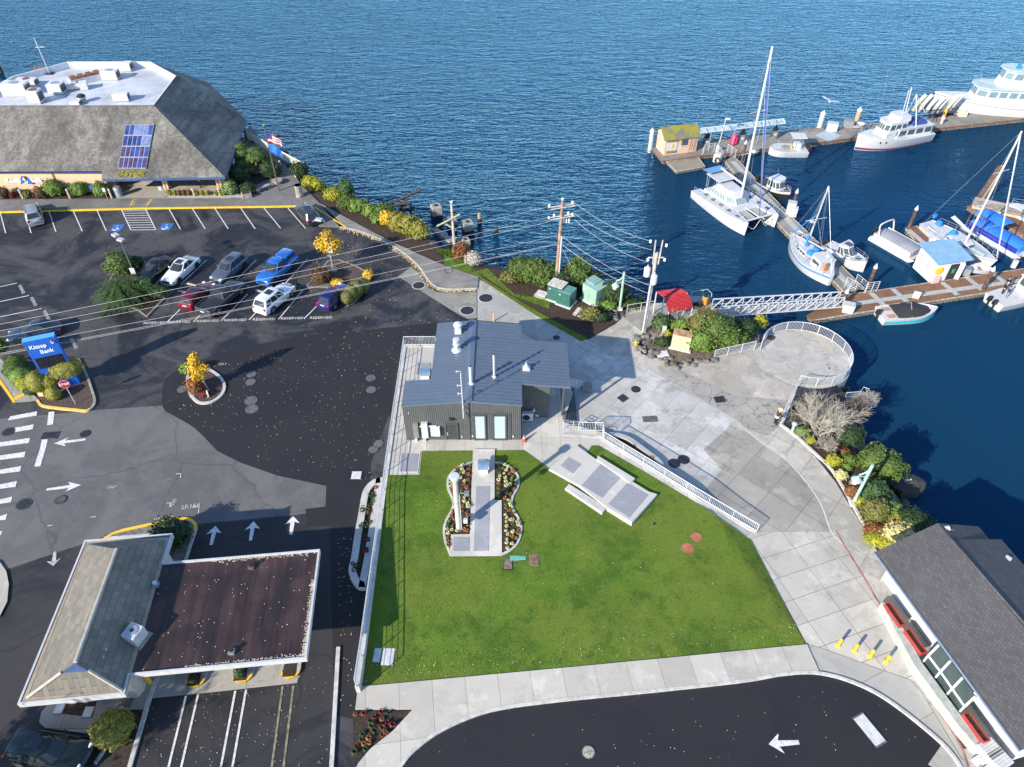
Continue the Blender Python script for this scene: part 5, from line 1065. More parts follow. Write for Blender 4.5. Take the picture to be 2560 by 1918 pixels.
# green lamp posts
GRN = mat('pale green lamp paint', (.33,.50,.43), .45, var=.06)
def greenlamp(lb, c, b_, t_, z=.1, side=-1):
 p = at(c,*b_,z); H = aty(c, t_[0], t_[1], p.y).z - z; t = thing('lamp_post', lb, 'lamp post', p, 0, 'pale green lamp posts')
 MB().box((0,0,.1),(.5,.5,.25)).build('base', PALE, t); MB().tube([(0,0,.2),(0,0,H)], .12, 8).build('pole', GRN, t)
 MB().tube(cat([(0,0,H-.15),(side*.2,-.05,H-.7),(side*.7,-.1,H-1.0)],4), .07, 6).build('arm', GRN, t); MB().tube([(0,0,H-1.3),(side*.65,-.1,H-1.15)], .04, 6).build('brace', GRN, t)
 MB().lathe((side*.7,-.1,H-1.5), [(.40,0),(.34,.06),(.14,.25),(.06,.38)], 14).build('shade', GRN, t); MB().lathe((side*.75,-.1,H-1.95), [(.12,0),(.2,.1),(.22,.3),(.2,.42)], 12).build('lamp_globe', mat('frosted lamp glass',(.75,.78,.76),.2), t)
greenlamp('pale green lamp post beside sage cabinet', 'D', (1735,990), (1766,697)); greenlamp('pale green lamp post on the shore bed near the shop', 'X1', (678,1105), (878,722))
p = at('T',1170,1200,.1); t = thing('light_bollard', 'short pale green bollard lamp at the kerb near the bare tree', 'bollard light', p); MB().lathe((0,0,0), [(.18,0),(.16,.06),(.12,.08),(.11,.95)], 10).build('post', GRN, t); MB().lathe((0,0,.95), [(.12,0),(.24,.05),(.22,.16),(.05,.24)], 10).build('cap', GRN, t)
# parking lot lamps, flagpole
LP = mat('bronze grey lamp pole', (.17,.16,.16), .5, .4); LH = mat('grey lamp head', (.42,.42,.42), .5)
def lotlamp(lb, c, b_, t_, two=True, sign=None):
 p = at(c,*b_,.05); H = aty(c, t_[0], t_[1], p.y).z - .05; t = thing('lot_lamp', lb, 'lamp post', p, 0, 'parking lot lamps'); tx_ = aty(c,t_[0],t_[1],p.y).x-p.x
 MB().tube([(0,0,0),(0,0,.5)], .25, 10).build('base', KERB, t); MB().tube([(0,0,.4),(0,0,H)], .085, 8, .065).build('pole', LP, t)
 if two: MB().tube([(0,0,H-.1),(-.5,.5,H)], .05, 6).build('arm', LP, t); MB().box((-.85,.95,H+.02),(.75,.55,.22), R(-40)).build('lamp_head', LH, t, bev=.03); MB().box((.0,.1,H+.02),(.7,.5,.2), R(-20)).build('lamp_head', LH, t, bev=.03)
 else: MB().tube([(0,0,H-.1),(-.4,.1,H)], .05, 6).build('arm', LP, t); MB().box((-.6,.15,H+.02),(.75,.5,.2), R(-15)).build('lamp_head', LH, t, bev=.03)
 if sign is not None: MB().box((0,-.12,H*sign),(.5,.03,.75)).build('notice', WHITE, t)
 return t
lotlamp('parking lot lamp with two heads beside conifer island', 'B', (768,512), (662,268), True, .33); lotlamp('single headed parking lot lamp at the yellow tree island', 'B', (1850,440), (1790,158), False, .45)
p = at('A',1930,990,.1); H = aty('A',1818,545,p.y).z; t = thing('flagpole', 'tall dark flagpole flying two flags beside the bank', 'flagpole', p); MB().tube([(0,0,0),(0,0,H)], .1, 8, .05).build('pole', mat('bronze pole',(.2,.17,.15),.4,.5), t); MB().blob((0,0,H+.1), .12, 8, 6, 0).build('finial', mat('gold ball',(.7,.5,.15),.3,.8), t)
def flag(lb, z, w, h, cols, t_):
 nx, ny = 10, 7; root = thing('flag', lb, 'flag', p + Vector((.1,0,z))); per = {}
 for j in range(ny):
  for i in range(nx):
   c = cols(i/nx, j/ny); b = per.setdefault(c, MB())
   def P_(u, v): return Vector((u*w*.85, math.sin(u*7+v*2)*.14*u, -v*h - u*u*.75 + math.sin(u*9)*.05))
   b.face([P_(i/nx,j/ny), P_((i+1)/nx,j/ny), P_((i+1)/nx,(j+1)/ny), P_(i/nx,(j+1)/ny)])
 for c, b in per.items(): b.build('cloth', {'r':mat('flag red',(.55,.05,.06),.8),'w':mat('flag white',(.8,.8,.8),.8),'b':mat('flag navy',(.03,.04,.2),.8),'l':mat('flag blue',(.02,.17,.65),.8)}[c], root)
flag('red and white striped flag with dark blue canton, upper on the flagpole', H-.9, 1.75, 1.1, lambda u, v: 'b' if u < .4 and v < .5 else ('r' if int(v*7) % 2 == 0 else 'w'), t)
flag('plain bright blue flag, lower on the flagpole', H-2.2, 1.45, 1.1, lambda u, v: 'l', t)
# bank sign and stop sign
sb = (at('X2',735,720,.1)+at('X2',1115,690,.1))/2; s0, s1 = at('X2',735,720,.1), at('X2',1150,600,.1)
SA = head(at('X2',660,515,2.2), at('X2',1275,455-140,2.2)); SA = R(17)
p0_ = at('X2',760,735,.1); Hs = 5.6; Wd = 3.1
tl = at('X2',415,118,Hs); tr_ = at('X2',1020,-5,Hs); Wd = (tr_-tl).length; SA = head(tl, tr_)
ctr_ = (tl+tr_)/2; t = thing('bank_sign', 'big bright blue bank pylon sign with dark message panel', 'sign', (ctr_.x,ctr_.y,0), SA)
MB().box((0,.2,Hs/2),(Wd,.45,Hs)).build('cabinet', mat('blue sign face',(.015,.11,.50),.35,var=.04), t, bev=.02)
MB().box((0,.2,Hs+.02),(Wd*1.01,.5,.1)).build('top_cap', mat('pale blue cap',(.10,.38,.75),.35), t)
MB().box((0,-.04,Hs*.56),(Wd*.86,.06,Hs*.20)).build('message_panel', mat('dark message panel',(.012,.012,.02),.25,var=.4,sc=5), t); MB().box((0,-.05,Hs*.45),(Wd*.98,.05,.1)).build('ledge', mat('blue sign ledge',(.01,.08,.38),.4), t)
Mf = Matrix.Translation((0,-.04,0)) @ Matrix.Rotation(R(90),4,'X')
textmb('Kitsap', Wd*.215, Mf @ Matrix.Translation((-Wd*.13,Hs*.87,0)), .05, bold=.008).build('sign_lettering', LW, t); textmb('Bank', Wd*.215, Mf @ Matrix.Translation((Wd*.06,Hs*.76,0)), .05, bold=.008).build('sign_lettering', LW, t)
emblem(Mf @ Matrix.Translation((Wd*.36,Hs*.91,-.04)), Wd*.13, t, world=False)
ss = at('O',603,605,.1); Hq = aty('O',514,452,ss.y).z; t = thing('stop_sign', 'red octagonal stop sign on white post in mulch bed', 'road sign', ss, R(17))
MB().tube([(0,0,0),(0,0,Hq+.2)], .035, 6).build('post', WHITE, t); octo = [(.42*math.cos(R(22.5+45*k)), .42*math.sin(R(22.5+45*k))) for k in range(8)]
MB().prism([(x*1.09,y*1.09) for x,y in octo], 0, .015).xf(Matrix.Translation((0,-.05,Hq)) @ Matrix.Rotation(R(90),4,'X')).build('border', WHITE, t); MB().prism(octo, .015, .03).xf(Matrix.Translation((0,-.05,Hq)) @ Matrix.Rotation(R(90),4,'X')).build('face', mat('sign red',(.42,.01,.03),.4), t)
textmb('STOP', .32, Matrix.Translation((0,-.085,Hq)) @ Matrix.Rotation(R(90),4,'X'), .01, bold=.006).build('sign_lettering', LW, t)
# kerbed islands
def island(name, pts, m, kerb=KERB, w=.2, h=.15):
 sheet(name, [(p.x,p.y) for p in pts], h*.7, m); n = len(pts)
 A = sum(pts[i].x*pts[(i+1)%n].y-pts[(i+1)%n].x*pts[i].y for i in range(n)); P = pts if A > 0 else pts[::-1]
 edge(name+'_kerb', P, w, -.02, h, kerb, True)
MU = mat('brown bark mulch', (.085,.06,.052), .95, var=.55, sc=8, bump=.8)
isA = cat([at('X2',*p,.1) for p in ((690,1240),(760,1320),(1000,1365),(1400,1405),(1620,1425),(1720,1375),(1800,1270),(1800,1160))], 3) + ats('X2',[(1700,850),(1640,690),(1500,430),(1250,420),(980,540),(740,480),(480,440),(190,500),(160,640)], .1)
island('sign_bed', isA, MU, mat('grimy kerb',(.3,.285,.26),.85,var=.3)); edge('yellow_bed_kerb', [p+Vector((0,0,0)) for p in cat([at('X2',*p,.1) for p in ((680,1225),(755,1320),(1000,1368),(1400,1408),(1620,1428),(1715,1380))],3)], .22, -.02, .165, mat('faded yellow kerb',(.68,.47,.12),.7,var=.2,sc=2))
sheet('sidewalk_corner', ats('X2',[(-300,500),(0,420),(170,620),(530,1060),(680,1235),(560,1255),(270,1275),(-20,890),(-300,600)]), .10, concrete('corner walk',(.40,.39,.36),R(17),2.6,2.6,stain=.4))
edge('yellow_corner_kerb', ats('X2',[(-200,600),(0,895),(260,1280)]), .22, -.02, .13, YELL); edge('yellow_ramp_stripe', ats('X2',[(262,1240),(545,1105)]), .42, .0, .115, YELL)
isB = cat([at('O',*p,.1) for p in ((1490,370),(1485,440),(1500,520),(1545,580),(1600,606),(1690,595),(1770,540),(1800,465),(1770,395),(1700,340),(1640,320),(1550,330))], 3, True)
island('round_bed', isB, mat('dark garden soil', (.07,.05,.04), .95, var=.5, sc=7, bump=.6), CWALL, .25, .16)
isC = ats('C', [(525,1395),(700,1185),(790,1175),(920,1220),(1010,1270),(1045,1330),(1000,1420),(900,1530),(850,1560),(850,1400)], .1)
DKK = mat('dirty kerb',(.2,.19,.175),.85,var=.3)
island('tree_bed', isC, MU, DKK)
isD = ats('X4', [(250,750),(330,520),(640,540),(880,560),(720,900),(1010,1080),(1400,1080),(1250,1230),(890,1600),(700,1470),(150,1250),(130,1000)], .1)
island('conifer_bed', isD, EARTH, DKK)
isE = ats('M', [(640,225),(700,185),(770,160),(1000,110),(1130,88),(1200,90),(1240,125),(1240,160),(1170,370),(1030,375),(1085,190)], .1)
island('drive_bed', isE, mat('grey bed surface',(.16,.155,.14),.9,var=.3)); edge('yellow_drive_kerb', cat([at('M',*p,.1) for p in ((640,225),(700,188),(770,162),(1000,112),(1130,88),(1200,92),(1238,125),(1242,158))],3), -.22, -.02, .165, YELL)
sheet('corner_island', ats('M',[(-200,300),(0,365),(45,430),(60,510),(50,620),(0,720),(-200,760)]), .12, concrete('pale corner island',(.45,.42,.37),stain=.3))
bedBank = ats('A',[(-300,1050),(-300,1000),(300,1000),(720,990),(810,1020),(800,1040),(300,1045)], .14); sheet('bank_bed', bedBank, .15, EARTH)
sheet('bank_corner_bed', ats('A',[(1570,960),(1590,830),(1660,700),(1700,690),(1760,760),(1940,800),(1950,860),(1860,905),(1740,960),(1680,1030),(1560,1035)], .14), .15, EARTH)
sheet('pebble_bed', ats('A',[(1160,1025),(1170,990),(1560,985),(1680,1010),(1680,1035),(1170,1040)], .14), .155, mat('pale pebbles',(.42,.4,.38),.9,var=.5,sc=12,bump=.8))
# ================================================================ painted markings
PAINT = mat('worn white road paint', (.62,.62,.61), .7, var=.22, sc=5)
MZ = .030
def stripe(b, p, q, w, z=MZ):
 d = (q-p).normalized(); o = Vector((-d.y,d.x,0))*w/2; z = Vector((0,0,z)); b.face([p-o+z, q-o+z, q+o+z, p+o+z])
b = MB()
for x0, y0, x1, y1 in ((0,108,32,230),(135,98,172,228),(268,100,310,222),(402,98,455,218),(534,96,588,216),(932,90,998,207),(1062,90,1135,205),(1186,88,1262,205),(1330,88,1411,205),(1460,90,1552,202),(1592,90,1690,203),
  (858,515,935,430),(1000,512,1140,380),(1150,510,1240,420),(1300,495,1418,377),(1440,500,1500,440),(1570,515,1700,374),(922,724,1002,645),(1070,720,1150,640),(1224,713,1370,565),(1378,708,1450,630),(1540,706,1675,545),(1682,702,1800,585),
  (0,526,95,505),(0,608,162,574),(0,692,230,646),(310,808,385,795)): stripe(b, at('B',x0,y0), at('B',x1,y1), .11)
structure('stall_lines', b, PAINT)
b = MB(); c4 = ((670,95),(805,93),(862,210),(725,212)); A4 = [at('B',*p) for p in c4]
for i in range(4): stripe(b, A4[i], A4[(i+1)%4], .11)
for k in range(1,9): stripe(b, A4[0].lerp(A4[3],k/9), A4[1].lerp(A4[2],k/9), .11, MZ+.004)
structure('access_aisle_hatching', b, PAINT)
b = MB()
for (x0,y0,x1,y1) in ((1172,1210,1062,1657),(1248,1200,1142,1657),(1482,1178,1392,1657),(1550,1170,1464,1657),):
 p, q = at('M',x0,y0), at('M',x1,y1); stripe(b, p, q + (q-p)*.2, .13)
structure('drive_lane_lines', b, PAINT); b = MB()
for (x0,y0,x1,y1) in ((1780,1148,1712,1657),(1848,1145,1786,1657)): p, q = at('M',x0,y0), at('M',x1,y1); stripe(b, p, q + (q-p)*.2, .13)
structure('faded_lane_lines', b, mat('faded yellow paint', (.22,.2,.13), .8, var=.4))
b = MB()
for q in (((65,738),(85,706),(298,666),(292,700)),((15,850),(40,812),(270,770),(262,808)),((-30,950),(-5,915),(240,878),(230,918)),((-40,1058),(-20,1022),(206,988),(195,1030)),((-50,1172),(-30,1138),(170,1102),(160,1145)),((-50,1290),(-30,1255),(136,1222),(125,1268)),((-60,1412),(-40,1378),(98,1346),(88,1390)),((-60,1540),(-40,1515),(60,1482),(45,1530)),((-60,1660),(-40,1640),(20,1618),(10,1650))):
 b.face([at('O',*p)+Vector((0,0,MZ)) for p in q])
structure('crosswalk_bars', b, PAINT); b = MB()
b.face([at('O',*p)+Vector((0,0,MZ)) for p in ((388,672),(436,667),(424,770),(376,776))]); b.face([at('O',*p)+Vector((0,0,MZ)) for p in ((346,836),(394,836),(366,960),(322,1104),(274,1106),(318,970))])
structure('stop_line', b, PAINT)
def arrow(lb, c, tail, tip, wd=.30, hw=1.0, hl=.42, m=PAINT):
 p, q = at(c,*tail), at(c,*tip); L = (q-p).length; t = MB(); h = hl*L
 t.prism([(0,-wd*.35),(L-h*.8,-wd/2),(L-h,-hw/2),(L,0),(L-h,hw/2),(L-h*.8,wd/2),(0,wd*.35)], 0, .006); o = tag(t.build('road_arrow', m), lb, 'road marking', 'painted road arrows')
 o.location = (p.x,p.y,MZ); o.rotation_euler = (0,0,head(p,q))
arrow('white painted arrow pointing left on grey street, by the stop line','O',(682,890),(432,922)); arrow('white painted arrow pointing right on grey street','O',(372,1290),(648,1253))
arrow('white painted lane arrow nearest the clipped bush','M',(1330,260),(1358,140),.32,1.1); arrow('middle of the three white lane arrows beyond the brown roof','M',(1578,232),(1597,112),.32,1.1); arrow('rightmost of the three white lane arrows beyond the brown roof','M',(1833,195),(1846,78),.32,1.1)
arrow('faded white arrow pointing toward the camera, left of drive-through','M',(348,300),(336,392),.28,.95,m=mat('faded white paint',(.38,.38,.39),.8,var=.4,sc=3)); arrow('large white arrow pointing left on the black bottom road','V',(1726,1604),(1660,1608),.35,1.15)
def ground_text(txt, c, x, y, size, ang, m=PAINT, lb=None, sx=1.0):
 p = at(c,x,y); b = textmb(txt, size, Matrix.Translation((p.x,p.y,MZ)) @ Matrix.Rotation(ang,4,'Z') @ Matrix.Diagonal((sx,1,1,1)), .006, bold=.0); return tag(b.build('painted_lettering', m), lb, 'road lettering', 'stencilled words on the lot' if txt == 'RESERVED' else None)
for k, (x, y) in enumerate(((857,725),(992,721),(1150,715),(1302,710),(1460,706),(1616,700),(1776,697))): ground_text('RESERVED','B',x,y,.5,R(2),lb='white stencilled RESERVED at the foot of stall number %s from the left' % ['one','two','three','four','five','six','seven'][k])
for k, (x, y) in enumerate(((120,540),(186,608),(258,683),(408,840))): ground_text('RESERVED','B',x,y,.42,R(-52),lb='slanting white stencilled RESERVED at left of the lot, %s from the top' % ['first','second','third','fourth'][k])
FW_ = mat('sprayed white mark', (.5,.5,.5), .8, var=.3)
ground_text('SR166','O',1520,1422,.55,R(12),FW_,'sprayed white survey code on grey street near yellow kerb'); ground_text('PDD','O',1382,1395,.4,R(80),FW_,'sprayed white survey letters left of the longer survey code'); ground_text('2027','O',893,1270,.35,R(3),FW_,'small sprayed number on the grey street right of the arrow'); ground_text('173.4','O',1772,290,.35,R(4),FW_,'small sprayed number on wet asphalt above the round island')
ground_text('GRAVITY','O',1308,1515,.36,R(10),FW_,'sprayed white word along the yellow kerbed bed')
b = MB()
for c, x0, y0, x1, y1 in (('O',1588,1408,1582,1478),('O',1530,1432,1588,1424),('O',1360,1395,1354,1425),('O',1330,1398,1362,1395),('O',1400,1166,1442,1162),('O',1442,1162,1438,1195),('O',715,1510,765,1505),('O',380,1580,420,1572)): stripe(b, at(c,x0,y0), at(c,x1,y1), .06)
structure('survey_marks', b, FW_); b = MB()
for c, x0, y0, x1, y1 in (('O',1170,1462,1222,1452),('O',985,1487,1032,1482),('O',632,1155,668,1135),('O',195,1347,240,1340)): stripe(b, at(c,x0,y0), at(c,x1,y1), .06)
structure('blue_survey_marks', b, mat('sprayed blue mark',(.06,.2,.33),.8))
for k, (x, y) in enumerate(((648,200),(920,194))):
 p = at('B',x,y); t = thing('accessible_symbol', 'blue painted wheelchair symbol %s of the white hatching' % ('left','right')[k], 'road marking', (p.x,p.y,MZ), 0, 'wheelchair symbols'); MB().box((0,0,.003),(1.35,1.5,.006)).build('blue_square', mat('blue road paint',(.03,.14,.42),.7,var=.2), t)
 w = MB(); ring_ = [Vector((math.cos(a)*.33-.05, math.sin(a)*.33-.22, .012)) for a in [R(150+20*k) for k in range(12)]]; w.tube(ring_, .05, 4); w.tube([(-.1,.3,.012),(-.06,-.1,.012),(.25,-.12,.012),(.38,-.42,.012)], .05, 4); w.blob((-.1,.45,.01),(.09,.09,.01),8,5,0); w.build('wheelchair_figure', PAINT, t)
b = MB()
for x0, y0, x1, y1 in ((900,1090,925,1045),(1010,1095,1052,1045)): stripe(b, at('A',x0,y0,.14), at('A',x1,y1,.14), .13, .005)
for k in range(4): stripe(b, at('A',905+k*9,1085-k*12,.14), at('A',930+k*6,1085-k*12,.14), .1, .006); stripe(b, at('A',1002+k*10,1085-k*12,.14), at('A',1030+k*8,1085-k*12,.14), .1, .006)
structure('yellow_ramp_marks', b, YELL)
def wstop(x0, y0, x1, y1, lb, c='B'):
 p, q = at(c,x0,y0), at(c,x1,y1); t = MB(); L = (q-p).length; t.box((0,0,.08),(L,.2,.15),tap=.85); o = tag(t.build('wheel_stop', mat('worn wheel stop',(.36,.34,.3),.85,var=.3), bev=.015), lb, 'wheel stop', 'concrete wheel stops'); o.location = (p+q)/2; o.rotation_euler = (0,0,head(p,q))
for a in ((984,550,1038,560,'concrete wheel stop left of the dark red car'),(1035,508,1090,522,'concrete wheel stop in front of the white sedan'),(1412,546,1470,560,'concrete wheel stop at the left of the white SUV'),(1575,553,1625,565,'concrete wheel stop at the right nose of the white SUV'),(1575,508,1640,525,'concrete wheel stop in front of empty stall beside blue pickup'),(1320,512,1380,526,'concrete wheel stop between dark pickup and grey SUV'),(1440,510,1505,522,'concrete wheel stop under the nose of the blue pickup')): wstop(*a)
wstop(600,1640,672,1535,'long concrete wheel stop beside the dark SUV at the bottom','M')
# ================================================================ vehicles
TYRE = mat('tyre rubber', (.015,.015,.016), .8); RIM = mat('alloy rim', (.42,.43,.45), .3, .8); LENSR = mat('red lens', (.4,.01,.015), .15); LENSW = mat('clear lens', (.75,.77,.8), .1); CARG = mat('car glass', (.028,.036,.045), .04, var=.1); TRIMB = mat('black trim', (.02,.02,.022), .5)
def paint(nm, c, rough=.22, metal=.25): return mat('car paint '+nm, c, rough, metal, var=.03, coat=.7)
def car(label, p, rzv, m, kind='sedan', L=4.75, W=1.83, H=1.45, cat_='car', sunroof=False, rails=False, bedm=None, grp='cars in the parking lot'):
 t = thing('parked_car' if kind != 'pickup' else 'pickup_truck', label, cat_, p, rzv, grp); w = W/2; h = L/2
 deck = .98 if kind in ('suv','pickup') else .88; gz = .24 if kind in ('suv','pickup') else .19
 if kind == 'sedan': st = [(-h,.62,.80),(-h+.12,.78,.90),(-h+.75,deck+.08,.97),(-h+1.2,deck+.08,1),(-.3,deck,1),(.75,deck,1),(h-1.0,deck-.10,.99),(h-.35,deck-.2,.93),(h-.06,.60,.80),(h,.5,.72)]
 elif kind == 'pickup': st = [(-h,.9,.96),(-h+.1,deck+.06,1),(-h+1.0,deck+.06,1),(-.2,deck+.06,1),(.9,deck+.05,1),(h-.9,deck+.02,1),(h-.3,deck-.04,.96),(h-.05,.75,.9),(h,.6,.86)]
 else: st = [(-h,.7,.86),(-h+.1,deck+.02,.93),(-h+.5,deck+.04,.98),(-.3,deck,1),(.8,deck,1),(h-.85,deck-.08,.99),(h-.3,deck-.18,.93),(h-.05,.64,.82),(h,.52,.74)]
 b = MB(); secs = []
 for x, z, f in st:
  ww = w*f; secs.append([Vector((x,-ww*.93,gz)), Vector((x,-ww,gz+.22)), Vector((x,-ww*.99,z-.14)), Vector((x,-ww*.90,z-.02)), Vector((x,-ww*.45,z+.03)), Vector((x,ww*.45,z+.03)), Vector((x,ww*.90,z-.02)), Vector((x,ww*.99,z-.14)), Vector((x,ww,gz+.22)), Vector((x,ww*.93,gz))])
 b.loft(secs); b.build('body', m, t, smooth=True, fix=True, ang=38)
 if kind == 'sedan': bx0, bx1, rx0, rx1 = -h+.70, .95, -h+1.45, .10
 elif kind == 'pickup': bx0, bx1, rx0, rx1 = -.72, 1.25, -.55, .55
 elif kind == 'hatch': bx0, bx1, rx0, rx1 = -h+.12, 1.05, -h+.55, .25
 else: bx0, bx1, rx0, rx1 = -h+.10, 1.0, -h+.45, .35
 zb, zr = deck, H; wb, wr = w*.9, w*.70
 def ringz(x0, x1, ww, z, r=.12): return [Vector((x0,-ww+r,z)),Vector((x0+r,-ww,z)),Vector((x1-r*2.2,-ww,z)),Vector((x1,-ww*.55,z)),Vector((x1,ww*.55,z)),Vector((x1-r*2.2,ww,z)),Vector((x0+r,ww,z)),Vector((x0,ww-r,z))]
 B_, T_ = ringz(bx0,bx1,wb,zb), ringz(rx0,rx1,wr,zr-.05); T2 = ringz(rx0+.1,rx1-.1,wr*.82,zr)
 MB().loft([B_, T_, T2]).build('cabin', m, t, smooth=True, fix=True, ang=30)
 def glass(nm, a, c, u0, u1, v0=.12, v1=.90, off=.012):
  P = lambda u, v: B_[a].lerp(B_[c],u).lerp(T_[a].lerp(T_[c],u),v); n = (P(1,0)-P(0,0)).cross(P(0,1)-P(0,0)).normalized()
  if n.dot(P(.5,.5)-Vector(((bx0+bx1)/2,0,zb+.1))) < 0: n = -n
  g = MB(); g.face([P(u0,v0)+n*off,P(u1,v0)+n*off,P(u1,v1)+n*off,P(u0,v1)+n*off]); return g.build(nm, CARG, t)
 g = MB(); q = lambda i, v, o: B_[i].lerp(T_[i], v) + o
 of = Vector((.014,0,.012)); g.face([q(3,.08,of)+Vector((-.0,-.0,0)), q(4,.08,of), q(4,.93,of), q(3,.93,of)]); g.face([q(2,.10,of).lerp(q(3,.08,of),.25), q(3,.08,of), q(3,.93,of), q(2,.9,of).lerp(q(3,.93,of),.3)]); g.face([q(4,.08,of), q(5,.10,of).lerp(q(4,.08,of),.25), q(5,.9,of).lerp(q(4,.93,of),.3), q(4,.93,of)]); g.build('windshield', CARG, t)
 glass('rear_window', 0, 7, .03, .97, .14, .9)
 for a, c in ((1,2),(6,5)):
  for u0, u1 in (((.06,.47),(.51,.93)) if kind != 'suv' else ((.04,.28),(.32,.62),(.66,.95))): glass('side_window', a, c, u0, u1)
 if sunroof: s_ = MB(); s_.box(((rx0+rx1)/2+.25,0,zr+.004),(.75,wr*1.15,.02)); s_.build('sunroof', CARG, t)
 if rails:
  for s in (-1,1): MB().tube([(rx0+.15,s*wr*.9,zr-.02),(rx0+.25,s*wr*.92,zr+.06),(rx1-.3,s*wr*.92,zr+.05),(rx1-.15,s*wr*.9,zr-.03)], .025, 5).build('roof_rail', STEEL, t)
 wrd = .36 if kind in ('suv','pickup') else .33
 for x in (-h*.60, h*.62):
  for s in (-1,1):
   wh = thing('wheel', None, None, (0,0,0)); wh.parent = t; wh.matrix_basis = Matrix.Translation((x, s*(w-.10), wrd))
   MB().lathe((0,0,-.11), [(wrd*.8,0),(wrd,.04),(wrd,.18),(wrd*.8,.22)], 16).xf(Matrix.Rotation(R(90),4,'X')).build('tyre', TYRE, wh); MB().lathe((0,0,-.115), [(wrd*.62,0),(wrd*.66,.02),(wrd*.66,.21),(wrd*.62,.23)], 12).xf(Matrix.Rotation(R(90),4,'X')).build('rim', RIM, wh)
   MB().lathe((0,0,0), [(wrd*1.16,-.02),(wrd*1.16,.0)], 16).xf(Matrix.Translation((x,s*(w+.002),wrd+.02)) @ Matrix.Rotation(R(90),4,'X')).build('wheel_arch', TRIMB, t)
 for s in (-1,1):
  MB().box((h-.22,s*w*.64,.58 if kind=='sedan' else .72),(.26,.38,.12),s*-.35,.8).build('headlight', LENSW, t, bev=.02); MB().box((-h+.06,s*w*.68,.66 if kind=='sedan' else .84),(.10,.30,.13 if kind=='sedan' else .24),s*.2).build('taillight', LENSR, t, bev=.02)
  MB().box((bx1-.55,s*(w+.07),deck+.08),(.16,.2,.13)).build('mirror', m, t, bev=.03)
 MB().box((h-.02,0,.55),(.06,W*.5,.2)).build('grille', TRIMB, t); MB().box((-h-.005,0,.62 if kind=='sedan' else .8),(.02,.48,.14)).build('licence_plate', WHITE, t)
 if kind == 'pickup':
  if bedm is None:
   MB().box((-h+.95,0,deck+.085),(1.62,W*.80,.02)).build('bed_floor', TRIMB, t)
   for s in (-1,1): MB().box((-h+.95,s*w*.88,deck+.13),(1.8,.12,.14)).build('bed_side', m, t, bev=.02)
   MB().box((-h+.1,0,deck+.13),(.1,W*.86,.14)).build('tailgate', m, t, bev=.02)
  else:
   MB().loft([ringz(-h+.06,-.68,w*.92,deck+.05), ringz(-h+.22,-.66,w*.74,H-.06), ringz(-h+.3,-.7,w*.62,H)]).build('bed_canopy', bedm, t, smooth=True, fix=True, ang=30)
   for s in (-1,1): g = MB(); g.face([(-h+.35,s*(w*.885),deck+.14),(-.85,s*(w*.885),deck+.14),(-.85,s*(w*.785),H-.16),(-h+.42,s*(w*.785),H-.16)]); g.build('canopy_window', CARG, t)
   g = MB(); g.face([(-h+.075,-w*.7,deck+.12),(-h+.075,w*.7,deck+.12),(-h+.2,w*.58,H-.1),(-h+.2,-w*.58,H-.1)]); g.build('canopy_rear_window', CARG, t)
 return t
def park(label, c, nose, tail, m, **k):         # bumpers' ground points
 p, q = at(c,*nose), at(c,*tail); ctr = (p+q)/2; return car(label, (ctr.x,ctr.y,.03), head(q,p), m, **k)
park('silver SUV with roof rails, alone at the left by the bank','B',(185,95),(212,200), paint('silver',(.30,.33,.36),.35,.2), kind='suv', L=4.7, W=1.85, H=1.70, rails=True)
park('dark grey SUV parked at the right end by the yellow kerb','B',(1672,108),(1738,186), paint('dark grey',(.05,.055,.07)), kind='suv', L=4.7, W=1.85, H=1.66, sunroof=True)
park('black sedan parked beside the conifer island','B',(805,505),(930,405), paint('black',(.008,.008,.010),.12), kind='sedan', L=4.9)
park('white sedan with dark sunroof, nose toward camera','B',(945,510),(1068,402), paint('white',(.80,.81,.82)), kind='sedan', L=4.9, sunroof=True)
park('slate grey SUV with dark sunroof, alone between empty stalls','B',(1216,502),(1332,405), paint('slate',(.11,.135,.175),.2,.4), kind='suv', L=4.6, W=1.85, H=1.62, sunroof=True)
park('bright blue pickup truck with matching bed canopy','B',(1474,510),(1604,402), paint('bright blue',(.02,.16,.55),.2,.3), kind='pickup', L=5.2, W=1.9, H=1.8, cat_='pickup truck', bedm=paint('bright blue',(.02,.16,.55),.2,.3))
park('dark red hatchback between the wheel stop and the grey pickup','B',(1156,548),(1052,650), paint('dark red',(.16,.008,.025),.2,.3), kind='hatch', L=4.4, W=1.8, H=1.5, sunroof=True)
park('dark grey pickup truck with open bed','B',(1318,540),(1150,684), paint('charcoal',(.055,.06,.07),.22,.4), kind='pickup', L=5.8, W=1.98, H=1.88, cat_='pickup truck')
park('white SUV with sunroof, tail toward camera','B',(1590,560),(1462,668), paint('white',(.80,.81,.82)), kind='suv', L=4.85, W=1.92, H=1.68, sunroof=True)
park('dark blue hatchback beside the clipped hedge','B',(1905,555),(1806,650), paint('navy',(.012,.018,.14),.2,.3), kind='hatch', L=4.2, W=1.76, H=1.5)
park('dark steel blue sedan behind the blue pylon sign','B',(72,822),(335,770), paint('steel blue',(.03,.045,.085),.18,.4), kind='sedan', L=4.8)
park('dark green SUV with glossy roof at the bottom left corner','M',(575,1620),(120,1545), paint('dark green',(.012,.022,.02),.1,.3), kind='suv', L=4.75, W=1.9, H=1.65, sunroof=True)
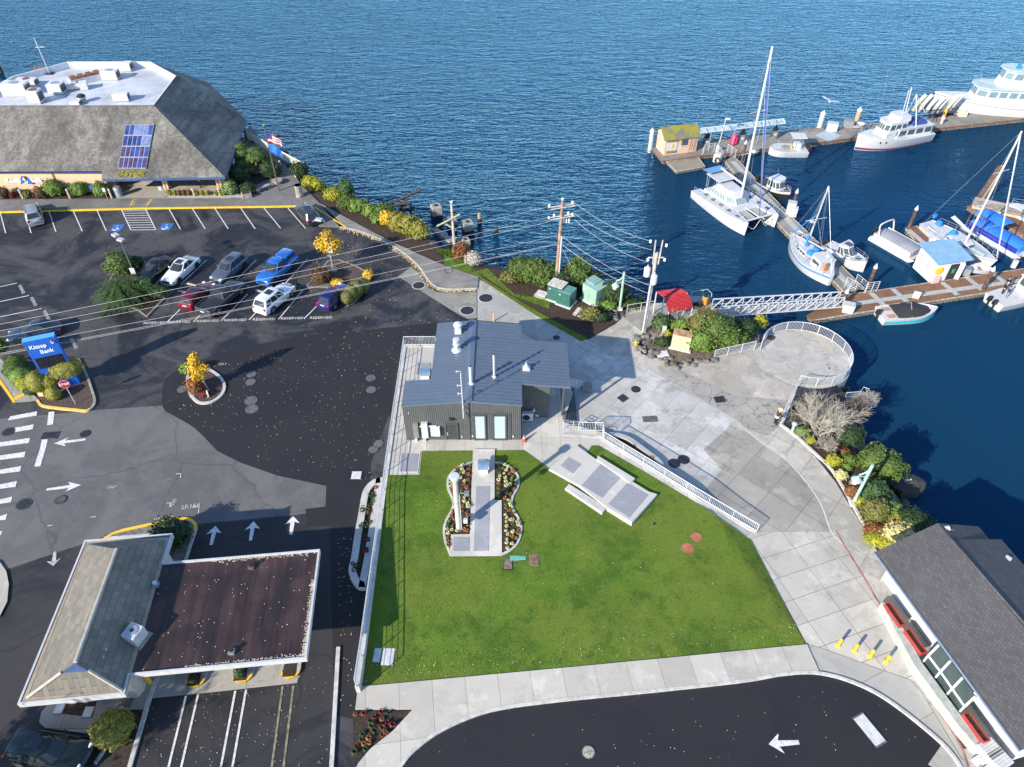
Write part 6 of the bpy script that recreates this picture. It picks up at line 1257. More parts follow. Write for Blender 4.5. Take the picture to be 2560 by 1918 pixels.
# ================================================================ marina
DK_ = WZ + .55
DBR = concrete('brown dock deck', (.235,.125,.075), R(12), 5.2, 9, stain=.35, joint=.7); DGR = concrete('grey dock deck', (.27,.265,.24), R(12), 3.2, 9, stain=.6, joint=.6); GRT = mat('pale dock grating', (.45,.45,.43), .6, .2, var=.15)
FLT = mat('barnacled float side', (.16,.14,.11), .9, var=.6, sc=4, bump=.5); RUSTB = mat('rusty timber edge', (.22,.09,.05), .85, var=.4)
def dock(label, c_pts, m, z=DK_, edge_m=None, thick=.45):
 pts = [at(c,x,y,z) for c, x, y in c_pts]; t = thing('dock_float', label, 'dock', (pts[0].x,pts[0].y,WZ)); P2 = [(p.x,p.y) for p in pts]
 b = MB(); b.prism(P2, z-.12, z); b.build('deck', m, t, world=True); cx = sum(p[0] for p in P2)/len(P2); cy = sum(p[1] for p in P2)/len(P2)
 MB().prism([(x+(cx-x)*.012,y+(cy-y)*.012) for x,y in P2], z-.12-thick, z-.121).build('float', FLT, t, world=True)
 for i in range(len(pts)):
  p, q = pts[i], pts[(i+1)%len(pts)]
  if (q-p).length > 3: MB().tube([p+Vector((0,0,-.04)), q+Vector((0,0,-.04))], .1, 4).build('rub_rail', edge_m or WOODG, t, world=True)
 return t
def strip_on(t, c, a, b_, w, m=GRT, z=DK_+.012, nm='grating'):
 p, q = at(c,*a,z), at(c,*b_,z); d = (q-p).normalized(); o = Vector((-d.y,d.x,0))*w/2; b = MB(); b.prism([((p+o).x,(p+o).y),((p-o).x,(p-o).y),((q-o).x,(q-o).y),((q+o).x,(q+o).y)], z-.01, z); b.build(nm, m, t, world=True)
md = dock('long brown main dock with pale cross gratings', [('H',905,1000),('H',1000,925),('H',1200,900),('H',2212,750),('H',2700,680),('H',2700,785),('H',2212,862),('H',1960,905),('H',1060,1048),('H',840,1085),('H',815,1050)], DBR)
strip_on(md,'H',(1090,980),(2600,770),.62)
for a, b_ in (((1228,905),(1325,1000)),((1368,880),(1465,968)),((1685,838),(1785,920)),((1838,800),(1945,888)),((2015,785),(2100,845))): strip_on(md,'H',a,b_,.62,z=DK_+.018)
wd_ = dock('narrow grey walkway float linking main dock and fuel dock', [('H',285,55),('H',345,25),('H',560,250),('H',720,420),('H',950,640),('H',1185,880),('H',1060,905),('H',650,480)], DGR)
strip_on(wd_,'H',(340,60),(1110,880),.75)
fd = dock('long grey fuel dock across the harbour', [('E',105,1012),('E',185,1115),('E',560,1062),('E',830,1045),('E',1150,1000),('E',1640,940),('G',780,838),('G',1340,775),('G',2400,660),('G',2400,562),('G',1340,692),('G',920,735),('G',580,780),('E',1560,828),('E',1000,885),('E',620,935),('E',480,950),('E',150,988)], DGR, edge_m=RUSTB)
strip_on(fd,'E',(1560,870),(1690,920),3.0,mat('pale blue dock plate',(.36,.44,.5),.5),DK_+.02,'plate')
dock('square mossy concrete float beside the fuel shed', [('E',230,1118),('E',500,1075),('E',562,1160),('E',315,1205)], concrete('mossy float concrete',(.33,.3,.23),stain=.8), WZ+.4)
f1 = dock('brown finger pier between grey pontoon boat and sloop', [('Y2',480,425),('Y2',545,388),('Y2',600,390),('Y2',905,635),('Y2',900,680),('Y2',690,690)], DBR); strip_on(f1,'Y2',(505,430),(765,650),.7)
f2 = dock('brown finger pier behind the blue canopied pontoon', [('Y2',1190,160),('Y2',1330,112),('Y2',1480,110),('Y2',1680,240),('Y2',1900,380),('Y2',1900,520),('Y2',1700,420),('Y2',1400,290)], DBR)
MB().box((0,0,0),(1,1,1)).xf(Matrix.Translation(at('Y2',1540,185,WZ+1.0)) @ Matrix.Rotation(R(-28),4,'Z') @ Matrix.Diagonal((5.6,1.3,1.0,1))).build('dock_box', mat('tan dock box',(.5,.38,.28),.7), f2, world=True)
MB().box((0,0,0),(1,1,1)).xf(Matrix.Translation(at('Y2',1545,180,WZ+1.56)) @ Matrix.Rotation(R(-28),4,'Z') @ Matrix.Diagonal((5.7,1.5,.1,1))).build('box_lid', WOODG, f2, world=True)
PB_ = mat('dark brown piling', (.10,.06,.045), .85, var=.4); PWH = mat('pale grey piling', (.5,.5,.46), .8, var=.2)
def piling(label, c, b_, t_, r=.2, m=PB_, cap=True, z=WZ+.4, stain=False):
 p = at(c,*b_,z); H = max(1.0, aty(c, t_[0], t_[1], p.y).z - WZ); t = thing('piling', label, 'piling', (p.x,p.y,WZ), 0, 'dock pilings')
 MB().tube([(0,0,-1.5),(0,0,H-(.5 if cap else 0))], r, 12).build('shaft', m, t);
 if cap: MB().lathe((0,0,H-.5), [(r*1.12,0),(r*1.12,.12),(.02,.6)], 12).build('cap', WHITE, t)
 MB().lathe((0,0,.3), [(r*1.5,0),(r*1.5,.12)], 10).build('collar', STEEL, t)
for a in (('white capped dark piling beside white dock boxes on the walkway','H',(728,345),(762,240)),('white capped dark piling with yellow band at tip of the grey pontoon','H',(1470,490),(1518,348)),('white capped dark piling where walkway meets main dock','H',(1212,858),(1265,722)),('white capped brown piling at near edge of main dock','H',(1945,890),(2020,740)),('white capped dark piling at foot of the gangway','H',(1042,985),(1074,882)),('white capped brown piling between walkway and workboat','E',(878,1115),(912,935))): piling(*a)
piling('white pile with conical cap at left end of fuel dock','E',(85,1015),(102,832),.3,PWH); piling('pale striped pile with pink base and thin spike on fuel dock','E',(1545,830),(1580,680),.36,PWH); piling('tan pile with white conical cap behind white dinghy','E',(1862,785),(1900,652),.36,mat('tan piling',(.42,.34,.22),.8)); piling('pale pile with conical cap beside the big motor yacht','G',(1890,610),(1930,475),.4,PWH)
p = at('H',1905,340,WZ); t = thing('dolphin_piles', 'leaning brown timber piles tied together behind blue pontoon', 'piling', p);
for dx, m in ((0,mat('tan timber pile',(.36,.26,.18),.85,var=.3)),(-.9,PB_)): MB().tube([(dx,-.5*(dx<0),-1),(1.2 if dx == 0 else .9,.3,5.2)], .28, 10).build('pile', m, t)
t = thing('gangway', 'white truss gangway sloping from the pier to main dock', 'gangway', at('H',220,1040,.1)); WAL = mat('white aluminium truss', (.55,.57,.59), .4, .2, var=.05)
gb = [(at('H',240,1062,.15), at('H',1040,998,DK_+.15)), (at('H',200,1012,.15), at('H',1015,962,DK_+.15))]
for (p, q) in gb:
 U = Vector((0,0,1.25)); MB().tube([p,q],.08,6).build('bottom_chord',WAL,t,world=True); MB().tube([p+U,q+U],.08,6).build('top_chord',WAL,t,world=True); MB().tube([p+U*.5,q+U*.5],.035,5).build('mid_rail',WAL,t,world=True); br_ = MB(); n = 13
 for k in range(n+1): a = p.lerp(q,k/n); br_.tube([a,a+U],.045,5)
 for k in range(n): br_.tube([p.lerp(q,k/n), p.lerp(q,(k+1)/n)+U],.055,5)
 br_.build('truss_bracing',WAL,t,world=True)
(p0_,q0_),(p1_,q1_) = gb; b = MB(); b.face([p0_,q0_,q1_,p1_]); b.build('walkway_deck', GRT, t, world=True)
b = MB()
for k in range(60): a = p0_.lerp(q0_,k/60)+Vector((0,0,.03)); c_ = p1_.lerp(q1_,k/60)+Vector((0,0,.03)); b.tube([a,c_],.03,4)
b.build('deck_treads', mat('grey tread',(.34,.34,.34),.6), t, world=True)
b = MB(); b.prism([(p.x,p.y) for p in ats('C3',[(30,570),(500,490),(1060,300),(1390,310),(1530,615),(1350,700),(830,640),(640,580),(370,840),(290,850),(-40,600)])],-.35,.06); tag(b.build('pier', concrete('pier concrete',(.33,.32,.28),R(-35),4,4,stain=.5), fix=True), 'concrete pier head carrying the red canopy', 'pier')
railing('pipe_railing','white two-rail railing on the pier beside shrubs',[at('C3',45,545,.06),at('C3',300,505,.06),at('C3',490,480,.06)],1.05,'wire',1.6,WHITE,rails=2); railing('pipe_railing','white railing round the far corner of the pier',[at('C3',1070,330,.06),at('C3',1330,290,.06),at('C3',1400,360,.06)],1.05,'wire',1.5,WHITE,rails=2); railing('pipe_railing','white railing on near side of the pier by bare twigs',[at('C3',1090,680,.06),at('C3',1400,630,.06),at('C3',1500,605,.06)],1.05,'wire',1.4,WHITE,rails=2)
RED = corrug('red ribbed canopy metal',(.52,.045,.055),.22,'x',.45,amp=.5); zt = 2.7; c0 = [at('C3',530,200,zt),at('C3',880,150,zt),at('C3',1025,215,zt),at('C3',655,290,zt)]; c1 = [at('C3',1115,455,1.15),at('C3',728,530,1.15)]
t = thing('red_canopy','red ribbed metal canopy over the pier entrance','canopy',(c0[0].x,c0[0].y,.06)); th = Vector((0,0,.08))
MB().loft([[c0[0],c0[1],c0[1]+th,c0[0]+th],[c0[3],c0[2],c0[2]+th,c0[3]+th],[c1[1],c1[0],c1[0]+th,c1[1]+th]]).build('roof',RED,t,world=True); rb_ = MB()
for k in range(15):
 f = k/14; rb_.tube([c0[0].lerp(c0[1],f)+th*1.2, c0[3].lerp(c0[2],f)+th*1.2, c1[1].lerp(c1[0],f)+th*1.2],.045,4)
rb_.build('roof_ribs',mat('dark red rib',(.4,.03,.04),.45),t,world=True)
for v in (c0[0],c0[1],c0[3],c0[2]): MB().tube([(v.x,v.y,.06),(v.x,v.y,zt)],.07,6).build('post',WHITE,t,world=True)
for v in c1: MB().tube([(v.x,v.y,.0),v],.07,6).build('post',WHITE,t,world=True)
p = at('C3',1300,400,.1); t = thing('orange_drum','orange rounded canister on the pier corner','canister',p); MB().lathe((0,0,0),[(.3,0),(.33,.05),(.33,.9),(.2,1.0)],14).build('drum',mat('orange drum',(.65,.28,.03),.5),t); MB().lathe((0,0,1.0),[(.2,0),(.15,.06)],12).build('lid',BLACK,t)
p = at('C3',1290,560,.1); t = thing('red_bag','bright red rounded bag on the grey pier deck','bag',p); MB().blob((0,0,.3),(.42,.35,.32),10,7,.15).build('bag',mat('red cloth',(.6,.03,.05),.7),t,smooth=True); MB().tube(cat([(-.2,0,.55),(0,0,.72),(.2,0,.55)],3),.03,5).build('handle',BLACK,t)
p = at('C3',1150,400,.1); t = thing('dock_cart','grey two-wheeled cart on the pier behind the canopy','cart',p); MB().box((0,0,.55),(1.1,.7,.4),0,1.15).build('tub',STEEL,t); MB().tube([(.5,0,.6),(1.1,0,.9)],.03,5).build('handle',BLACK,t)
for s in (-.38,.38): MB().lathe((0,0,-.04),[(.28,0),(.28,.08)],14).xf(Matrix.Translation((0,s,.28)) @ Matrix.Rotation(R(90),4,'X')).build('wheel',TYRE,t)
# boat kit
GEL = mat('white gelcoat',(.53,.54,.55),.25,var=.03,coat=.4); GELW = mat('warm white deck',(.49,.49,.47),.5,var=.05); WING = mat('boat window',(.06,.085,.10),.08,var=.2); STA = mat('stainless rail',(.6,.62,.64),.3,.7); BCAN = mat('bright blue canvas',(.02,.20,.68),.8,var=.08); NONSK = mat('grey non-skid',(.5,.52,.53),.8); MINT = mat('pale mint deck paint',(.40,.52,.54),.6,var=.08); MOTOR = mat('black outboard',(.02,.02,.022),.35)
def bf(u, tr, pw=2.2, mx=.42):
 return tr+(1-tr)*math.sin(min(1,u/mx)*math.pi/2) if u < mx else max(.02, 1-((u-mx)/(1-mx))**pw)
def hull(par, L, B, fs, fm, fb, m, deckm, tr=.8, pw=2.2, draft=.35, y0=0, name='hull', stripe=None, deckdrop=.06, flare=.86, bow_over=.0):
 N = 14; secs = []; dk = []; st = []; zsf = lambda u: fs+(fm-fs)*min(1,u/.45) if u < .45 else fm+(fb-fm)*((u-.45)/.55)**1.6
 for i in range(N+1):
  u = i/N; x = (u-.5)*L; b_ = B/2*bf(u,tr,pw); z = zsf(u); ov = bow_over*max(0,(u-.6)/.4)**2
  secs.append([Vector((x-ov*1.0,y0,-draft)),Vector((x-ov*.8,y0-b_*.7,-draft*.5)),Vector((x-ov*.6,y0-b_*flare,.12)),Vector((x,y0-b_,z)),Vector((x,y0+b_,z)),Vector((x-ov*.6,y0+b_*flare,.12)),Vector((x-ov*.8,y0+b_*.7,-draft*.5))])
  dk.append((x,b_*.93,z-deckdrop)); st.append((x,b_,z,ov))
 MB().loft(secs).build(name, m, par, smooth=True, fix=True, ang=40)
 b = MB(); b.loft([[Vector((x,y0-w,z)),Vector((x,y0+w,z))] for x,w,z in dk], cap=False, closed=False); b.build('deck', deckm, par)
 b = MB()
 for s in (-1,1): b.tube([(x,y0+s*w,z) for x,w,z,_ in st], .045, 5)
 b.build('gunwale', GELW, par)
 if stripe:
  for v0, v1, sm in stripe:
   for s in (-1,1):
    rows = []
    for x, w, z, ov in st:
     P = lambda v: Vector((x-ov*.6*(1-v), y0+s*(w*(flare+(1-flare)*v)+.014), .12+(z-.12)*v)); rows.append([P(v0),P(v1)])
    MB().loft(rows,cap=False,closed=False).build('stripe',sm,par)
 return zsf
def house(par, x0, x1, w, z0, z1, m, rf=.5, rb=.1, ins=.85, nose=.5, win=(.35,.85), ns=3, nf=3, roofm=None, over=0, name='cabin', wm=None, back=False):
 R0 = [Vector((x0,-w,z0)),Vector((x1-nose,-w,z0)),Vector((x1,-w*.55,z0)),Vector((x1,w*.55,z0)),Vector((x1-nose,w,z0)),Vector((x0,w,z0))]
 wi_ = w*ins; R1 = [Vector((x0+rb,-wi_,z1)),Vector((x1-nose-rf,-wi_,z1)),Vector((x1-rf,-wi_*.55,z1)),Vector((x1-rf,wi_*.55,z1)),Vector((x1-nose-rf,wi_,z1)),Vector((x0+rb,wi_,z1))]
 cb = MB().loft([R0,R1]).build(name, m, par, fix=True); cx = Vector(((x0+x1)/2,0,(z0+z1)/2))
 def pane(i, j, u0, u1):
  P = lambda u, v: R0[i].lerp(R0[j],u).lerp(R1[i].lerp(R1[j],u),v); n = (P(1,0)-P(0,0)).cross(P(0,1)-P(0,0)).normalized()
  if n.dot(P(.5,.5)-cx) < 0: n = -n
  n = n*.02; MB().face([P(u0,win[0])+n,P(u1,win[0])+n,P(u1,win[1])+n,P(u0,win[1])+n]).build('window', wm or WING, par)
 if win:
  for i, j in ((0,1),(5,4)):
   for k in range(ns): pane(i,j,(k+.12)/ns,(k+.88)/ns)
  for k in range(nf): pane(2,3,(k+.08)/nf,(k+.92)/nf)
  pane(1,2,.12,.88); pane(4,3,.12,.88)
  if back: pane(0,5,.1,.45); pane(0,5,.55,.9)
 if roofm or over:
  q = [Vector((p.x+(over if p.x > cx.x else -over), p.y*(1+over/max(.3,w)), z1+.01)) for p in R1]; MB().loft([q,[p+Vector((0,0,.09)) for p in q]]).build('roof', roofm or m, par, fix=True, bev=.02)
 return R1
def rail(par, pts, h=.6, n=None, m=STA, nm='guard_rail', r=.022):
 b = MB(); P = [Vector(p) for p in pts]; b.tube([p+Vector((0,0,h)) for p in P], r, 5); b.tube([p+Vector((0,0,h*.5)) for p in P], r*.6, 4)
 for p in P: b.tube([p,p+Vector((0,0,h))], r, 5)
 b.build(nm, m, par)
def outboard(par, x, y=0, z=.5, m=MOTOR): MB().box((x-.15,y,z+.35),(.55,.42,.55),0,.8).build('outboard_cowl',m,par,bev=.05); MB().box((x-.12,y,z-.25),(.22,.14,.8)).build('outboard_leg',m,par)
def mastrig(par, x, z0, H, top, boom, stays, spr=(), r=.09, sprw=1.2, m=WHITE):
 b = Vector((x,0,z0)); tp = Vector(top); MB().tube([b,tp], r, 8, r*.75).build('mast', m, par); d = tp-b
 if boom: MB().tube([b+d*.09, Vector(boom)], r*.75, 8).build('boom', m, par)
 for f in spr: c = b+d*f; MB().tube([c+Vector((0,-sprw,0)),c,c+Vector((0,sprw,0))], .035, 5).build('spreader', m, par)
 for f, q in stays: MB().tube([b+d*f, Vector(q)], .016, 4).build('stay', STA, par)
def boat(name, label, cat_, c, bow, stern, zb, zs, grp=None):
 p, q = at(c,*bow,WZ+zb), at(c,*stern,WZ+zs); ctr = (p+q)/2; t = thing(name, label, cat_, (ctr.x,ctr.y,WZ), head(q,p), grp); return t, (p-q).xy.length
def local(t, c, x, y, z): return t.matrix_basis.inverted() @ at(c,x,y,WZ+z)
def localm(t, c, x, y, base):     # a point seen at (x, y) on the upright plane through a local base point
 w = t.matrix_basis @ Vector(base); return t.matrix_basis.inverted() @ aty(c,x,y,w.y)
pL, qL = at('Y1',780,828,WZ+1.7), at('Y1',100,368,WZ+1.2); pR = at('Y1',1222,758,WZ+1.7); dC = (pL-qL).normalized(); nC = Vector((dC.y,-dC.x,0)); wC = abs((pR-pL).dot(nC)); LC = (pL-qL).length; cc_ = (pL+qL)/2
sgn_ = 1 if (pR-pL).dot(nC) > 0 else -1; ctr = cc_+nC*sgn_*wC/2; cata = thing('catamaran','large white sailing catamaran with tall mast moored at the walkway','catamaran',(ctr.x,ctr.y,WZ),math.atan2(dC.y,dC.x))
for s in (-1,1): hull(cata, LC, 1.75, 1.0, 1.5, 1.75, GEL, GEL, .75, 3.0, .4, s*wC/2, 'hull', bow_over=.25, flare=.9)
MB().box((-LC*.10,0,1.2),(LC*.62,wC-1.0,.75)).build('bridge_deck',GEL,cata,bev=.08); MB().box((LC*.10,0,1.55),(.8,wC-1.2,.12)).build('foredeck',GEL,cata)
R1_ = house(cata,-LC*.30,LC*.13,wC*.36,1.5,2.55,GEL,1.0,.2,.82,1.3,(.2,.72),5,4,None,0,'coachroof',mat('tinted saloon window',(.22,.3,.32),.1)); house(cata,-LC*.28,LC*.03,wC*.27,2.55,2.85,GEL,.5,.2,.8,.9,None,name='coachroof_top')
MB().box((-LC*.33,0,3.3),(2.6,wC*.62,.09),0).build('bimini',GEL,cata,bev=.03)
for s in (-1,1):
 for x_ in (-LC*.40,-LC*.26): MB().tube([(x_,s*wC*.28,1.55),(x_,s*wC*.28,3.3)],.04,5).build('bimini_post',STA,cata)
 MB().box((LC*.30,s*wC*.19,1.45),(LC*.24,wC*.30,.03)).build('trampoline',mat('grey mesh trampoline',(.35,.36,.33),.9),cata)
 for k in range(5): MB().box((LC*(-.30+.15*k),s*wC*.5,1.40+.07*k),(.5,.42,.06)).build('deck_hatch',WING,cata,bev=.01)
 rail(cata,[(LC*(-.45+.1*k),s*(wC/2+.62-.03*max(0,k-5)**1.6),1.2+.05*k) for k in range(10)],.62)
sp = MB(); sp.box((-LC*.46,0,3.55),(1.7,wC*.60,.05),0,1,0,R(-8)); sp.build('solar_panel',mat('blue solar panel',(.10,.25,.42),.15,.3,var=.1),cata)
for s in (-1,1): MB().tube([(-LC*.44,s*wC*.25,1.5),(-LC*.47,s*wC*.22,3.5)],.05,5).build('solar_arch',STA,cata)
MB().tube([(LC*.43,-wC/2+.4,1.6),(LC*.43,wC/2-.4,1.6)],.12,8).build('crossbeam',WHITE,cata); MB().tube([(LC*.18,0,1.6),(LC*.43,0,1.65)],.09,6).build('centre_beam',WHITE,cata)
MB().tube(cat([(LC*.45,-wC*.42,1.2),(LC*.47,-wC*.2,.5),(LC*.46,0,1.5),(LC*.47,wC*.2,.5),(LC*.45,wC*.42,1.2)],4),.035,5).build('bow_rope',mat('white rope',(.6,.58,.52),.9),cata)
mb_ = (LC*.07,0,2.5); tp = localm(cata,'E',1172,140,mb_); tp = Vector((mb_[0]-.6,0,tp.z))
mastrig(cata,mb_[0],2.5,0,tp,(-LC*.36,0,4.2),[(.97,(LC*.43,0,1.7)),(.8,(LC*.43,0,1.7)),(.95,(-LC*.25,-wC*.5,1.4)),(.95,(-LC*.25,wC*.5,1.4)),(.6,(-LC*.05,-wC*.52,1.5)),(.6,(-LC*.05,wC*.52,1.5))],(.32,.6),.16,1.3)
MB().tube([(mb_[0]+.25,0,3.4),(LC*.43,0,1.7)],.01,4).build('stay',STA,cata); fs_ = Vector((mb_[0],0,2.5)).lerp(tp,.93); MB().tube([fs_,(LC*.42,0,1.9)],.07,6).build('furled_sail',mat('blue furled sail',(.06,.08,.35),.8),cata)
MB().lathe((mb_[0]+.35,0,8.5),[(.3,0),(.32,.1),(.1,.25)],12).build('radar_dome',WHITE,cata)
t, L = boat('cabin_boat','small white cabined boat with black hull behind the catamaran','motor boat','Y1',(1330,425),(935,245),1.1,.8); hull(t,L,2.5,.75,.85,1.15,MOTOR,NONSK,.85,2.6,stripe=[(.7,1.0,ALU)]); house(t,-L*.12,L*.26,1.0,.8,2.05,ALU,.45,.05,.88,.35,(.3,.85),3,3,ALU,.08); outboard(t,-L/2-.1,-.25,.6); outboard(t,-L/2-.1,.3,.6); MB().tube([(-.3,.4,2.1),(-.5,.4,3.1)],.02,4).build('antenna',STA,t); rail(t,[(L*.2,-1.0,.95),(L*.38,-.7,1.05),(L*.48,0,1.12),(L*.38,.7,1.05),(L*.2,1.0,.95)],.3)
t, L = boat('work_boat','open aluminium workboat with small flat top beside fuel dock','work boat','E',(1118,1000),(1440,1005),.9,.9); hull(t,L,2.8,.85,.9,1.0,mat('pale grey hull',(.5,.52,.52),.5),mat('pale blue deck',(.3,.42,.5),.7),.95,5.0,deckdrop=.3); MB().box((-L*.22,0,1.1),(.9,.9,1.2)).build('console',ALU,t,bev=.04); MB().box((-L*.2,0,2.75),(2.0,1.9,.08)).build('hard_top',WHITE,t,bev=.02)
for x_ in (-L*.3,-L*.1):
 for s in (-.8,.8): MB().tube([(x_,s,.7),(x_,s,2.75)],.035,5).build('top_post',STA,t)
MB().tube([(-L*.2,.3,2.8),(-L*.12,.3,4.2)],.02,4).build('antenna',STA,t); outboard(t,-L/2-.1,-.4,.6); outboard(t,-L/2-.1,.4,.6)
for k in range(4): MB().lathe((0,0,-.15),[(.42,0),(.42,.3)],12).xf(Matrix.Translation((L*(-.05+.07*k),.2*(k%2),.95)) @ Matrix.Rotation(R(90),4,'Y')).build('hose_reel',(mat('yellow hose',(.6,.45,.08),.6) if k == 0 else STEEL),t)
rail(t,[(L*.45,-1.2,.95),(L*.2,-1.35,.9),(-L*.1,-1.35,.88)],.4); rail(t,[(L*.45,1.2,.95),(L*.2,1.35,.9),(-L*.1,1.35,.88)],.4)
t, L = boat('trawler_yacht','white trawler yacht with red and dark blue waterline stripe','motor yacht','Y5',(358,592),(1095,512),2.1,1.5); BT = mat('navy boot stripe',(.02,.03,.13),.4); RT_ = mat('red boot stripe',(.45,.05,.05),.5)
hull(t,L,4.4,1.4,1.5,2.4,GEL,NONSK,.82,2.6,.5,stripe=[(.0,.09,BT),(.09,.15,RT_)],bow_over=.3); house(t,-L*.44,L*.10,1.55,1.35,2.75,GEL,.3,.05,.95,.6,(.35,.85),4,3,GEL,.15,'aft_cabin'); house(t,-L*.08,L*.24,1.35,1.6,3.7,GEL,.55,.1,.88,.55,(.55,.88),3,3,GEL,.1,'wheelhouse'); house(t,-L*.10,L*.10,1.2,3.8,4.5,GEL,.3,.1,.9,.4,None,name='flybridge'); MB().box((-L*.27,0,3.1),(L*.22,2.2,.6),0,.8).build('covered_dinghy',mat('navy canvas',(.03,.06,.22),.8),t,bev=.08)
for s in (-1,1):
 for k in range(4): MB().lathe((0,0,-.01),[(.17,0),(.17,.03)],10).xf(Matrix.Translation((L*(.26-.065*k-(.06 if k > 1 else 0)),s*(2.2*bf(.76-.065*k,.82,2.6)*.955+.03),1.3)) @ Matrix.Rotation(R(90),4,'X')).build('porthole',WING,t)
 MB().tube([(-L*.20,s*1.3,2.8),(-L*.14,0,7.0)],.08,6).build('mast_leg',WHITE,t); rail(t,[(L*(.48-.08*k),s*2.2*bf(.98-.08*k,.82,2.6),2.3-.13*k) for k in range(7)],.75)
MB().tube([(-L*.1,0,3.0),(-L*.03,0,8.2)],.08,6).build('mast',WHITE,t); MB().tube([(L*.02,.8,3.8),(L*.07,.9,8.3)],.06,6).build('mast',WHITE,t); MB().tube([(-L*.14,0,7.0),(-L*.36,0,4.2)],.07,6).build('boom',WHITE,t); MB().tube([(L*.2,-.9,3.7),(L*.3,-1.0,10.5)],.025,4).build('antenna',STA,t); MB().box((-L*.475,0,1.35),(.8,3.0,.1)).build('swim_step',GELW,t)
L = 22.0; bw_ = at('Y4',242,535,WZ+2.9); ang_ = R(180-8); d = Vector((math.cos(ang_),math.sin(ang_),0)); cc_ = bw_-d*L/2; t = thing('motor_yacht','big white motor yacht with pale green decks at the upper right','motor yacht',(cc_.x,cc_.y,WZ),ang_); YW = mat('yacht window',(.16,.24,.27),.12)
hull(t,L,5.4,1.7,2.0,2.95,mat('chalky white hull',(.60,.59,.57),.4,var=.07),MINT,.75,2.3,.8,deckdrop=.7,bow_over=.7,stripe=[(.86,.9,mat('brown rub strake',(.25,.16,.12),.6))]); house(t,-L*.42,L*.27,2.05,1.5,4.35,GEL,.55,.3,.9,1.5,(.58,.86),9,3,None,0,'main_deckhouse',YW)
def roof_(k, w_, z_, nm): MB().prism([(-L*.44,-w_),(L*(k-.09),-w_),(L*(k-.025),-w_*.75),(L*k,-w_*.3),(L*k,w_*.3),(L*(k-.025),w_*.75),(L*(k-.09),w_),(-L*.44,w_)],z_,z_+.14).build(nm,MINT,t,fix=True)
roof_(.275,2.2,4.35,'boat_deck'); house(t,-L*.36,L*.13,1.6,4.49,6.95,GEL,.55,.3,.88,1.2,(.5,.85),6,3,None,0,'pilothouse',YW); roof_(.135,1.75,6.95,'pilothouse_roof')
MB().tube([(-L*.16,0,7.0),(-L*.21,0,10.4)],.2,6,.1).build('mast',mat('tan mast',(.42,.33,.26),.6),t); MB().box((L*.04,.5,7.4),(.5,.5,.65),0,.8).build('covered_searchlight',BCAN,t); MB().box((-L*.05,0,7.8),(.25,1.8,.16)).tube([(-L*.05,0,7.0),(-L*.05,0,7.8)],.1,6).build('radar',WHITE,t); rail(t,[(L*.2,-2.0,4.45),(L*.26,-1.0,4.45),(L*.26,1.0,4.45),(L*.2,2.0,4.45)],.8)
for k in range(5): MB().box((L*(.41-.015*k),(-.6+.3*k),2.35),(.45,.25,.45)).build('deck_gear',(LENSR if k%2 else GELW),t,bev=.05)
for s in (-1,1): MB().box((L*.43,s*.95,1.7),(.8,.08,.6),s*-.5).build('anchor_pocket',mat('dark pocket',(.06,.05,.045),.8),t)
t, L = boat('sailboat','white double-ended sailboat with blue stripe and orange door','sailboat','Y1',(1335,945),(1868,1500),1.7,1.3); hull(t,L,3.5,1.35,1.2,1.75,GEL,GELW,.12,2.2,.5,stripe=[(.62,.85,mat('mid blue stripe',(.10,.26,.58),.4))],bow_over=.3)
house(t,-L*.36,-L*.12,1.0,1.15,2.3,GEL,.15,.1,.92,.3,(.5,.8),1,2,GEL,.08,'pilothouse'); house(t,-L*.02,L*.26,.95,1.2,1.85,GEL,.4,.1,.85,.5,(.35,.75),3,1,None,0,'trunk_cabin'); MB().box((-L*.372,.25,1.75),(.04,.6,1.0)).build('door',mat('orange varnished door',(.5,.16,.03),.4),t)
for x_, y_, s_ in ((.0,-.5,(.9,.5,.4)),(-.04,.45,(.8,.5,.5)),(-.09,0,(.6,.8,.5))): MB().box((L*x_,y_,1.95),s_,.2,.8).build('canvas_cover',BCAN,t,bev=.08)
MB().box((L*.06,-.97,1.5),(1.7,.05,.45)).build('cloth_panel',BCAN,t); MB().box((L*.18,0,1.9),(.7,.6,.1)).build('deck_hatch',NONSK,t)
mb_ = (L*.13,0,1.9); tp = localm(t,'Y1',1893,312,mb_); tp = Vector((mb_[0]-.5,0,tp.z)); mastrig(t,mb_[0],1.9,0,tp,(-L*.2,0,3.1),[(1,(L*.5,0,1.8)),(1,(-L*.48,0,1.4)),(.97,(L*.05,-1.6,1.2)),(.97,(L*.05,1.6,1.2)),(.97,(L*.12,-1.65,1.2)),(.97,(L*.12,1.65,1.2)),(.5,(0,-1.65,1.2)),(.5,(0,1.65,1.2))],(.46,),.10,1.35); MB().lathe((mb_[0]+.3,0,tp.z*.5),[(.28,0),(.3,.1),(.1,.22)],12).build('radar_dome',WHITE,t)
MB().tube([Vector((mb_[0],0,1.9)).lerp(tp,.55),(L*.47,0,1.9)],.06,6).build('furled_sail',BCAN,t); MB().tube([(mb_[0],0,1.9),(mb_[0],0,3.4)],.18,8).build('mast_cover',BCAN,t); rail(t,[(L*(.47-.1*k),-1.75*bf(.97-.1*k,.12),1.65-.06*min(k,5)) for k in range(9)],.6); rail(t,[(L*(.47-.1*k),1.75*bf(.97-.1*k,.12),1.65-.06*min(k,5)) for k in range(9)],.6); MB().tube([(-L*.44,1.0,1.3),(-L*.44,1.0,3.6)],.03,5).lathe((-L*.44,1.0,3.6),[(.22,0),(.25,.12),(.08,.3)],10).build('radar_post',WHITE,t)
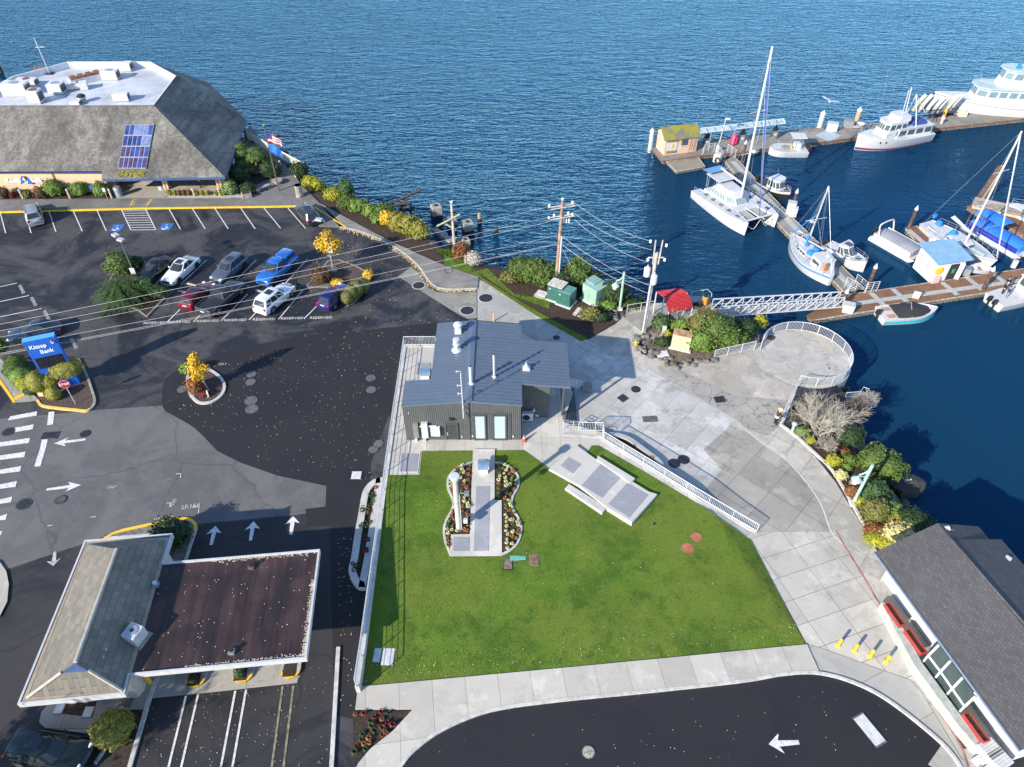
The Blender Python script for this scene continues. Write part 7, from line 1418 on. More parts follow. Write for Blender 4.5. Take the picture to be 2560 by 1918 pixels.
t, L = boat('cabin_cruiser','compact white cabin cruiser beyond the walkway float','motor boat','H',(1200,712),(938,592),1.3,.9); hull(t,L,2.6,.9,1.0,1.4,GEL,GEL,.9,2.6); house(t,-L*.12,L*.20,1.0,1.0,2.2,GEL,.8,.05,.82,.5,(.2,.85),2,2,GEL,.06); MB().box((L*.0,0,2.32),(.8,.7,.04)).build('roof_hatch',WING,t); MB().box((L*.30,0,1.3),(.6,.6,.05)).build('deck_hatch',WING,t); outboard(t,-L/2-.1,-.3,.6); outboard(t,-L/2-.1,.3,.6); MB().box((-L*.3,0,.95),(1.2,1.8,.35)).build('cockpit_seat',NONSK,t,bev=.05); rail(t,[(L*.05,-1.2,1.1),(L*.3,-.85,1.25),(L*.48,-.15,1.4),(L*.48,.15,1.4),(L*.3,.85,1.25),(L*.05,1.2,1.1)],.5)
def pontoon(label, c, bow, stern, cover, canopy, W=2.6, L=None, skirt=None):
 t, L_ = boat('pontoon_boat',label,'pontoon boat',c,bow,stern,.8,.8); L = L or L_
 for y in (-.95,0,.95): b = MB(); b.tube([(-L/2,y,.12),(L*.40,y,.12)],.32,10); b.tube([(L*.40,y,.12),(L/2,y,.42)],.32,10,.06); b.build('pontoon_tube',ALU,t,smooth=True,ang=50)
 MB().box((0,0,.55),(L*.96,W,.12)).build('deck',ALU,t,bev=.02)
 for s in (-1,1): MB().box((0,s*(W/2-.05),.95),(L*.84,.05,.65)).build('side_fence',skirt or ALU,t)
 secs = []
 for k in range(9):
  u = k/8; x = L*(-.42+.84*u); r_ = .55+.45*math.sin(math.pi*min(1,max(0,.12+u*.76))); zt_ = 1.35+.28*math.sin(u*6.0)**2*.6
  secs.append([Vector((x,-W*.49*min(1,r_),.62)),Vector((x,-W*.49*min(1,r_),1.22)),Vector((x,-W*.25,zt_)),Vector((x,W*.25,zt_)),Vector((x,W*.49*min(1,r_),1.22)),Vector((x,W*.49*min(1,r_),.62))])
 MB().loft(secs).build('mooring_cover',cover,t,smooth=True,fix=True,ang=50); outboard(t,-L/2-.1,0,.6)
 if canopy:
  MB().loft([[Vector((x,-W*.46,2.55+dz)),Vector((x,0,2.72+dz)),Vector((x,W*.46,2.55+dz)),Vector((x,W*.46,2.58+dz)),Vector((x,0,2.76+dz)),Vector((x,-W*.46,2.58+dz))] for x,dz in ((-L*.42,-.1),(-L*.3,.05),(-L*.05,.05),(L*.05,-.08))]).build('canopy',canopy,t,fix=True)
  for s in (-1,1):
   for a in (-.38,.0): MB().tube([(-L*.2,s*W*.46,1.2),(L*a,s*W*.45,2.5)],.025,5).build('canopy_frame',STA,t)
  rail(t,[(L*.46,-W*.46,.6),(L*.2,-W*.49,.6),(-L*.2,-W*.49,.6),(-L*.45,-W*.46,.6)],.75)
 else: MB().tube(cat([(-L*.28,-W*.47,.7),(-L*.36,-W*.47,2.2),(-L*.36,-W*.3,2.6),(-L*.36,W*.3,2.6),(-L*.36,W*.47,2.2),(-L*.28,W*.47,.7)],4),.09,6).build('tow_arch',WHITE,t)
 return t
pontoon('pontoon boat under a pale grey cover with white arch','Y2',(650,735),(150,455),mat('pale grey cover',(.27,.28,.32),.7,var=.08),None)
pontoon('pontoon boat with bright blue cover and blue canopy','Y2',(1790,650),(1310,375),BCAN,BCAN,2.5,8.0,mat('royal blue fence',(.02,.04,.35),.5))
t, L = boat('sailboat','long white sloop with blue sail covers and tall mast near blue pontoon','sailboat','Y2',(1530,790),(715,345),1.6,1.2); hull(t,L,3.7,1.2,1.2,1.6,GEL,GELW,.55,2.0,.5,stripe=[(.88,.93,mat('brown cove line',(.25,.16,.1),.6))],bow_over=.8); house(t,-L*.12,L*.20,1.05,1.2,1.7,GEL,.7,.1,.85,.6,(.35,.75),4,1,None,0,'coachroof'); MB().box((-L*.28,0,1.25),(2.4,1.5,.1)).build('cockpit',NONSK,t); MB().loft([[Vector((-L*.14,-1.0,1.6)),Vector((-L*.14,0,2.2)),Vector((-L*.14,1.0,1.6))],[Vector((-L*.07,-1.0,1.5)),Vector((-L*.07,0,1.75)),Vector((-L*.07,1.0,1.5))]],cap=True).build('spray_hood',BCAN,t,fix=True)
MB().box((-L*.36,.4,1.7),(.8,.5,.6),0,.8).build('wheel_cover',BCAN,t,bev=.08); MB().box((-L*.48,.9,1.9),(.3,.5,.5)).build('canvas_bag',BCAN,t,bev=.05); mb_ = (L*.07,0,1.65); tp = localm(t,'G',2080,785,mb_); tp = Vector((mb_[0]+.2,0,tp.z)); mastrig(t,mb_[0],1.65,0,tp,(-L*.22,0,3.3),[(1,(L*.5,0,1.7)),(1,(-L*.5,0,1.4)),(.96,(L*.04,-1.75,1.25)),(.96,(L*.04,1.75,1.25)),(.65,(L*.1,-1.75,1.25)),(.65,(L*.1,1.75,1.25))],(.36,.66),.13,1.2)
MB().tube([Vector((mb_[0],0,1.65)).lerp(tp,.98),(L*.48,0,1.9)],.06,6).build('furled_sail',GELW,t); MB().tube([(-L*.2,0,3.5),(mb_[0]-.3,0,2.9)],.17,8).build('boom_cover',GELW,t)
for s in (-1,1): rail(t,[(L*(.48-.1*k),s*1.85*bf(.98-.1*k,.55,2.0),1.58-.06*min(k,6)) for k in range(10)],.6)
for x_ in (-.1,-.14): MB().tube([(L*x_,-1.95,.6),(L*x_,-1.95,1.1)],.13,8).build('fender',mat('blue fender',(.04,.12,.4),.6),t)
MB().box((L*.27,0,1.55),(1.9,.9,.12),0,.8).build('fore_hatch_cover',mat('blue grey cover',(.3,.4,.45),.6),t)
p = at('Y2',1600,150,WZ+1.5); t = thing('flybridge_cruiser','white flybridge cruiser cut off by right frame edge','motor yacht',(p.x+5.3,p.y-3.2,WZ),R(146)); hull(t,11.5,3.9,1.1,1.3,1.8,mat('pale grey green hull',(.6,.66,.64),.4),GELW,.88,2.4,.5,stripe=[(.55,.6,BT)]); house(t,-3.5,2.4,1.4,1.4,2.9,GEL,.9,.1,.88,.8,(.35,.85),3,2,GEL,.1); house(t,-3.0,.8,1.1,3.0,3.7,GEL,.5,.1,.9,.5,None,name='flybridge'); rail(t,[(-4,-1.8,1.2),(0,-1.9,1.35),(3,-1.4,1.5),(5.4,-.2,1.8)],.6); rail(t,[(-4,1.8,1.2),(0,1.9,1.35),(3,1.4,1.5),(5.4,.2,1.8)],.6); MB().tube([(.2,0,3.0),(-.4,0,5.8)],.05,6).build('mast',WHITE,t)
t, L = boat('bowrider_boat','white bowrider with black cover and turquoise hull side','motor boat','Y2',(848,1325),(190,1400),1.2,.8); hull(t,L,2.6,.8,.95,1.2,GEL,GEL,.92,2.8,stripe=[(.12,.62,mat('turquoise hull panel',(.03,.48,.62),.3))])
secs = [[Vector((L*(-.28+.68*k/7),-w_,1.0)),Vector((L*(-.28+.68*k/7),-w_*.6,1.0+h_)),Vector((L*(-.28+.68*k/7),w_*.6,1.0+h_)),Vector((L*(-.28+.68*k/7),w_,1.0))] for k,(w_,h_) in enumerate(((1.15,.05),(1.2,.28),(1.22,.5),(1.2,.62),(1.12,.5),(.98,.3),(.78,.18),(.45,.05)))]
MB().loft(secs).build('mooring_cover',mat('black cover',(.025,.026,.03),.85,var=.15),t,smooth=True,fix=True,ang=50);
for s in (-.6,.6): MB().box((-L*.36,s,.86),(.9,.6,.04)).build('swim_pad',mat('tan teak pad',(.42,.26,.18),.8),t)
outboard(t,-L/2-.15,0,.7); MB().tube([(-L*.05,-1.2,1.0),(-L*.02,0,2.0),(-L*.05,1.2,1.0)],.05,5).build('tower_strap',STEEL,t)
p, q = at('Y2',1425,1190,WZ+.9), at('Y2',1841,1085,WZ+1.0); aa = head(p,q); d = Vector((math.cos(aa),math.sin(aa),0)); L = 8.2; cc_ = p+d*L/2+Vector((0,.0,0))+Vector((-d.y,d.x,0))*-.9; t = thing('fishing_boat','white cabined fishing boat with crew, at right frame edge','motor boat',(cc_.x,cc_.y,WZ),aa); hull(t,L,2.8,.95,1.0,1.4,GEL,NONSK,.9,2.6,deckdrop=.35); house(t,-.3,2.4,1.1,.8,2.6,GEL,.5,.05,.9,.5,(.45,.88),2,2,GEL,.15,back=True); outboard(t,-L/2-.1,-.35,.6); outboard(t,-L/2-.1,.35,.6); MB().box((-L*.44,0,.75),(.6,2.2,.1)).build('transom_board',NONSK,t); FB = t
# dock buildings and gear
def doct(t, b, nm, m, **k): return b.build(nm, m, t, world=True, **k)
PEACH = corrug('peach board siding',(.62,.42,.31),.3,'x',.8,amp=.3); z = DK_
a0_, a1_ = at('Y3',325,603,z), at('Y3',770,548,z); a2_ = at('Y3',235,515,z); u_ = (a1_-a0_).normalized(); v_ = Vector((-u_.y,u_.x,0)); Ls = (a1_-a0_).length; Ws = 3.0; sh = thing('fuel_shed','small peach fuel dock shed with mossy gable roof','shed',a0_,math.atan2(u_.y,u_.x))
MB().box((Ls/2,Ws/2,1.2),(Ls,Ws,2.4)).build('wall',PEACH,sh); b = MB()
for x_ in (.01,Ls-.01): b.face([(x_,0,2.4),(x_,Ws,2.4),(x_,Ws/2,3.35)])
b.build('gable',PEACH,sh); MOSS = NT('mossy shingle roof'); MOSS = MOSS.done(MOSS.mix(MOSS.ramp(MOSS.noise(.9,5),.38,.6),(.15,.145,.12),(.24,.22,.035)),.95); b = MB(); o_ = .3
for s in (0,1): ye, yr = (-o_,Ws/2) if s == 0 else (Ws+o_,Ws/2); b.add([(-o_,ye,2.25),(Ls+o_,ye,2.25),(Ls+o_,yr,3.45),(-o_,yr,3.45),(-o_,ye,2.33),(Ls+o_,ye,2.33),(Ls+o_,yr,3.53),(-o_,yr,3.53)],[(0,1,2,3),(4,5,6,7),(0,1,5,4),(1,2,6,5),(3,0,4,7)])
b.build('roof',MOSS,sh)
MB().box((Ls*.22,-.04,1.25),(Ls*.30,.05,1.35)).build('sign_board',WHITE,sh); MB().box((Ls*.24,-.08,2.05),(Ls*.30,.04,.35)).build('sign_panel',BLACK,sh); MB().box((Ls*.22,-.08,.45),(Ls*.30,.04,.28)).build('sign_panel',BLACK,sh); OR_ = mat('orange lettering',(.75,.38,.02),.5)
textmb('VALVTECT',.34,Matrix.Translation((Ls*.24,-.11,2.05)) @ Matrix.Rotation(R(90),4,'X'),.02,bold=.008).build('sign_lettering',OR_,sh); textmb('MARINE FUEL',.22,Matrix.Translation((Ls*.22,-.11,.45)) @ Matrix.Rotation(R(90),4,'X'),.02,bold=.005).build('sign_lettering',OR_,sh)
MB().prism([(-.3,.25),(.1,.35),(.35,.2),(.1,.08),(.18,-.3),(-.02,-.32),(-.08,.05)],0,.03).xf(Matrix.Translation((Ls*.22,-.08,1.25)) @ Matrix.Rotation(R(90),4,'X')).build('sign_emblem',YELL,sh)
MB().box((Ls*.60,-.04,1.6),(.9,.06,.8)).build('window',WING,sh); MB().box((Ls*.60,-.05,1.12),(1.1,.1,.1)).build('window_sill',WHITE,sh); MB().box((Ls*.84,-.04,1.05),(1.0,.06,2.0)).build('door',mat('peach door',(.56,.36,.26),.7),sh)
for k in range(3): MB().tube([(Ls*.78+.3*k,-.1,.4),(Ls*.78+.3*k,-.1,1.9)],.025,4).build('rack_bar',mat('brown rack',(.16,.08,.05),.7),sh)
g0, g1 = at('Y3',800,230,z+2.9), at('Y3',1985,95,z+2.9); g2, g3 = at('Y3',845,293,z+2.6), at('Y3',2012,158,z+2.6); t = thing('glazed_canopy','long translucent lean-to canopy over the fuel pumps','canopy',(g0.x,g0.y,z)); n = 11; pn = mat('translucent pane',(.36,.46,.5),.25,var=.15,sc=1)
for k in range(n): a, b_ = (k+.06)/n, (k+.94)/n; MB().face([g0.lerp(g1,a),g0.lerp(g1,b_),g2.lerp(g3,b_),g2.lerp(g3,a)]).build('pane',pn,t,world=True)
for a, b_ in ((g0,g1),(g2,g3),(g0,g2),(g1,g3)): MB().tube([a,b_],.07,5).build('frame_bar',WHITE,t,world=True)
for f in (.12,.4,.7): c_ = g2.lerp(g3,f); MB().tube([(c_.x,c_.y,z),c_],.06,6).build('post',GALV,t,world=True)
for k, (x_, y_) in enumerate(((910,470),(1395,425),(1845,370))):
 p = at('Y3',x_,y_,z); t = thing('fuel_pump',('grey fuel pump with black hoses nearest the peach shed','grey fuel pump right of the pink bin','grey fuel pump farthest right on the dock')[k],'fuel pump',p,R(10),'fuel pumps'); MB().box((0,0,.6),(.75,.5,1.2)).build('cabinet',STEEL,t,bev=.03); MB().box((0,0,1.45),(.65,.4,.5)).build('meter_head',BLACK,t,bev=.04); MB().tube([(0,0,1.6),(0,0,2.1)],.12,8).build('hose_post',BLACK,t); MB().tube(cat([(-.3,0,1.7),(-.6,0,.9),(-.5,-.2,.4),(-.35,-.2,1.2)],4),.05,6).build('hose',BLACK,t); MB().box((0,-.27,.75),(.4,.02,.3)).build('price_panel',WHITE,t)
p = at('Y3',1292,440,z); t = thing('covered_bin','bright pink red covered bin on the fuel dock','bin',p); MB().lathe((0,0,0),[(.5,0),(.55,.2),(.5,1.1),(.3,1.45),(.05,1.5)],12).build('cover',mat('pinkish red cover',(.68,.05,.14),.6),t,smooth=True); MB().lathe((0,0,-.0),[(.56,0),(.56,.06)],12).build('rim',BLACK,t)
p = at('Y3',1060,560,z); H = aty('Y3',1140,95,p.y).z-z; t = thing('dock_lamp','slim white dock lamp beside the fuel dock ramp','lamp post',p); MB().tube([(0,0,0),(.35,0,H)],.06,6).build('pole',PWH,t); MB().box((.6,0,H),(.7,.35,.2)).build('lamp_head',WHITE,t,bev=.03); MB().box((0,0,.55),(.35,.35,1.1)).build('power_pedestal',WHITE,t,bev=.03)
p = at('Y3',1055,700,z); t = thing('hose_cart','white cabinet with a coiled hose wheel on the walkway','cabinet',p,R(-35)); MB().box((0,.2,.6),(1.0,.9,1.2)).build('housing',WHITE,t,bev=.08); ri = [Vector((.25+math.cos(k*.524)*.42,-.35,.5+math.sin(k*.524)*.42)) for k in range(13)]; MB().tube(ri,.07,6).build('hose_coil',BLACK,t); MB().tube([v*.6+Vector((.1,-.15,.2)) for v in ri],.05,5).build('hose_coil',BLACK,t)
for pts, lb in (([('Y3',860,600),('Y3',880,560),('Y3',1020,540)],'white gate railing left of the short fuel dock ramp'),([('Y3',1080,600),('Y3',1130,660)],'white ramp railing beside the lamp on fuel dock'),([('Y3',1200,560),('Y3',1310,640)],'white ramp railing right of the fuel dock ramp')): railing('pipe_railing',lb,[at(c,x,y,z) for c,x,y in pts],1.2,'wire',.9,WHITE,rails=4)
for pts, lb in (([('H',1055,870),('H',1120,905)],'white railing on left side of walkway ramp at main dock'),([('H',1120,850),('H',1185,905)],'white railing on right side of walkway ramp at main dock'),([('H',1190,905),('H',1262,897)],'white panel railing along main dock edge by dark piling')): railing('pipe_railing',lb,[at(c,x,y,z) for c,x,y in pts],1.3,'wire',.8,WHITE,rails=5)
for c, x_, y_, lb, d in (('H',705,395,'tall white dock box beside piling on the walkway',(1.0,.9,1.5)),('H',722,410,'shorter white dock box next to the tall one',(.9,.8,1.1)),('Y3',2085,250,None,None),('E',1650,850,'white rounded dock locker on fuel dock',(1.5,1.0,1.1)),('E',1790,820,'grey metal dock locker with rusty base',(1.4,1.0,1.0)),('H',1075,1025,'white pump cabinet at the foot of the gangway',(1.1,.9,.9)),('Y2',1130,940,'grey dock box right of the white dock shed',(1.3,1.0,.8)),('Y2',790,565,'small white dock step box beside the sloop',(.9,.7,.5)),('Y2',590,1225,'small white lean board standing at main dock edge',(.7,.2,.8)),('Y2',1710,870,'pale power pedestal at the far edge of main dock',(.5,.4,.9))):
 if not lb: continue
 p = at(c,x_,y_,z); t = thing('dock_box',lb,'dock box',p,R(-20),'boxes on the docks'); MB().box((0,0,d[2]/2),d).build('box',(STEEL if 'grey' in lb else WHITE),t,bev=.04); MB().box((0,0,d[2]+.03),(d[0]*1.05,d[1]*1.05,.08)).build('lid',(STEEL if 'grey' in lb else GELW),t,bev=.02)
s0, s1 = at('Y2',745,1040,z), at('Y2',1000,1005,z); s2 = at('Y2',610,900,z); u_ = (s1-s0).normalized(); Ls = 3.6; Ds = 3.0; t = thing('dock_shed','white dock shed with pale blue ribbed roof and yellow round on its wall','shed',s0,math.atan2(u_.y,u_.x)); MB().box((Ls/2,Ds/2,1.25),(Ls,Ds,2.5)).build('wall',WHS,t); LBR = corrug('pale blue ribbed roof',(.25,.44,.60),.3,'x',.4,math.atan2(u_.y,u_.x),.2)
MB().add([(-.3,-.4,2.55),(Ls+.5,-.4,2.55),(Ls+.5,Ds+.3,2.95),(-.3,Ds+.3,2.95),(-.3,-.4,2.67),(Ls+.5,-.4,2.67),(Ls+.5,Ds+.3,3.07),(-.3,Ds+.3,3.07)],[(3,2,1,0),(4,5,6,7),(0,1,5,4),(1,2,6,5),(2,3,7,6),(3,0,4,7)]).build('roof',LBR,t); MB().box((Ls*.68,-.03,1.05),(1.1,.06,2.0)).build('doorway',mat('dark doorway',(.03,.03,.035),.8),t); MB().box((Ls*.9,-.12,1.1),(.5,.08,2.1),R(-35)).build('door',WHS,t)
MB().lathe((0,0,0),[(.5,0),(.5,.05),(.3,.1)],16).xf(Matrix.Translation((Ls*.18,-.02,1.45)) @ Matrix.Rotation(R(90),4,'X')).build('life_ring_cover',mat('yellow cover',(.8,.5,.02),.5),t); MB().box((Ls*.14,-.2,.4),(.9,.35,.8)).build('pink_bin',mat('pale pink plastic',(.7,.42,.45),.6),t,bev=.04); MB().box((Ls*.68,-.08,1.2),(.3,.06,.5)).build('hanging_jacket',mat('green jacket',(.03,.3,.12),.8),t)
for k in range(2): MB().box((-.03,1.0+k*1.2,1.7),(.03,.06,.7)).box((-.03,1.2+k*1.2,1.45),(.03,.4,.06)).box((-.03,1.2+k*1.2,2.0),(.03,.4,.06)).build('wall_bracket',STEEL,t)
def dinghy(lb, c, x_, y_, rzv=0, L=2.6, m=GELW, z=DK_, up=False, grp='dinghies on the rack', nm='dinghy'):
 p = at(c,x_,y_,z); t = thing(nm,lb,'dinghy',p,rzv,grp); M_ = Matrix.Translation((0,0,L/2+.2)) @ Matrix.Rotation(R(-72),4,'Y') if up else Matrix.Translation((0,0,.1)); secs = []
 for k in range(9):
  u = k/8; w_ = .68*bf(u,.8,2.4); x = (u-.5)*L; h_ = .42+.12*u; secs.append([M_ @ Vector((x,0,-.02)),M_ @ Vector((x,-w_*.75,.03)),M_ @ Vector((x,-w_,h_)),M_ @ Vector((x,-w_*.8,h_)),M_ @ Vector((x,-w_*.55,.14)),M_ @ Vector((x,w_*.55,.14)),M_ @ Vector((x,w_*.8,h_)),M_ @ Vector((x,w_,h_)),M_ @ Vector((x,w_*.75,.03))])
 MB().loft(secs).build('hull',m,t,smooth=True,fix=True,ang=45); MB().box((0,0,0),(.3,1.0,.05)).xf(M_ @ Matrix.Translation((-.2,0,.36))).build('thwart',WOODG,t); return t
dinghy('white hard dinghy resting on main dock near the sloop bow','Y2',1330,925,R(-8),2.4,WHITE,grp=None); dinghy('upright white dinghy tub beside tan pile on fuel dock','E',1880,825,R(5),2.0,GELW,grp=None); dinghy('white dinghy standing by pale pile near the big yacht','Y4',905,740,R(60),1.8,GELW,grp=None,up=False)
rk = [(55,770,'olive green upright dinghy, leftmost in the rack',mat('olive hull',(.36,.38,.28),.5)),(120,770,'white and maroon upright dinghy, second in the rack',GELW),(185,790,'white inflatable standing in rack, third from left',GEL),(245,800,'grey inflatable standing in rack, left of the orange one',mat('grey inflatable',(.36,.37,.39),.6)),(290,795,'grey white inflatable leaning over the orange kayak',mat('pale inflatable',(.5,.5,.52),.6)),(385,780,'tall white upright dinghy, second from right in rack',GEL),(425,775,'white upright dinghy at right end of the rack',GELW)]
for x_, y_, lb, m in rk: dinghy(lb,'Y4',x_,y_,R(-60),2.9,m,up=True)
p = at('Y4',318,815,DK_); t = thing('kayak','small orange kayak leaning in the dinghy rack','kayak',p,R(-60)); MB().blob((0,0,.8),(.28,.2,.9),10,8,.03).build('hull',mat('orange kayak',(.75,.35,.03),.5),t,smooth=True); MB().blob((0,-.12,.85),(.16,.12,.3),8,6,.02).build('cockpit',BLACK,t)
t = thing('dinghy_rack','low black pipe rack holding upright dinghies','rack',at('Y4',250,800,DK_));
for k in range(8): p = at('Y4',60+k*55,815-k*4,DK_); MB().tube([p,p+Vector((0,0,1.2)),p+Vector((0,.9,1.2))],.05,5).build('bar',BLACK,t,world=True)
for zz in (.5,1.2): MB().tube([at('Y4',60,815,DK_)+Vector((0,0,zz)),at('Y4',445,787,DK_)+Vector((0,0,zz))],.05,5).build('rail',BLACK,t,world=True)
for k,(x_,y_,lb) in enumerate(((515,790,'tan covered tub beside the dinghy rack'),(300,870,'white pedestal ball at the dock edge below the orange kayak'))):
 p = at('Y4',x_,y_,DK_); t = thing('dock_post',lb,'dock fitting',p); MB().box((0,0,.4),(1.2 if k == 0 else .3,.7 if k == 0 else .3,.8)).build('body',mat('cream tub',(.6,.55,.4),.6) if k == 0 else PWH,t,bev=.05); MB().lathe((0,0,.8),[(.3,0),(.3,.2),(.1,.4)],10).build('top',GELW,t)
p = at('G',560,560,WZ); gl_ = aty('G',560,555,p.y-40); b = MB(); b.blob((0,0,0),(.3,.13,.12),8,6,.05); b.loft([[Vector((-.1,-1.0,.25)),Vector((.1,-.95,.27))],[Vector((-.15,0,.08)),Vector((.2,0,.08))],[Vector((-.1,1.0,.25)),Vector((.1,.95,.27))]],cap=False,closed=False)
g_ = tag(b.build('gull',WHITE),'white gull in flight over the water beside the striped pile','bird'); g_.location = gl_; g_.rotation_euler = (0,0,R(40))
for k,(c,x_,y_,tx_,ty_,w,lb) in enumerate((('D',287,270,287,190,1.25,'tall square concrete pier stump farthest from shore'),('D',535,390,535,320,1.25,'square concrete pier stump right of the old pole'),('D',408,345,405,292,1.1,'square concrete stump partly behind the old pole'),('D',517,510,517,455,1.0,'low concrete stump at the shore beside red bush'))):
 p = at(c,x_,y_,WZ+.2); H = max(.8, aty(c,tx_,ty_,p.y).z-WZ); t = thing('pier_stump',lb,'concrete stump',(p.x,p.y+w/2,WZ),R(20),'old pier stumps in the water'); MB().box((0,0,H/2-.5),(w,w,H+1)).build('block',concrete('old pier concrete %d' % k,(.36,.345,.3),stain=.6),t,bev=.06); MB().box((0,0,.15),(w*1.03,w*1.03,.7)).build('tide_band',mat('dark tide growth',(.03,.032,.028),.9),t,bev=.05); MB().lathe((0,0,H),[(w*.22,0),(w*.22,.05)],10).build('socket',mat('dark tide growth',(.03,.032,.028),.9),t)
for x_,y_,ty_,lb in ((628,300,232,'broken tan timber pile standing in the water'),(140,335,280,'short black timber pile near the yellow hedge'),(760,372,345,'tiny black pile tip in the water right of the stumps')):
 p = at('D',x_,y_,WZ); H = max(.6,aty('D',x_,ty_,p.y).z-WZ); t = thing('timber_pile',lb,'piling',p); m = mat('tan broken pile',(.4,.3,.2),.9,var=.3) if x_ == 628 else PB_; MB().tube([(0,0,-1),(0,0,H)],.26,8,.2).build('shaft',m,t); MB().lathe((0,0,-.1),[(.3,0),(.29,.6)],8).build('tide_band',mat('dark tide growth',(.03,.032,.028),.9),t)
p = at('D',30,270,WZ+.5); t = thing('wrecked_timbers','dark collapsed timber framework on the shore beside the hedge','wreckage',p); DT = mat('black wet timber',(.035,.032,.03),.8,var=.3)
for a, b_ in (((-1.4,-.5,-.8),(.6,1.2,2.2)),((-.6,.9,-.9),(-.2,.4,2.0)),((.8,.2,-.9),(.9,.5,1.9)),((-1.8,.9,1.4),(2.2,1.6,3.0)),((-1.2,-.2,.6),(1.4,.9,1.0)),((-1.6,.2,1.6),(1.0,.2,2.0))): MB().tube([a,b_],.18,4).build('beam',DT,t)
p = at('D',345,430,-1.2); t = thing('fallen_slab','long pale broken slab lying among shore rocks','debris',p,R(-38)); MB().box((0,0,.3),(3.2,.7,.35),0,1,0,R(12)).build('slab',WOODG,t); MB().box((.9,.5,.1),(1.0,.5,.3),R(30)).build('chunk',WOODG,t)
for c,x_,y_,r_,lb in (('X1',1190,945,(1.5,1.0,1.1),'big dark boulder in the water with a gull on top'),('X1',690,930,(.45,.4,.35),'tan rounded boulder under the green lamp post')):
 p = at(c,x_,y_,WZ+.2 if r_[0] > 1 else .1); b = MB(); b.blob((0,0,.2),r_,12,8,.16,1.2,3); o = tag(b.build('boulder', ROCKM if r_[0] > 1 else mat('tan boulder',(.3,.23,.16),.85,var=.3),smooth=True,ang=35),lb,'boulder'); o.location = p
p = at('X1',1208,885,WZ+1.3); b = MB(); b.blob((0,0,.15),(.26,.13,.13),8,5,.05); b.blob((.24,0,.28),.08,8,5,.05); g_ = tag(b.build('gull',WHITE),'white gull standing on the big dark boulder','bird'); g_.location = p
p = at('A',340,100,-.5); t = thing('brown_roof_hut','small rust brown roofed hut beyond the bank','hut',(p.x,p.y,-4.6)); MB().box((0,0,1.2),(5.0,4.0,2.4)).build('wall',mat('pale hut wall',(.4,.36,.3),.8),t); MB().loft([[Vector((-2.9,-2.4,2.3)),Vector((-2.9,0,3.4)),Vector((-2.9,2.4,2.3))],[Vector((2.9,-2.4,2.3)),Vector((2.9,0,3.4)),Vector((2.9,2.4,2.3))]]).build('roof',mat('rust brown roof',(.19,.085,.065),.85,var=.3),t,fix=True)
p = at('A',5,170,WZ); t = thing('timber_pile','dark timber pile at left frame edge beyond the bank','piling',p); MB().tube([(0,0,-1),(0,0,5)],.45,8).build('shaft',PB_,t); MB().lathe((0,0,5),[(.47,0),(.3,.15)],8).build('cap',BLACK,t)
# ================================================================ planting
G_ = {'mid':leafmat('mid green leaf',(.05,.10,.018),(.12,.17,.035)),'dark':leafmat('dark green leaf',(.018,.042,.014),(.045,.085,.025)),'bright':leafmat('bright green leaf',(.10,.19,.03),(.19,.27,.06)),'yel':leafmat('yellow green leaf',(.24,.28,.02),(.40,.36,.04)),'gold':leafmat('golden leaf',(.60,.36,.02),(.75,.50,.05)),'olive':leafmat('olive leaf',(.10,.12,.03),(.19,.18,.05)),
 'rust':leafmat('rusty leaf',(.16,.06,.025),(.26,.12,.04)),'brown':leafmat('brown leaf',(.09,.05,.025),(.14,.08,.03)),'moss':leafmat('golden moss leaf',(.20,.22,.03),(.30,.25,.05)),'red':leafmat('dark red leaf',(.12,.015,.02),(.22,.04,.03)),'cream':leafmat('cream grass',(.50,.50,.22),(.66,.64,.36)),'orange':leafmat('orange grass',(.26,.10,.03),(.38,.17,.05)),'grey':leafmat('grey twig',(.34,.31,.26),(.50,.46,.40)),'pale':leafmat('pale yellow leaf',(.48,.44,.18),(.62,.56,.28)),'jun':leafmat('juniper leaf',(.03,.075,.03),(.085,.15,.04)),'white':leafmat('white petals',(.6,.6,.58),(.75,.72,.72))}
TRK = mat('tree bark',(.2,.15,.11),.9,var=.3,sc=4); TRG = mat('grey bark',(.36,.33,.29),.9,var=.25,sc=4)
def fol(b, c, r, n, s, rnd, lump=.22, up=.25, lo=-.45, inner=.72):
 c = Vector(c); sd = rnd.random()*90
 for k in range(n):
  z = rnd.uniform(lo,1); a = rnd.random()*6.2832; q = math.sqrt(max(0,1-z*z)); d = Vector((q*math.cos(a),q*math.sin(a),z)); f = rnd.uniform(inner,1.0)*(1+lump*1.6*pnoise(d*1.9+Vector((sd,0,0)))+lump*.8*pnoise(d*4.5+Vector((0,sd,0))))
  p = c+Vector((d.x*r[0]*f,d.y*r[1]*f,d.z*r[2]*f)); nn = (d+Vector((rnd.gauss(0,.5),rnd.gauss(0,.5),rnd.gauss(up,.4)))).normalized(); u = nn.cross(Vector((rnd.gauss(0,1),rnd.gauss(0,1),rnd.gauss(0,1)))).normalized(); w = nn.cross(u); q_ = s*rnd.uniform(.6,1.3)
  b.add([p-u*q_,p+w*q_*.55,p+u*q_,p-w*q_*.55],[(0,1,2,3)])
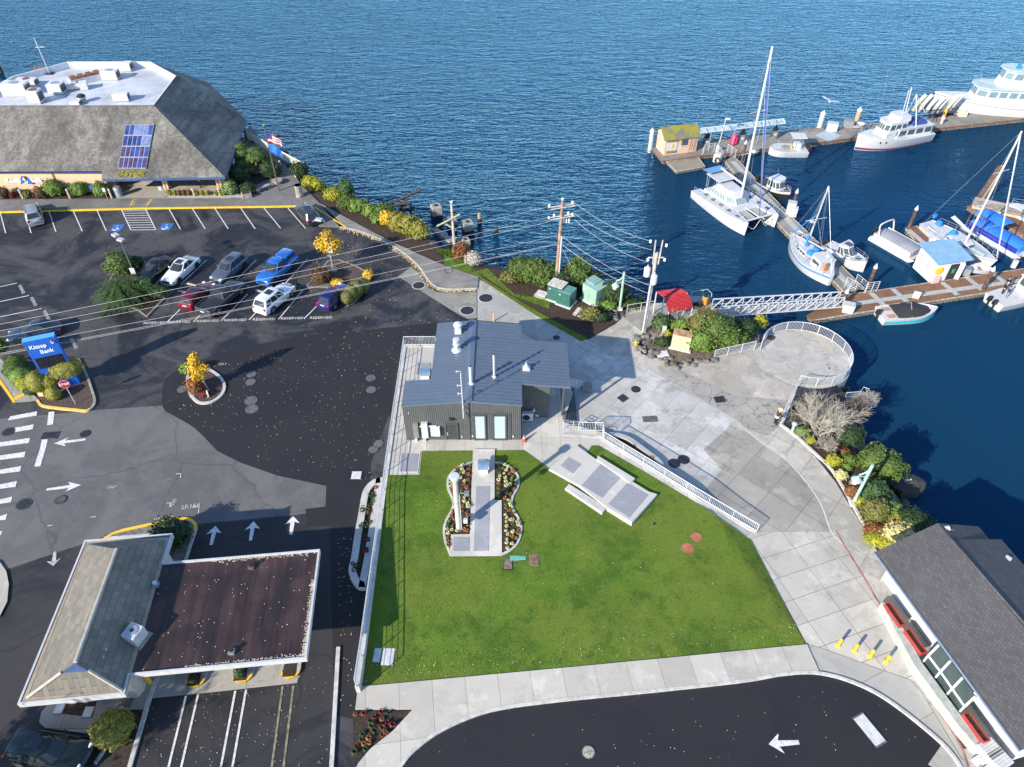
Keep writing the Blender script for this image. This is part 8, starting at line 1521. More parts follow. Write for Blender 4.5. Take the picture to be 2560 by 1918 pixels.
def shrub(name, label, p, r, col, cat_='shrub', n=None, s=.13, core=.80, group=None, mix=None, trunk=None, lump=.22, parts=None, z=0):
 rnd = random.Random(hash_(label)); t = thing(name,label,cat_,p,0,group); h = trunk or 0; blobs = parts or [(0,0,0,1)]; b = MB(); cb = MB()
 for x,y,zz,k in blobs:
  rr = (r[0]*k,r[1]*k,r[2]*k); cc = (x,y,h+zz+r[2]*.78*(k if not parts else 1)); N = int((n or max(120,min(1500,430*(r[0]*r[1]+r[0]*r[2])/(s/.13)**1.5)))*(1 if len(blobs) < 2 else k*k/1.3)); fol(b,cc,rr,N,s,rnd,lump)
  if core: cb.blob(cc,(rr[0]*core,rr[1]*core,rr[2]*core),12,8,lump*.55,1.9,rnd.random()*9)
 b.build('foliage',G_[col],t)
 if core: cb.build('inner_foliage',G_[mix or col],t,smooth=True)
 MB().tube([(0,0,-.2),(0,0,h+r[2]*.6)],.05+.05*r[0],6,.03).build('stem',TRK,t); return t
def hash_(s): return sum((i+1)*ord(c) for i,c in enumerate(s)) % 99991
def twigtree(name, label, p, h, spread, m, n1=8, depth=3, cat_='tree', rad=.10, lean=(0,0)):
 rnd = random.Random(hash_(label)); t = thing(name,label,cat_,p); tb = MB(); br = MB()
 def grow(b, a, d, L, r, lv):
  e = a+d*L; mid = a.lerp(e,.5)+Vector((rnd.gauss(0,.06),rnd.gauss(0,.06),0))*L; b.tube([a,mid,e],r,5 if lv > 1 else 3,r*.55,cap=False)
  if lv == 0: return
  for k in range(rnd.randint(3,5)):
   nd = (d+Vector((rnd.gauss(0,.55),rnd.gauss(0,.55),rnd.gauss(.08,.35)))).normalized(); grow(br, a.lerp(e,rnd.uniform(.35,1)), nd, L*rnd.uniform(.5,.8), max(.009,r*.5), lv-1)
 for k in range(n1):
  a = k*6.2832/n1+rnd.random()*.5; d = Vector((math.cos(a)*spread+lean[0],math.sin(a)*spread+lean[1],1)).normalized(); grow(tb if k < 2 else br, Vector((rnd.gauss(0,.1),rnd.gauss(0,.1),0)), d, h*.48, rad, depth)
 tb.build('trunk',m,t); br.build('branches',m,t); return t
def P_(c, x, y, z=.05): return at(c,x,y,z)
# bank front
for x,y,r,col,lb in ((35,1030,(.85,.75,.75),'brown','rust brown clipped ball at far left of the bank bed'),(92,1030,(.45,.4,.4),'red','small dark red mound by the first bed light'),(195,1030,(.7,.6,.6),'olive','small olive clipped ball by the tan wall'),(297,1035,(.9,.8,.8),'brown','brown clipped ball left of bright green shrubs'),(388,1020,(1.25,1.0,1.15),'bright','bright green shrub under the tan wall, left of three'),(505,1030,(.6,.5,.55),'olive','small olive ball between two bright shrubs'),(565,1018,(1.05,.9,1.0),'bright','bright green shrub under tan wall, middle of three'),(712,1022,(1.05,.9,1.05),'bright','bright green shrub beside porch column, right of three'),(1598,1010,(1.0,.9,1.1),'bright','round green bush with white flowers at porch corner'),(1725,1000,(1.0,.9,.8),'dark','low dark shrub under the cloud-pruned trees'),(1660,930,(1.6,1.3,1.2),'dark','large dark shrub mass against the bank side wall'),(1885,890,(1.4,1.2,1.3),'dark','dark rounded shrub near the white post light'),(2080,890,(1.2,.9,1.2),'dark','dark green shrub under the white deck fence corner')): shrub('clipped_shrub',lb,P_('A',x,y,.15),r,col,s=.11)
shr = None
for k,x in enumerate((1178,1212,1245,1278,1312,1362,1400,1437,1500,1535,1552)): shrub('hedge_ball','small golden clipped ball in the row along the bank porch' if k not in (2,3,4) else 'small rust tinted clipped ball in the bank porch row',P_('A',x,1018,.15),(.36,.34,.42),'brown' if k in (2,3,4) else 'moss',n=90,s=.1,group='clipped balls along the porch')
b = MB(); fol(b,(0,0,.75),(1.0,.9,1.1),120,.09,random.Random(2),.2); o = tag(b.build('white_flowers',G_['white']),'white blossoms on the round bush at porch corner','flowers'); o.location = P_('A',1598,1012,.2)
cl = [('C2',330,320,2.6),('C2',365,480,2.2),('C2',650,430,2.4),('C2',690,545,2.3),('C2',425,690,1.5),('C2',300,840,1.2),('C2',580,820,.9),('C2',940,620,1.5),('C2',915,720,1.2),('C2',1110,770,1.1),('C2',880,520,1.9)]; rr_ = (1.0,1.15,1.1,1.35,1.2,1.1,.9,.9,.75,.75,.8)
base = P_('C2',690,900,.15); t = thing('cloud_pruned_tree','cloud-pruned evergreen of many green pads beside the bank','tree',base); rnd = random.Random(6); tb = MB()
for (c,x,y,z),r in zip(cl,rr_):
 q = at(c,x,y,z)-base; b = MB(); fol(b,q,(r,r*.9,r*.55),int(520*r),.11,rnd,.15); b.blob(q,(r*.85,r*.78,r*.46),12,8,.1); b.build('foliage_pad',G_['mid' if r > .95 else 'olive'],t); tb.tube(cat([(0,0,0),(q.x*.5,q.y*.3,q.z*.35),(q.x*.95,q.y*.95,q.z-.2)],3),.1,6,.05)
tb.build('trunk',TRG,t)
# shoreline from the bank to the poles
for c,x,y,r,col,lb in (('C',565,590,(1.1,.8,.8),'yel','bright yellow shrub nearest the white deck fence'),('C',620,620,(.95,.75,.75),'yel','second bright yellow shrub along shore path'),('C',755,695,(1.5,.9,.9),'yel','third and largest yellow shrub along shore path'),('C',858,690,(1.0,.9,1.5),'jun','upright dark conifer shrub among shoreline plants'),('C',870,755,(1.5,1.0,.8),'mid','spreading green shrub behind the third yellow shrub'),('C',960,790,(1.4,1.0,.9),'bright','leafy green shrub at middle of the shore hedge'),('C',1050,830,(1.3,.9,.9),'bright','leafy yellow-green shrub right of the shore middle'),('C',1150,850,(1.5,1.1,1.1),'mid','grey green shrub just before the golden hedge'),('C',1180,900,(1.0,.8,1.0),'gold','small golden shrub at left end of golden hedge'),('C',1270,940,(1.35,1.0,1.25),'moss','golden hedge lump, left of three'),('C',1350,975,(1.5,1.1,1.35),'moss','golden hedge lump, middle of three'),('C',1430,1010,(1.3,1.0,1.25),'moss','golden hedge lump, right of three by the rocks'),('C',1765,1165,(1.15,.95,1.1),'rust','rust red bush right of the old timber pole'),('C',1860,1210,(1.05,.9,.8),'grey','greyish pink twiggy bush beside the rust bush'),('C',1100,880,(.9,.6,.5),'bright','low green plant at the path edge before golden hedge')): shrub('shore_shrub',lb,P_(c,x,y),r,col,s=.14)
for c,x,y,r,col,lb in (('D',890,770,(1.3,1.0,.8),'olive','grey olive low shrub at left of the big shoreline shrubs'),('D',960,750,(1.7,1.3,1.5),'mid','big green shrub left of the brown pole, first'),('D',1060,770,(1.8,1.3,1.6),'mid','big green shrub left of the brown pole, second'),('D',1150,790,(1.6,1.3,1.5),'mid','big green shrub touching the brown pole'),('D',1290,830,(1.4,1.2,1.3),'dark','darker shrub between brown pole and guy wire'),('D',1400,800,(1.7,1.3,1.9),'mid','tall green shrub behind the sage cabinet'),('D',1510,810,(1.3,1.0,1.0),'mid','green shrub at right behind the sage cabinet'),('D',1690,930,(1.6,1.2,1.5),'dark','dark leafy shrub behind pale green lamp post'),('D',1640,985,(1.0,.8,.5),'bright','low bright plants right of the sage cabinet'),('D',1495,1060,(1.1,.8,.8),'olive','yellow tinged low shrub at the bed corner'),('D',1590,1075,(.9,.7,.5),'dark','low dark plant among corner rocks'),('D',1830,960,(1.5,.9,.5),'dark','low green cover behind the white pier railing')): shrub('shore_shrub',lb,P_(c,x,y),r,col,s=.15)
for c,x,y,r,col,lb in (('C3',600,770,(1.0,.8,.8),'jun','spiky dark shrub with orange flowers under the pier'),('C3',560,770,(.5,.4,.5),'orange','orange flower cluster beside the meter box'),('C3',690,920,(.5,.4,.45),'yel','small yellow plant at foot of the meter box'),('C3',960,830,(1.3,1.0,.8),'bright','bright green shrub behind the tan cabinet'),('C3',1290,900,(1.9,1.5,1.7),'olive','olive and rust shrub right of the tan cabinet'),('C3',1480,1010,(1.9,1.5,1.7),'mid','large green shrub at end of the pier bed'),('C3',1230,1120,(1.5,1.1,1.2),'bright','green shrub along the straight picket railing'),('C3',1640,1060,(1.3,1.0,1.2),'bright','bright green shrub at railing toward terrace'),('C3',1930,870,(1.4,1.0,1.0),'dark','dark shrub on the bank behind terrace railing'),('C3',1870,1020,(.9,.7,.7),'mid','small green shrub tucked behind terrace railing'),('C3',2185,770,(.8,.6,.8),'yel','yellow green shrub top behind the terrace railing'),('C3',620,1060,(.8,.6,.5),'dark','low dark plant on gravel left of tan cabinet')): shrub('bed_shrub',lb,P_(c,x,y),r,col,s=.14)
for c,x,y,h,lb in (('C3',900,740,2.6,'pale bare twiggy shrub in front of the red canopy'),('C3',540,1000,1.6,'small bare twig shrub beside meter box')): twigtree('bare_shrub',lb,P_(c,x,y),h,.55,TRG,7,2,'shrub',.03)
# bed below the terrace
twigtree('bare_tree','large pale leafless tree on the bank below the round terrace',P_('X1',330,420),3.9,.8,mat('pale twig bark',(.40,.37,.31),.9,var=.2),12,4,'tree',.06,(.1,.15))
for x,y,h,lb,m in ((700,210,1.6,'dark leafless shrub mass under the terrace landing',TRK),(800,120,1.4,'dark twiggy shrub at the water right of the landing',TRG),(400,560,1.4,'low pinkish grey twig shrub under the bare tree',TRG)): twigtree('bare_shrub',lb,P_('X1',x,y,-.3 if x > 500 else .05),h,.8,m,14,3,'shrub',.03)
for x,y,r,col,lb in ((175,410,(.75,.5,.35),'bright','bright fern beside the green bollard light'),(255,505,(.35,.3,.4),'yel','small yellow green fern on dark mulch'),(475,705,(.65,.55,.5),'yel','round yellow green fern at the kerb'),(550,850,(.55,.45,.45),'pale','pale yellow shrublet by the kerb'),(640,700,(.8,.7,.5),'mid','low green plants behind the yellow fern'),(600,620,(.5,.45,.35),'rust','red tinged plants in mid bed'),(610,770,(.4,.4,.4),'bright','small bright plant above pale shrublet'),(670,1010,(.7,.6,.45),'rust','reddish low plants around tan boulder'),(850,760,(1.35,1.25,1.4),'mid','large dense green shrub behind the lamp, upper'),(990,830,(1.35,1.25,1.35),'mid','large dense green shrub behind the lamp, lower'),(620,500,(1.2,.9,1.0),'dark','dark green shrub above the large dense one'),(860,1080,(1.2,1.1,1.2),'jun','feathery dark conifer below the lamp'),(740,1110,(.6,.5,.45),'yel','yellow tuft at the lamp foot'),(1070,1190,(.6,.5,.6),'bright','pale green fern close to the water'),(865,1260,(1.05,.95,1.2),'olive','round olive green bush, upright'),(1000,1240,(.9,.8,.9),'bright','feathery green shrub by the olive bush'),(1085,1320,(.85,.75,.8),'moss','round yellow green bush above the shop roof'),(1230,1370,(1.3,1.1,1.2),'dark','dark shrub against shop roof edge'),(1110,1470,(1.35,1.05,.95),'pale','cream yellow mounded bush at shop corner'),(900,1400,(1.1,.8,.5),'rust','red and green low plants along the kerb'),(890,1470,(.9,.7,.45),'yel','yellow ground shrub near the shop, left'),(1000,1520,(.9,.7,.5),'yel','yellow ground shrub touching shop roof')): shrub('bank_shrub',lb,P_('X1',x,y),r,col,s=.12 if r[0] > 1 else .1)
# islands
for x,y,r,col,lb,tr in ((350,580,(.95,.85,.75),'mid','darkest hedge lump at far end behind bank sign',0),(330,740,(1.1,1.0,.9),'mid','large green hedge lump, second in the row',0),(460,880,(1.05,.95,.9),'bright','green hedge lump, third in the row',0),(530,1000,(.9,.8,.75),'yel','bright yellow green hedge lump nearest the corner',0),(800,1040,(1.0,.95,1.25),'moss','large round topiary left of the stop sign',.1),(1010,1000,(.85,.8,.85),'moss','middle round topiary behind the stop sign',.3),(1050,1180,(.7,.65,.75),'moss','small oval topiary in front, by the stop sign',0),(1400,900,(1.55,1.35,.8),'moss','wide flat-topped topiary right of the bank sign',1.3),(620,1080,(.7,.6,.5),'dark','dark low shrub at the ramp corner',0)): shrub('topiary',lb,P_('X2',x,y,.1),r,col,'topiary',s=.06,core=.87,n=int(1500*r[0]*r[0]),trunk=tr,lump=.1)
shrub('clipped_tree','small clipped tree on bare trunk at left frame edge',P_('X2',140,560,.1),(1.1,1.0,.8),'mid','tree',s=.12,trunk=1.6,lump=.15)
p = P_('X2',800,1120,.1); t = thing('bed_uplight','small yellow box lamp under the round topiary','lamp',p); MB().box((0,0,.2),(.5,.3,.4)).build('housing',YELL,t,bev=.03); MB().box((0,-.16,.22),(.36,.02,.26)).build('lens',LENSW,t)
def leaftree(label, p, trunk, blobs, col, s=.15, n=900, lean=(0,0), r0=.08):
 rnd = random.Random(hash_(label)); t = thing('young_tree',label,'tree',p); tb = MB(); b = MB(); top = Vector((lean[0],lean[1],trunk)); tb.tube([(0,0,-.1),top*.5+Vector((.03,0,0)),top],r0,6,r0*.6); lb_ = MB()
 for x,y,z,r in blobs: lb_.tube([top*.8,Vector((x,y,z))],r0*.5,4,.015); fol(b,(x,y,z),(r,r,r*.9),int(n*r*r),s,rnd,.35,.2,-1,.25)
 tb.build('trunk',TRG,t); lb_.build('limbs',TRG,t); b.build('foliage',G_[col],t)
leaftree('round golden autumn tree at the lamp in the parking lot',P_('C',738,1245,.1),1.7,[(0,0,3.2,1.15),(-.75,0,3.0,.75),(.75,0,3.1,.8),(0,.2,3.9,.8),(-.3,0,2.4,.6),(.5,-.1,2.4,.55)],'gold',.13,700)
leaftree('slim golden autumn tree in the round kerbed island',P_('O',1662,500,.1),1.6,[(-.5,.1,2.9,.62),(-.3,.1,3.7,.5),(-.1,0,2.2,.6),(-.9,.2,2.3,.45),(.35,0,2.7,.45),(-.65,0,1.7,.45),(-.15,.1,4.1,.3)],'gold',.12,1000,(-.3,.1))
for c,x,y,r,col,lb in (('O',1500,360,(.7,.6,.7),'bright','small green shrub left of the slim golden tree'),('O',1565,500,(.9,.75,.8),'rust','rusty green shrub under the slim golden tree'),('O',1630,540,(.5,.4,.3),'red','dark red low plants in the round island'),('C',655,1345,(1.15,1.05,.85),'brown','round bronze clipped shrub in the tree island'),('C',775,1370,(.7,.6,.3),'gold','golden leaf pile beside the bronze shrub'),('C',1020,1310,(.6,1.0,.3),'gold','golden leaf strewn plants at island edge'),('X4',440,770,(1.6,1.4,1.5),'mid','broad glossy green shrub at top of conifer island'),('X4',700,660,(.9,.8,.7),'dark','dark green shrub between lamp and black sedan'),('X4',900,1150,(.9,.8,.9),'bright','fresh green upright shrub right in conifer island'),('X4',1120,1200,(1.3,.9,.7),'jun','feathery spreading green shrub at island tip'),('M',1100,230,(1.45,1.3,1.25),'dark','dark round bush in the yellow kerbed drive bed'),('M',1222,1118,(.3,.3,.3),'dark','tiny shrub on the island nearest bank wall'),('M',1515,1085,(.32,.32,.6),'jun','small dark conifer on the middle teller island')): shrub('island_shrub',lb,P_(c,x,y,.15),r,col,s=.12 if r[0] > .5 else .07)
shrub('clipped_hedge','long curved clipped hedge at the end of tree island',P_('C',930,1480,.1),(.85,.85,1.1),'olive','hedge',s=.06,core=.87,n=1400,parts=[(-.7,-1.0,-.1,.8),(-.35,-.4,0,.95),(.1,.25,.05,1),(.6,.9,0,.95)],lump=.12)
shrub('globe_shrub','yellow green globe shrub with brown hollow by drive-through walk',P_('M',735,1445,.1),(1.25,1.15,1.0),'moss','shrub',s=.09,parts=[(.45*math.cos(a*1.05),.45*math.sin(a*1.05),-.1,.72) for a in range(6)],lump=.15)
t = thing('juniper','big drooping juniper with fringed sprays in the parking island','conifer',P_('X4',460,1280,.1)); rnd = random.Random(8); cols = {'jun':MB(),'mid':MB()}
for k in range(190):
 a = rnd.random()*6.28; L = rnd.uniform(1.5,3.5); z0 = rnd.uniform(.5,2.1); b = cols['jun' if rnd.random() < .6 else 'mid']
 for j in range(26):
  u = (j+1)/26; p = Vector((math.cos(a)*L*u,math.sin(a)*L*u,z0+.5*u-1.1*u*u));
  for m_ in range(2): d = Vector((math.cos(a)+rnd.gauss(0,.7),math.sin(a)+rnd.gauss(0,.7),rnd.gauss(-.2,.35))).normalized(); w = d.cross(Vector((0,0,1))).normalized()*.035; q = p+Vector((rnd.gauss(0,.07),rnd.gauss(0,.07),rnd.gauss(0,.06))); l = rnd.uniform(.14,.3); b.add([q-w,q+w,q+d*l],[(0,1,2)])
for k,b in cols.items(): b.build('foliage',G_[k],t)
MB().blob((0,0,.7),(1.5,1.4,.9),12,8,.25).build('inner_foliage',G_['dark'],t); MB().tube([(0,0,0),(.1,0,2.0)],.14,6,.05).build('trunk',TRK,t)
p = P_('O',1662,552,.1); t = thing('island_marker','small white blade marker leaning in the round island','marker',p); MB().box((0,0,.4),(.22,.03,.75),0,.4,R(-12)).build('blade',WHITE,t); MB().tube([(0,.03,0),(0,.03,.3)],.02,5).build('stake',STEEL,t)
# guitar garden grasses
def tuft(name, col, n=46, h=.5, w=.42):
 rnd = random.Random(n); b = MB()
 for k in range(n):
  a = rnd.random()*6.28; l = rnd.uniform(.5,1); d = Vector((math.cos(a),math.sin(a),0)); s = Vector((-d.y,d.x,0))*.03; p1, p2 = d*w*.45*l+Vector((0,0,h*l)), d*w*l+Vector((0,0,h*.62*l)); b.add([s*.6,-s*.6,p1-s,p1+s,p2],[(0,1,2,3),(3,2,4)])
 m = bpy.data.meshes.new(name); m.from_pydata([tuple(v) for v in b.v],[],b.f); m.materials.append(G_[col]); return m
TM = {'cream':tuft('cream grass','cream',48,.34,.27),'orange':tuft('orange grass','orange',40,.28,.27),'bright':tuft('green grass','bright',34,.3,.24),'red':tuft('red tuft','red',40,.35,.32),'dark':tuft('dark tuft','dark',40,.3,.35)}
def put(nm, m, p, label, group, sc=1.0):
 o = bpy.data.objects.new(nm, TM[m]); COL.objects.link(o); o.location = p; o.scale = (sc,sc,sc); o.rotation_euler = (0,0,random.random()*6); return tag(o,label,'plant',group)
gp = {'L':{'cream':[(450,150),(445,215),(470,265),(430,345),(480,390),(280,410),(285,465),(480,630),(480,690),(530,730),(540,770),(335,770),(225,1100),(295,1115),(370,1125),(240,1165)],'orange':[(365,215),(500,250),(545,290),(535,370),(480,440),(515,490),(545,210),(290,500),(310,560),(320,840),(450,760),(450,830),(520,860),(540,900),(290,910),(335,950),(530,1040),(480,1105),(520,1120),(230,1220),(235,1280),(240,1340)],'bright':[(560,150),(420,270),(440,520),(445,570),(420,640),(530,590),(550,670),(265,980),(230,1040),(300,1060),(470,1060),(520,960)]},
      'R':{'cream':[(1075,150),(1125,180),(1100,230),(1065,280),(1005,320),(990,380),(1085,345),(1095,400),(1155,450),(1100,465),(1250,385),(1235,440),(1130,670),(1150,720),(1165,755),(1085,885),(1105,935),(1100,990),(1165,965),(1200,960),(1260,990),(1280,1040),(1105,1060),(1095,1125),(1120,1180),(1195,1145),(1110,1250),(1105,1305),(1185,1320),(1120,1385)],'orange':[(1200,250),(1150,285),(1190,215),(985,420),(1125,510),(1205,510),(1100,560),(1080,640),(1170,810),(1140,830),(1220,860),(1275,1110),(1280,1160),(1185,1210)],'bright':[(980,160),(995,270),(1050,200),(1200,330),(1175,370),(990,500),(990,570),(990,620),(1160,590),(1095,740),(1100,790),(1190,1020),(1250,1230)]}}
for side, dd in gp.items():
 for col, L in dd.items():
  for x,y in L:
   p = atp('P',x,y); p.z += .05; put('tuft_plant',col,p,{'cream':'pale cream','orange':'orange brown','bright':'fresh green'}[col]+' grass tuft in the %s half of the guitar bed' % ('left' if side == 'L' else 'right'),'grasses of the guitar bed',random.uniform(.65,.95))
for P, n, lb, grp, cols in ((lp,22,'low red and green tuft in the oval planter by the west wall','plants of the west planter',('red','dark','dark')),(rp,12,'low dark tuft in the oval planter by the plaza wall','plants of the plaza planter',('dark','orange'))):
 rnd = random.Random(3); k = 0; q = [(v.x,v.y) for v in P]; cx_ = sum(v[0] for v in q)/len(q); cy_ = sum(v[1] for v in q)/len(q); q2 = [(cx_+(x-cx_)*.6,cy_+(y-cy_)*.82) for x,y in q]
 while k < n:
  x,y = rnd.uniform(min(v[0] for v in q2),max(v[0] for v in q2)), rnd.uniform(min(v[1] for v in q2),max(v[1] for v in q2))
  if in_poly(x,y,q2): c_ = rnd.choice(cols); put('bedding_plant',c_,Vector((x,y,.28)),lb.replace('low red and green','low '+{'red':'red','dark':'dark green','orange':'orange'}[c_]).replace('low dark','low '+{'dark':'dark green','orange':'orange','red':'red'}[c_]),grp,rnd.uniform(.7,1.1)); k += 1
cb_ = ats('V',[(762,1537),(892,1536),(850,1578),(800,1618),(764,1650)]); sheet('corner_bed',[(p.x,p.y) for p in cb_],.05,EARTH); rnd = random.Random(12); k = 0; q = [(v.x,v.y) for v in cb_]
while k < 30:
 x,y = rnd.uniform(min(v[0] for v in q),max(v[0] for v in q)), rnd.uniform(min(v[1] for v in q),max(v[1] for v in q))
 if in_poly(x,y,q): c_ = rnd.choice(('red','dark','orange')); put('bedding_plant',c_,Vector((x,y,.06)),'%s tuft in the dark corner bed by the sidewalk' % {'red':'red','dark':'dark green','orange':'orange'}[c_],'plants of the corner bed',rnd.uniform(.6,1.0)); k += 1
gm = MB(); rnd = random.Random(21)
for c,pts in (('V',[(960,548),(1000,560),(1045,603),(1160,674),(1270,733),(1255,738),(1160,684),(1050,612),(960,573)]),('D',[(270,520),(430,520),(440,600),(330,560)]),('D',[(600,690),(690,670),(900,870),(1180,920),(1180,990),(900,890)])):
 q = [(v.x,v.y) for v in ats(c,pts)]; xs = [v[0] for v in q]; ys = [v[1] for v in q]
 sheet('verge',[Vector((v[0],v[1],0)) for v in q],.056,LAWN)
 for k in range(900):
  x,y = rnd.uniform(min(xs),max(xs)), rnd.uniform(min(ys),max(ys))
  if in_poly(x,y,q): a = rnd.random()*6.28; w = .06; gm.add([(x-math.cos(a)*w,y-math.sin(a)*w,.05),(x+math.cos(a)*w,y+math.sin(a)*w,.05),(x+rnd.gauss(0,.08),y+rnd.gauss(0,.08),.22)],[(0,1,2)])
tag(gm.build('verge_grass',LAWN),'strip of rough green grass between path and shoreline shrubs','grass',kind='stuff')
b = MB()
for c,x0,y0,x1,y1,n in (('C3',150,960,430,1000,16),('C3',140,1080,860,1400,34),('C3',860,1400,1450,1290,16),('D',1400,1060,1760,1040,22)):
 for k in range(n): f = rnd.random(); p = at(c,x0,y0).lerp(at(c,x1,y1),f)+Vector((rnd.gauss(0,.25),rnd.gauss(0,.25),.12)); s = rnd.uniform(.12,.32); b.blob(p,(s*1.2,s,s*.7),7,5,.25,1.4,rnd.random()*40)
tag(b.build('bed_rocks',mat('grey bed rock',(.17,.155,.14),.85,var=.5,sc=1.2)),'grey and dark rocks edging the planting beds near the pier','rocks',kind='stuff')
for x,y,h,lb in ((-36,8,11,'tall tree left of the drive-through, outside the picture'),(-27,3,10,'second tall tree below the drive-through, outside the picture')):
 t = thing('street_tree',lb,'tree',(x,y,0)); rnd = random.Random(int(h)); b = MB(); MB().tube([(0,0,0),(.2,0,h*.8)],.28,8,.08).build('trunk',TRK,t); lm = MB()
 for k in range(9): a = k*.7+rnd.random(); e = Vector((math.cos(a)*rnd.uniform(1,3.4),math.sin(a)*rnd.uniform(1,3.4),h*rnd.uniform(.5,1))); lm.tube([(0.1,0,h*.35),e],.09,5,.03); fol(b,e,(1.5,1.5,1.2),330,.2,rnd,.4,.2,-1,.2)
 lm.build('limbs',TRK,t); b.build('crown',G_['olive'],t)
# white deck fence, lights and furniture by the bank
def slat_fence(lb, pts, h=1.25):
 t = thing('deck_fence',lb,'fence',pts[0]); m = mat('cream white slats',(.62,.6,.53),.6,var=.08); U = Vector((0,0,1)); s = MB()
 for zz in (.15,h*.55,h): MB().tube([p+U*zz for p in pts],.06,4).build('rail',m,t,world=True)
 for i in range(len(pts)-1):
  L = (pts[i+1]-pts[i]).length; n = int(L/.28)
  for k in range(n): p = pts[i].lerp(pts[i+1],(k+.5)/n); s.box(p+U*h*.55,(.11,.11,h*.9))
 s.build('slats',m,t,world=True)
 for p in pts: MB().box(p+U*h*.53,(.18,.18,h*1.12)).build('post',m,t,world=True)
slat_fence('long cream slatted fence along the waterside bank deck',[at('C2',480,120,.15),at('C2',780,310,.15),at('C2',1120,525,.15),at('C2',1600,790,.15),at('C2',1760,870,.15)]); slat_fence('short cream slatted fence panel closing the deck end',[at('C2',1770,885,.15),at('C2',1555,975,.15)])
for c,x,y,lb,h in (('C1',400,1500,'short wooden light post at left of the bank bed',1.1),('C1',1215,1495,'short wooden light post in middle of bank bed',1.1),('C1',1935,1490,'short wooden light post at right end of bank bed',1.1),('A',1345,1025,'short white post light in the pebble bed',.9),('A',1520,1022,'short post light at pebble bed right end',.9),('C2',1245,820,'white post light by the dark rounded shrub',1.1)): p = at(c,x,y,.15); t = thing('post_light',lb,'bollard light',p,0,'post lights round the bank'); MB().box((0,0,h/2),(.17,.17,h)).build('post',mat('pale wood post',(.45,.36,.28),.8),t); MB().lathe((0,0,h),[(.12,0),(.14,.08),(.05,.18)],10).build('cap',WHITE,t)
for c,x,y,lb,m in (('C1',1655,1465,'small blue sign board in the bank bed',BRIGHTB),('C1',1860,1505,'white parking sign post at the accessible stalls, left',WHITE),('A',1128,1035,'white parking sign post at the accessible stalls, right',WHITE)): p = at(c,x,y,.15); t = thing('small_sign',lb,'sign',p); MB().tube([(0,0,0),(0,0,1.5)],.04,5).build('post',GALV,t); MB().box((0,-.04,1.25),(.55 if m == BRIGHTB else .35,.03,.5)).build('panel',m,t)
p = at('A',828,1022,.15); t = thing('litter_bin','grey round litter bin at the porch corner','bin',p); MB().lathe((0,0,0),[(.42,0),(.46,1.0)],14).build('body',mat('blue grey bin',(.25,.3,.33),.6),t); MB().lathe((0,0,1.0),[(.48,0),(.4,.2),(.1,.25)],14).build('lid',STEEL,t)
p = at('C2',860,1270,.15); t = thing('stone_bench','low stone bench by the flagpole','bench',p,R(48)); SBM = concrete('bench stone',(.32,.31,.28),stain=.4); MB().box((0,0,.42),(2.0,.5,.12)).build('seat',SBM,t)
for s in (-.7,.7): MB().box((s,0,.18),(.2,.42,.36)).build('leg',SBM,t)
p = at('C2',500,1410,.15); t = thing('planter_tub','weathered square tub of dark soil at the bank corner','planter',p,R(25)); MB().box((0,0,.3),(1.1,1.1,.6)).build('tub',mat('tub timber',(.33,.3,.24),.85,var=.3),t); MB().box((0,0,.59),(.9,.9,.05)).build('soil',EARTH,t)
p = at('C2',1175,1120,.15); t = thing('round_stool','round flat stone stool beside the flagpole','seat',p); MB().lathe((0,0,0),[(.4,0),(.4,.35)],12).build('base',SBM,t); MB().lathe((0,0,.35),[(.65,0),(.65,.12)],16).build('seat',SBM,t)
p = at('C2',1655,1400,.15); t = thing('stump_post','thick grey carved timber post on the bank walk','post',p); MB().lathe((0,0,0),[(.5,0),(.44,.6),(.42,1.5)],10).build('trunk',WOODG,t); MB().lathe((0,0,1.5),[(.42,0),(.3,-.12)],10).build('hollow_top',mat('dark hollow',(.08,.07,.06),.9),t)
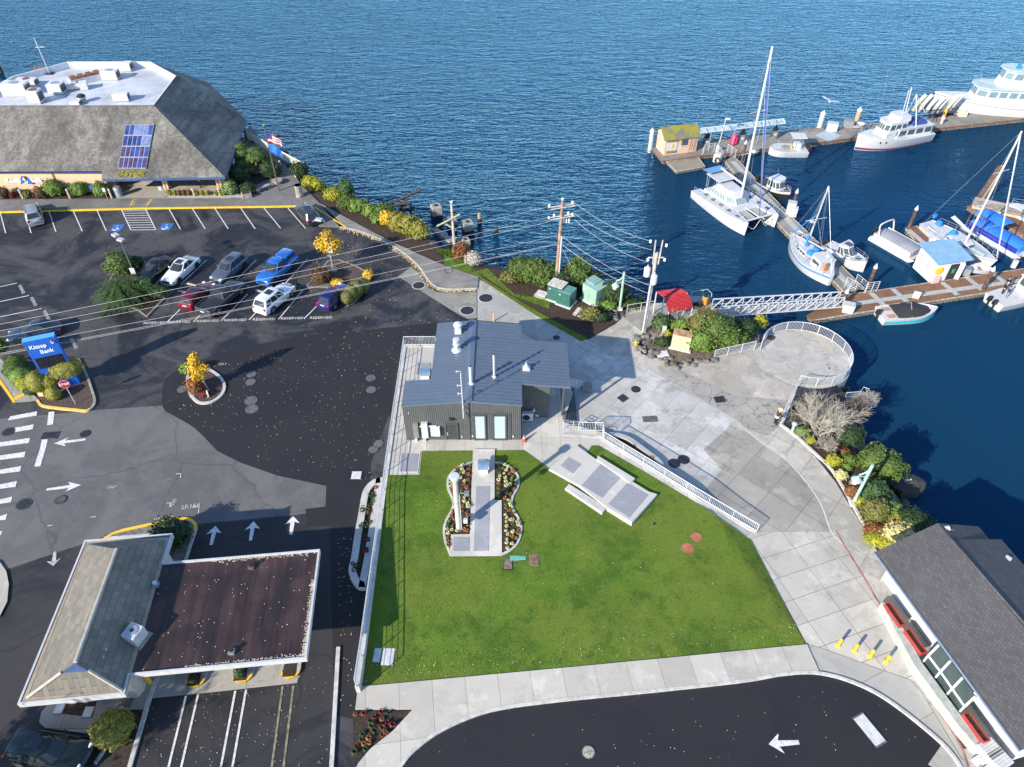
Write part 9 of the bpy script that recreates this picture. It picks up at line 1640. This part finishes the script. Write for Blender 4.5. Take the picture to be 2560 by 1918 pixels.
# ================================================================ people
def person(label, p, rz_, shirt, legs, hair='hat', arm=((.35,.1,1.05),(.12,-.25,.9)), sc=1.0, belt=None, lean=.06):
 t = thing('person',label,'person',p,rz_); SK = mat('skin',(.45,.27,.2),.6)
 def skin(nm, V, E, m):
  me = bpy.data.meshes.new(nm); me.from_pydata([v[:3] for v in V],E,[]); o = bpy.data.objects.new(nm,me); COL.objects.link(o); md_ = o.modifiers.new('s','SKIN'); o.modifiers.new('u','SUBSURF').levels = 1
  for i,v in enumerate(V): me.skin_vertices[0].data[i].radius = (v[3],v[3]*(v[4] if len(v) > 4 else 1))
  me.skin_vertices[0].data[0].use_root = True; dg = bpy.context.evaluated_depsgraph_get(); n = bpy.data.meshes.new_from_object(o.evaluated_get(dg)); n.materials.clear(); n.materials.append(m); n.polygons.foreach_set('use_smooth',[True]*len(n.polygons)); bpy.data.objects.remove(o); q = bpy.data.objects.new(nm,n); COL.objects.link(q); q.parent = t; return q
 l = lean; a, c = arm
 skin('body',[(0,0,.95,.12),(l*.5,0,1.15,.13,.8),(l,0,1.38,.15,.7),(l,0,1.50,.06),(l*1.4,0,1.58,.075),(l*1.5,0,1.68,.10),(l*1.4,0,1.76,.07),(l,.19,1.42,.065),(a[0]*.5,.24,1.2,.05),(a[0],a[1],a[2],.035),(l,-.19,1.42,.065),(c[0]*.4,-.28,1.18,.05),(c[0],c[1],c[2],.035),(0,.10,.88,.085),(.03,.11,.5,.065),(0,.12,.08,.045),(.14,.13,.04,.04),(0,-.10,.88,.085),(.06,-.11,.5,.065),(0,-.12,.08,.045),(.14,-.13,.04,.04)],[(0,1),(1,2),(2,3),(3,4),(4,5),(5,6),(2,7),(7,8),(8,9),(2,10),(10,11),(11,12),(0,13),(13,14),(14,15),(15,16),(0,17),(17,18),(18,19),(19,20)],SK)
 skin('jacket',[(0,0,.98,.15),(l*.5,0,1.16,.155,.85),(l,0,1.38,.175,.75),(l,0,1.48,.09),(l,.20,1.42,.085),(a[0]*.5,.245,1.2,.068),(a[0]*.93,a[1],a[2],.05),(l,-.20,1.42,.085),(c[0]*.4,-.285,1.18,.068),(c[0]*.95,c[1],c[2]+.04,.05)],[(0,1),(1,2),(2,3),(2,4),(4,5),(5,6),(2,7),(7,8),(8,9)],shirt)
 skin('trousers',[(0,0,.95,.13),(0,.10,.86,.105),(.03,.11,.5,.08),(0,.12,.10,.06),(0,-.10,.86,.105),(.06,-.11,.5,.08),(0,-.12,.10,.06)],[(0,1),(1,2),(2,3),(0,4),(4,5),(5,6)],legs)
 for s in (.125,-.125): MB().blob((.06,s,.05),(.15,.055,.055),8,6,0).build('shoe',BLACK,t,smooth=True)
 for h in (a,c):
  f = MB(); f.blob(h,(.05,.03,.05),8,5,0)
  for k in range(4): f.tube([Vector(h)+Vector((.02,-.03+.02*k,-.02)),Vector(h)+Vector((.07-.005*abs(k-1),-.03+.02*k,-.05)),Vector(h)+Vector((.06,-.03+.02*k,-.085))],.009,5)
  f.tube([Vector(h)+Vector((0,-.03,0)),Vector(h)+Vector((.05,-.05,-.02))],.011,5); f.build('hand',SK,t)
 hx = l*1.5
 MB().blob((hx+.105,0,1.665),(.02,.016,.028),6,5,0).build('nose',SK,t); fe = mat('dark eye',(.03,.02,.02),.4)
 for s in (-.035,.035): MB().blob((hx+.095,s,1.70),(.012,.014,.01),6,4,0).build('eye',fe,t)
 for s in (-.1,.1): MB().blob((hx,s,1.68),(.025,.014,.035),6,4,0).build('ear',SK,t)
 MB().blob((hx+.095,0,1.62),(.012,.03,.008),6,4,0).build('mouth',mat('lips',(.35,.13,.12),.6),t)
 if hair == 'hat': MB().lathe((hx,0,1.73),[(.25,0),(.26,.02),(.13,.03),(.125,.11),(.09,.15),(.01,.155)],18).build('straw_hat',mat('pale straw',(.68,.55,.33),.8,var=.12,sc=20),t,smooth=True,ang=50)
 else: MB().blob((hx-.015,0,1.74),(.115,.11,.09),10,7,.03).build('hair',mat('dark hair',(.05,.035,.03),.8) if hair == 'dark' else WHITE,t,smooth=True)
 if belt: MB().lathe((0,0,.88),[(.185,0),(.18,.14)],14,1,1.05).build('shirt_hem',belt,t)
 return t
DKC = mat('dark brown cloth',(.03,.018,.017),.9); BKC = mat('black cloth',(.012,.012,.014),.9); WHC = mat('white cloth',(.62,.6,.57),.9)
person('person in straw hat and dark top leaning on the slanting handrail',at('T',665,960,.05),R(10),DKC,BKC,'hat',((.38,.16,1.03),(.42,-.18,1.04)),1,WHC,.10)
person('person in white top and dark trousers walking on the bank porch',at('A',1385,965,.15),R(25),WHC,BKC,'white',((.1,.25,.9),(.15,-.27,.88)))
for x,y,rz_,sh,lg,lb,hr in ((1570,1195,R(-30),BKC,BKC,'person in black jacket standing in the stern of the fishing boat','white'),(1620,1245,R(150),mat('navy cloth',(.03,.045,.09),.9),mat('denim cloth',(.16,.22,.32),.9),'person in navy jacket and jeans in the fishing boat','dark'),(1600,1130,R(-70),BKC,BKC,'person in dark clothes beside cabin of the fishing boat','dark')): person(lb,at('Y2',x,y,WZ+.65),rz_,sh,lg,hr,((.2,.22,1.0),(.22,-.24,1.0)))
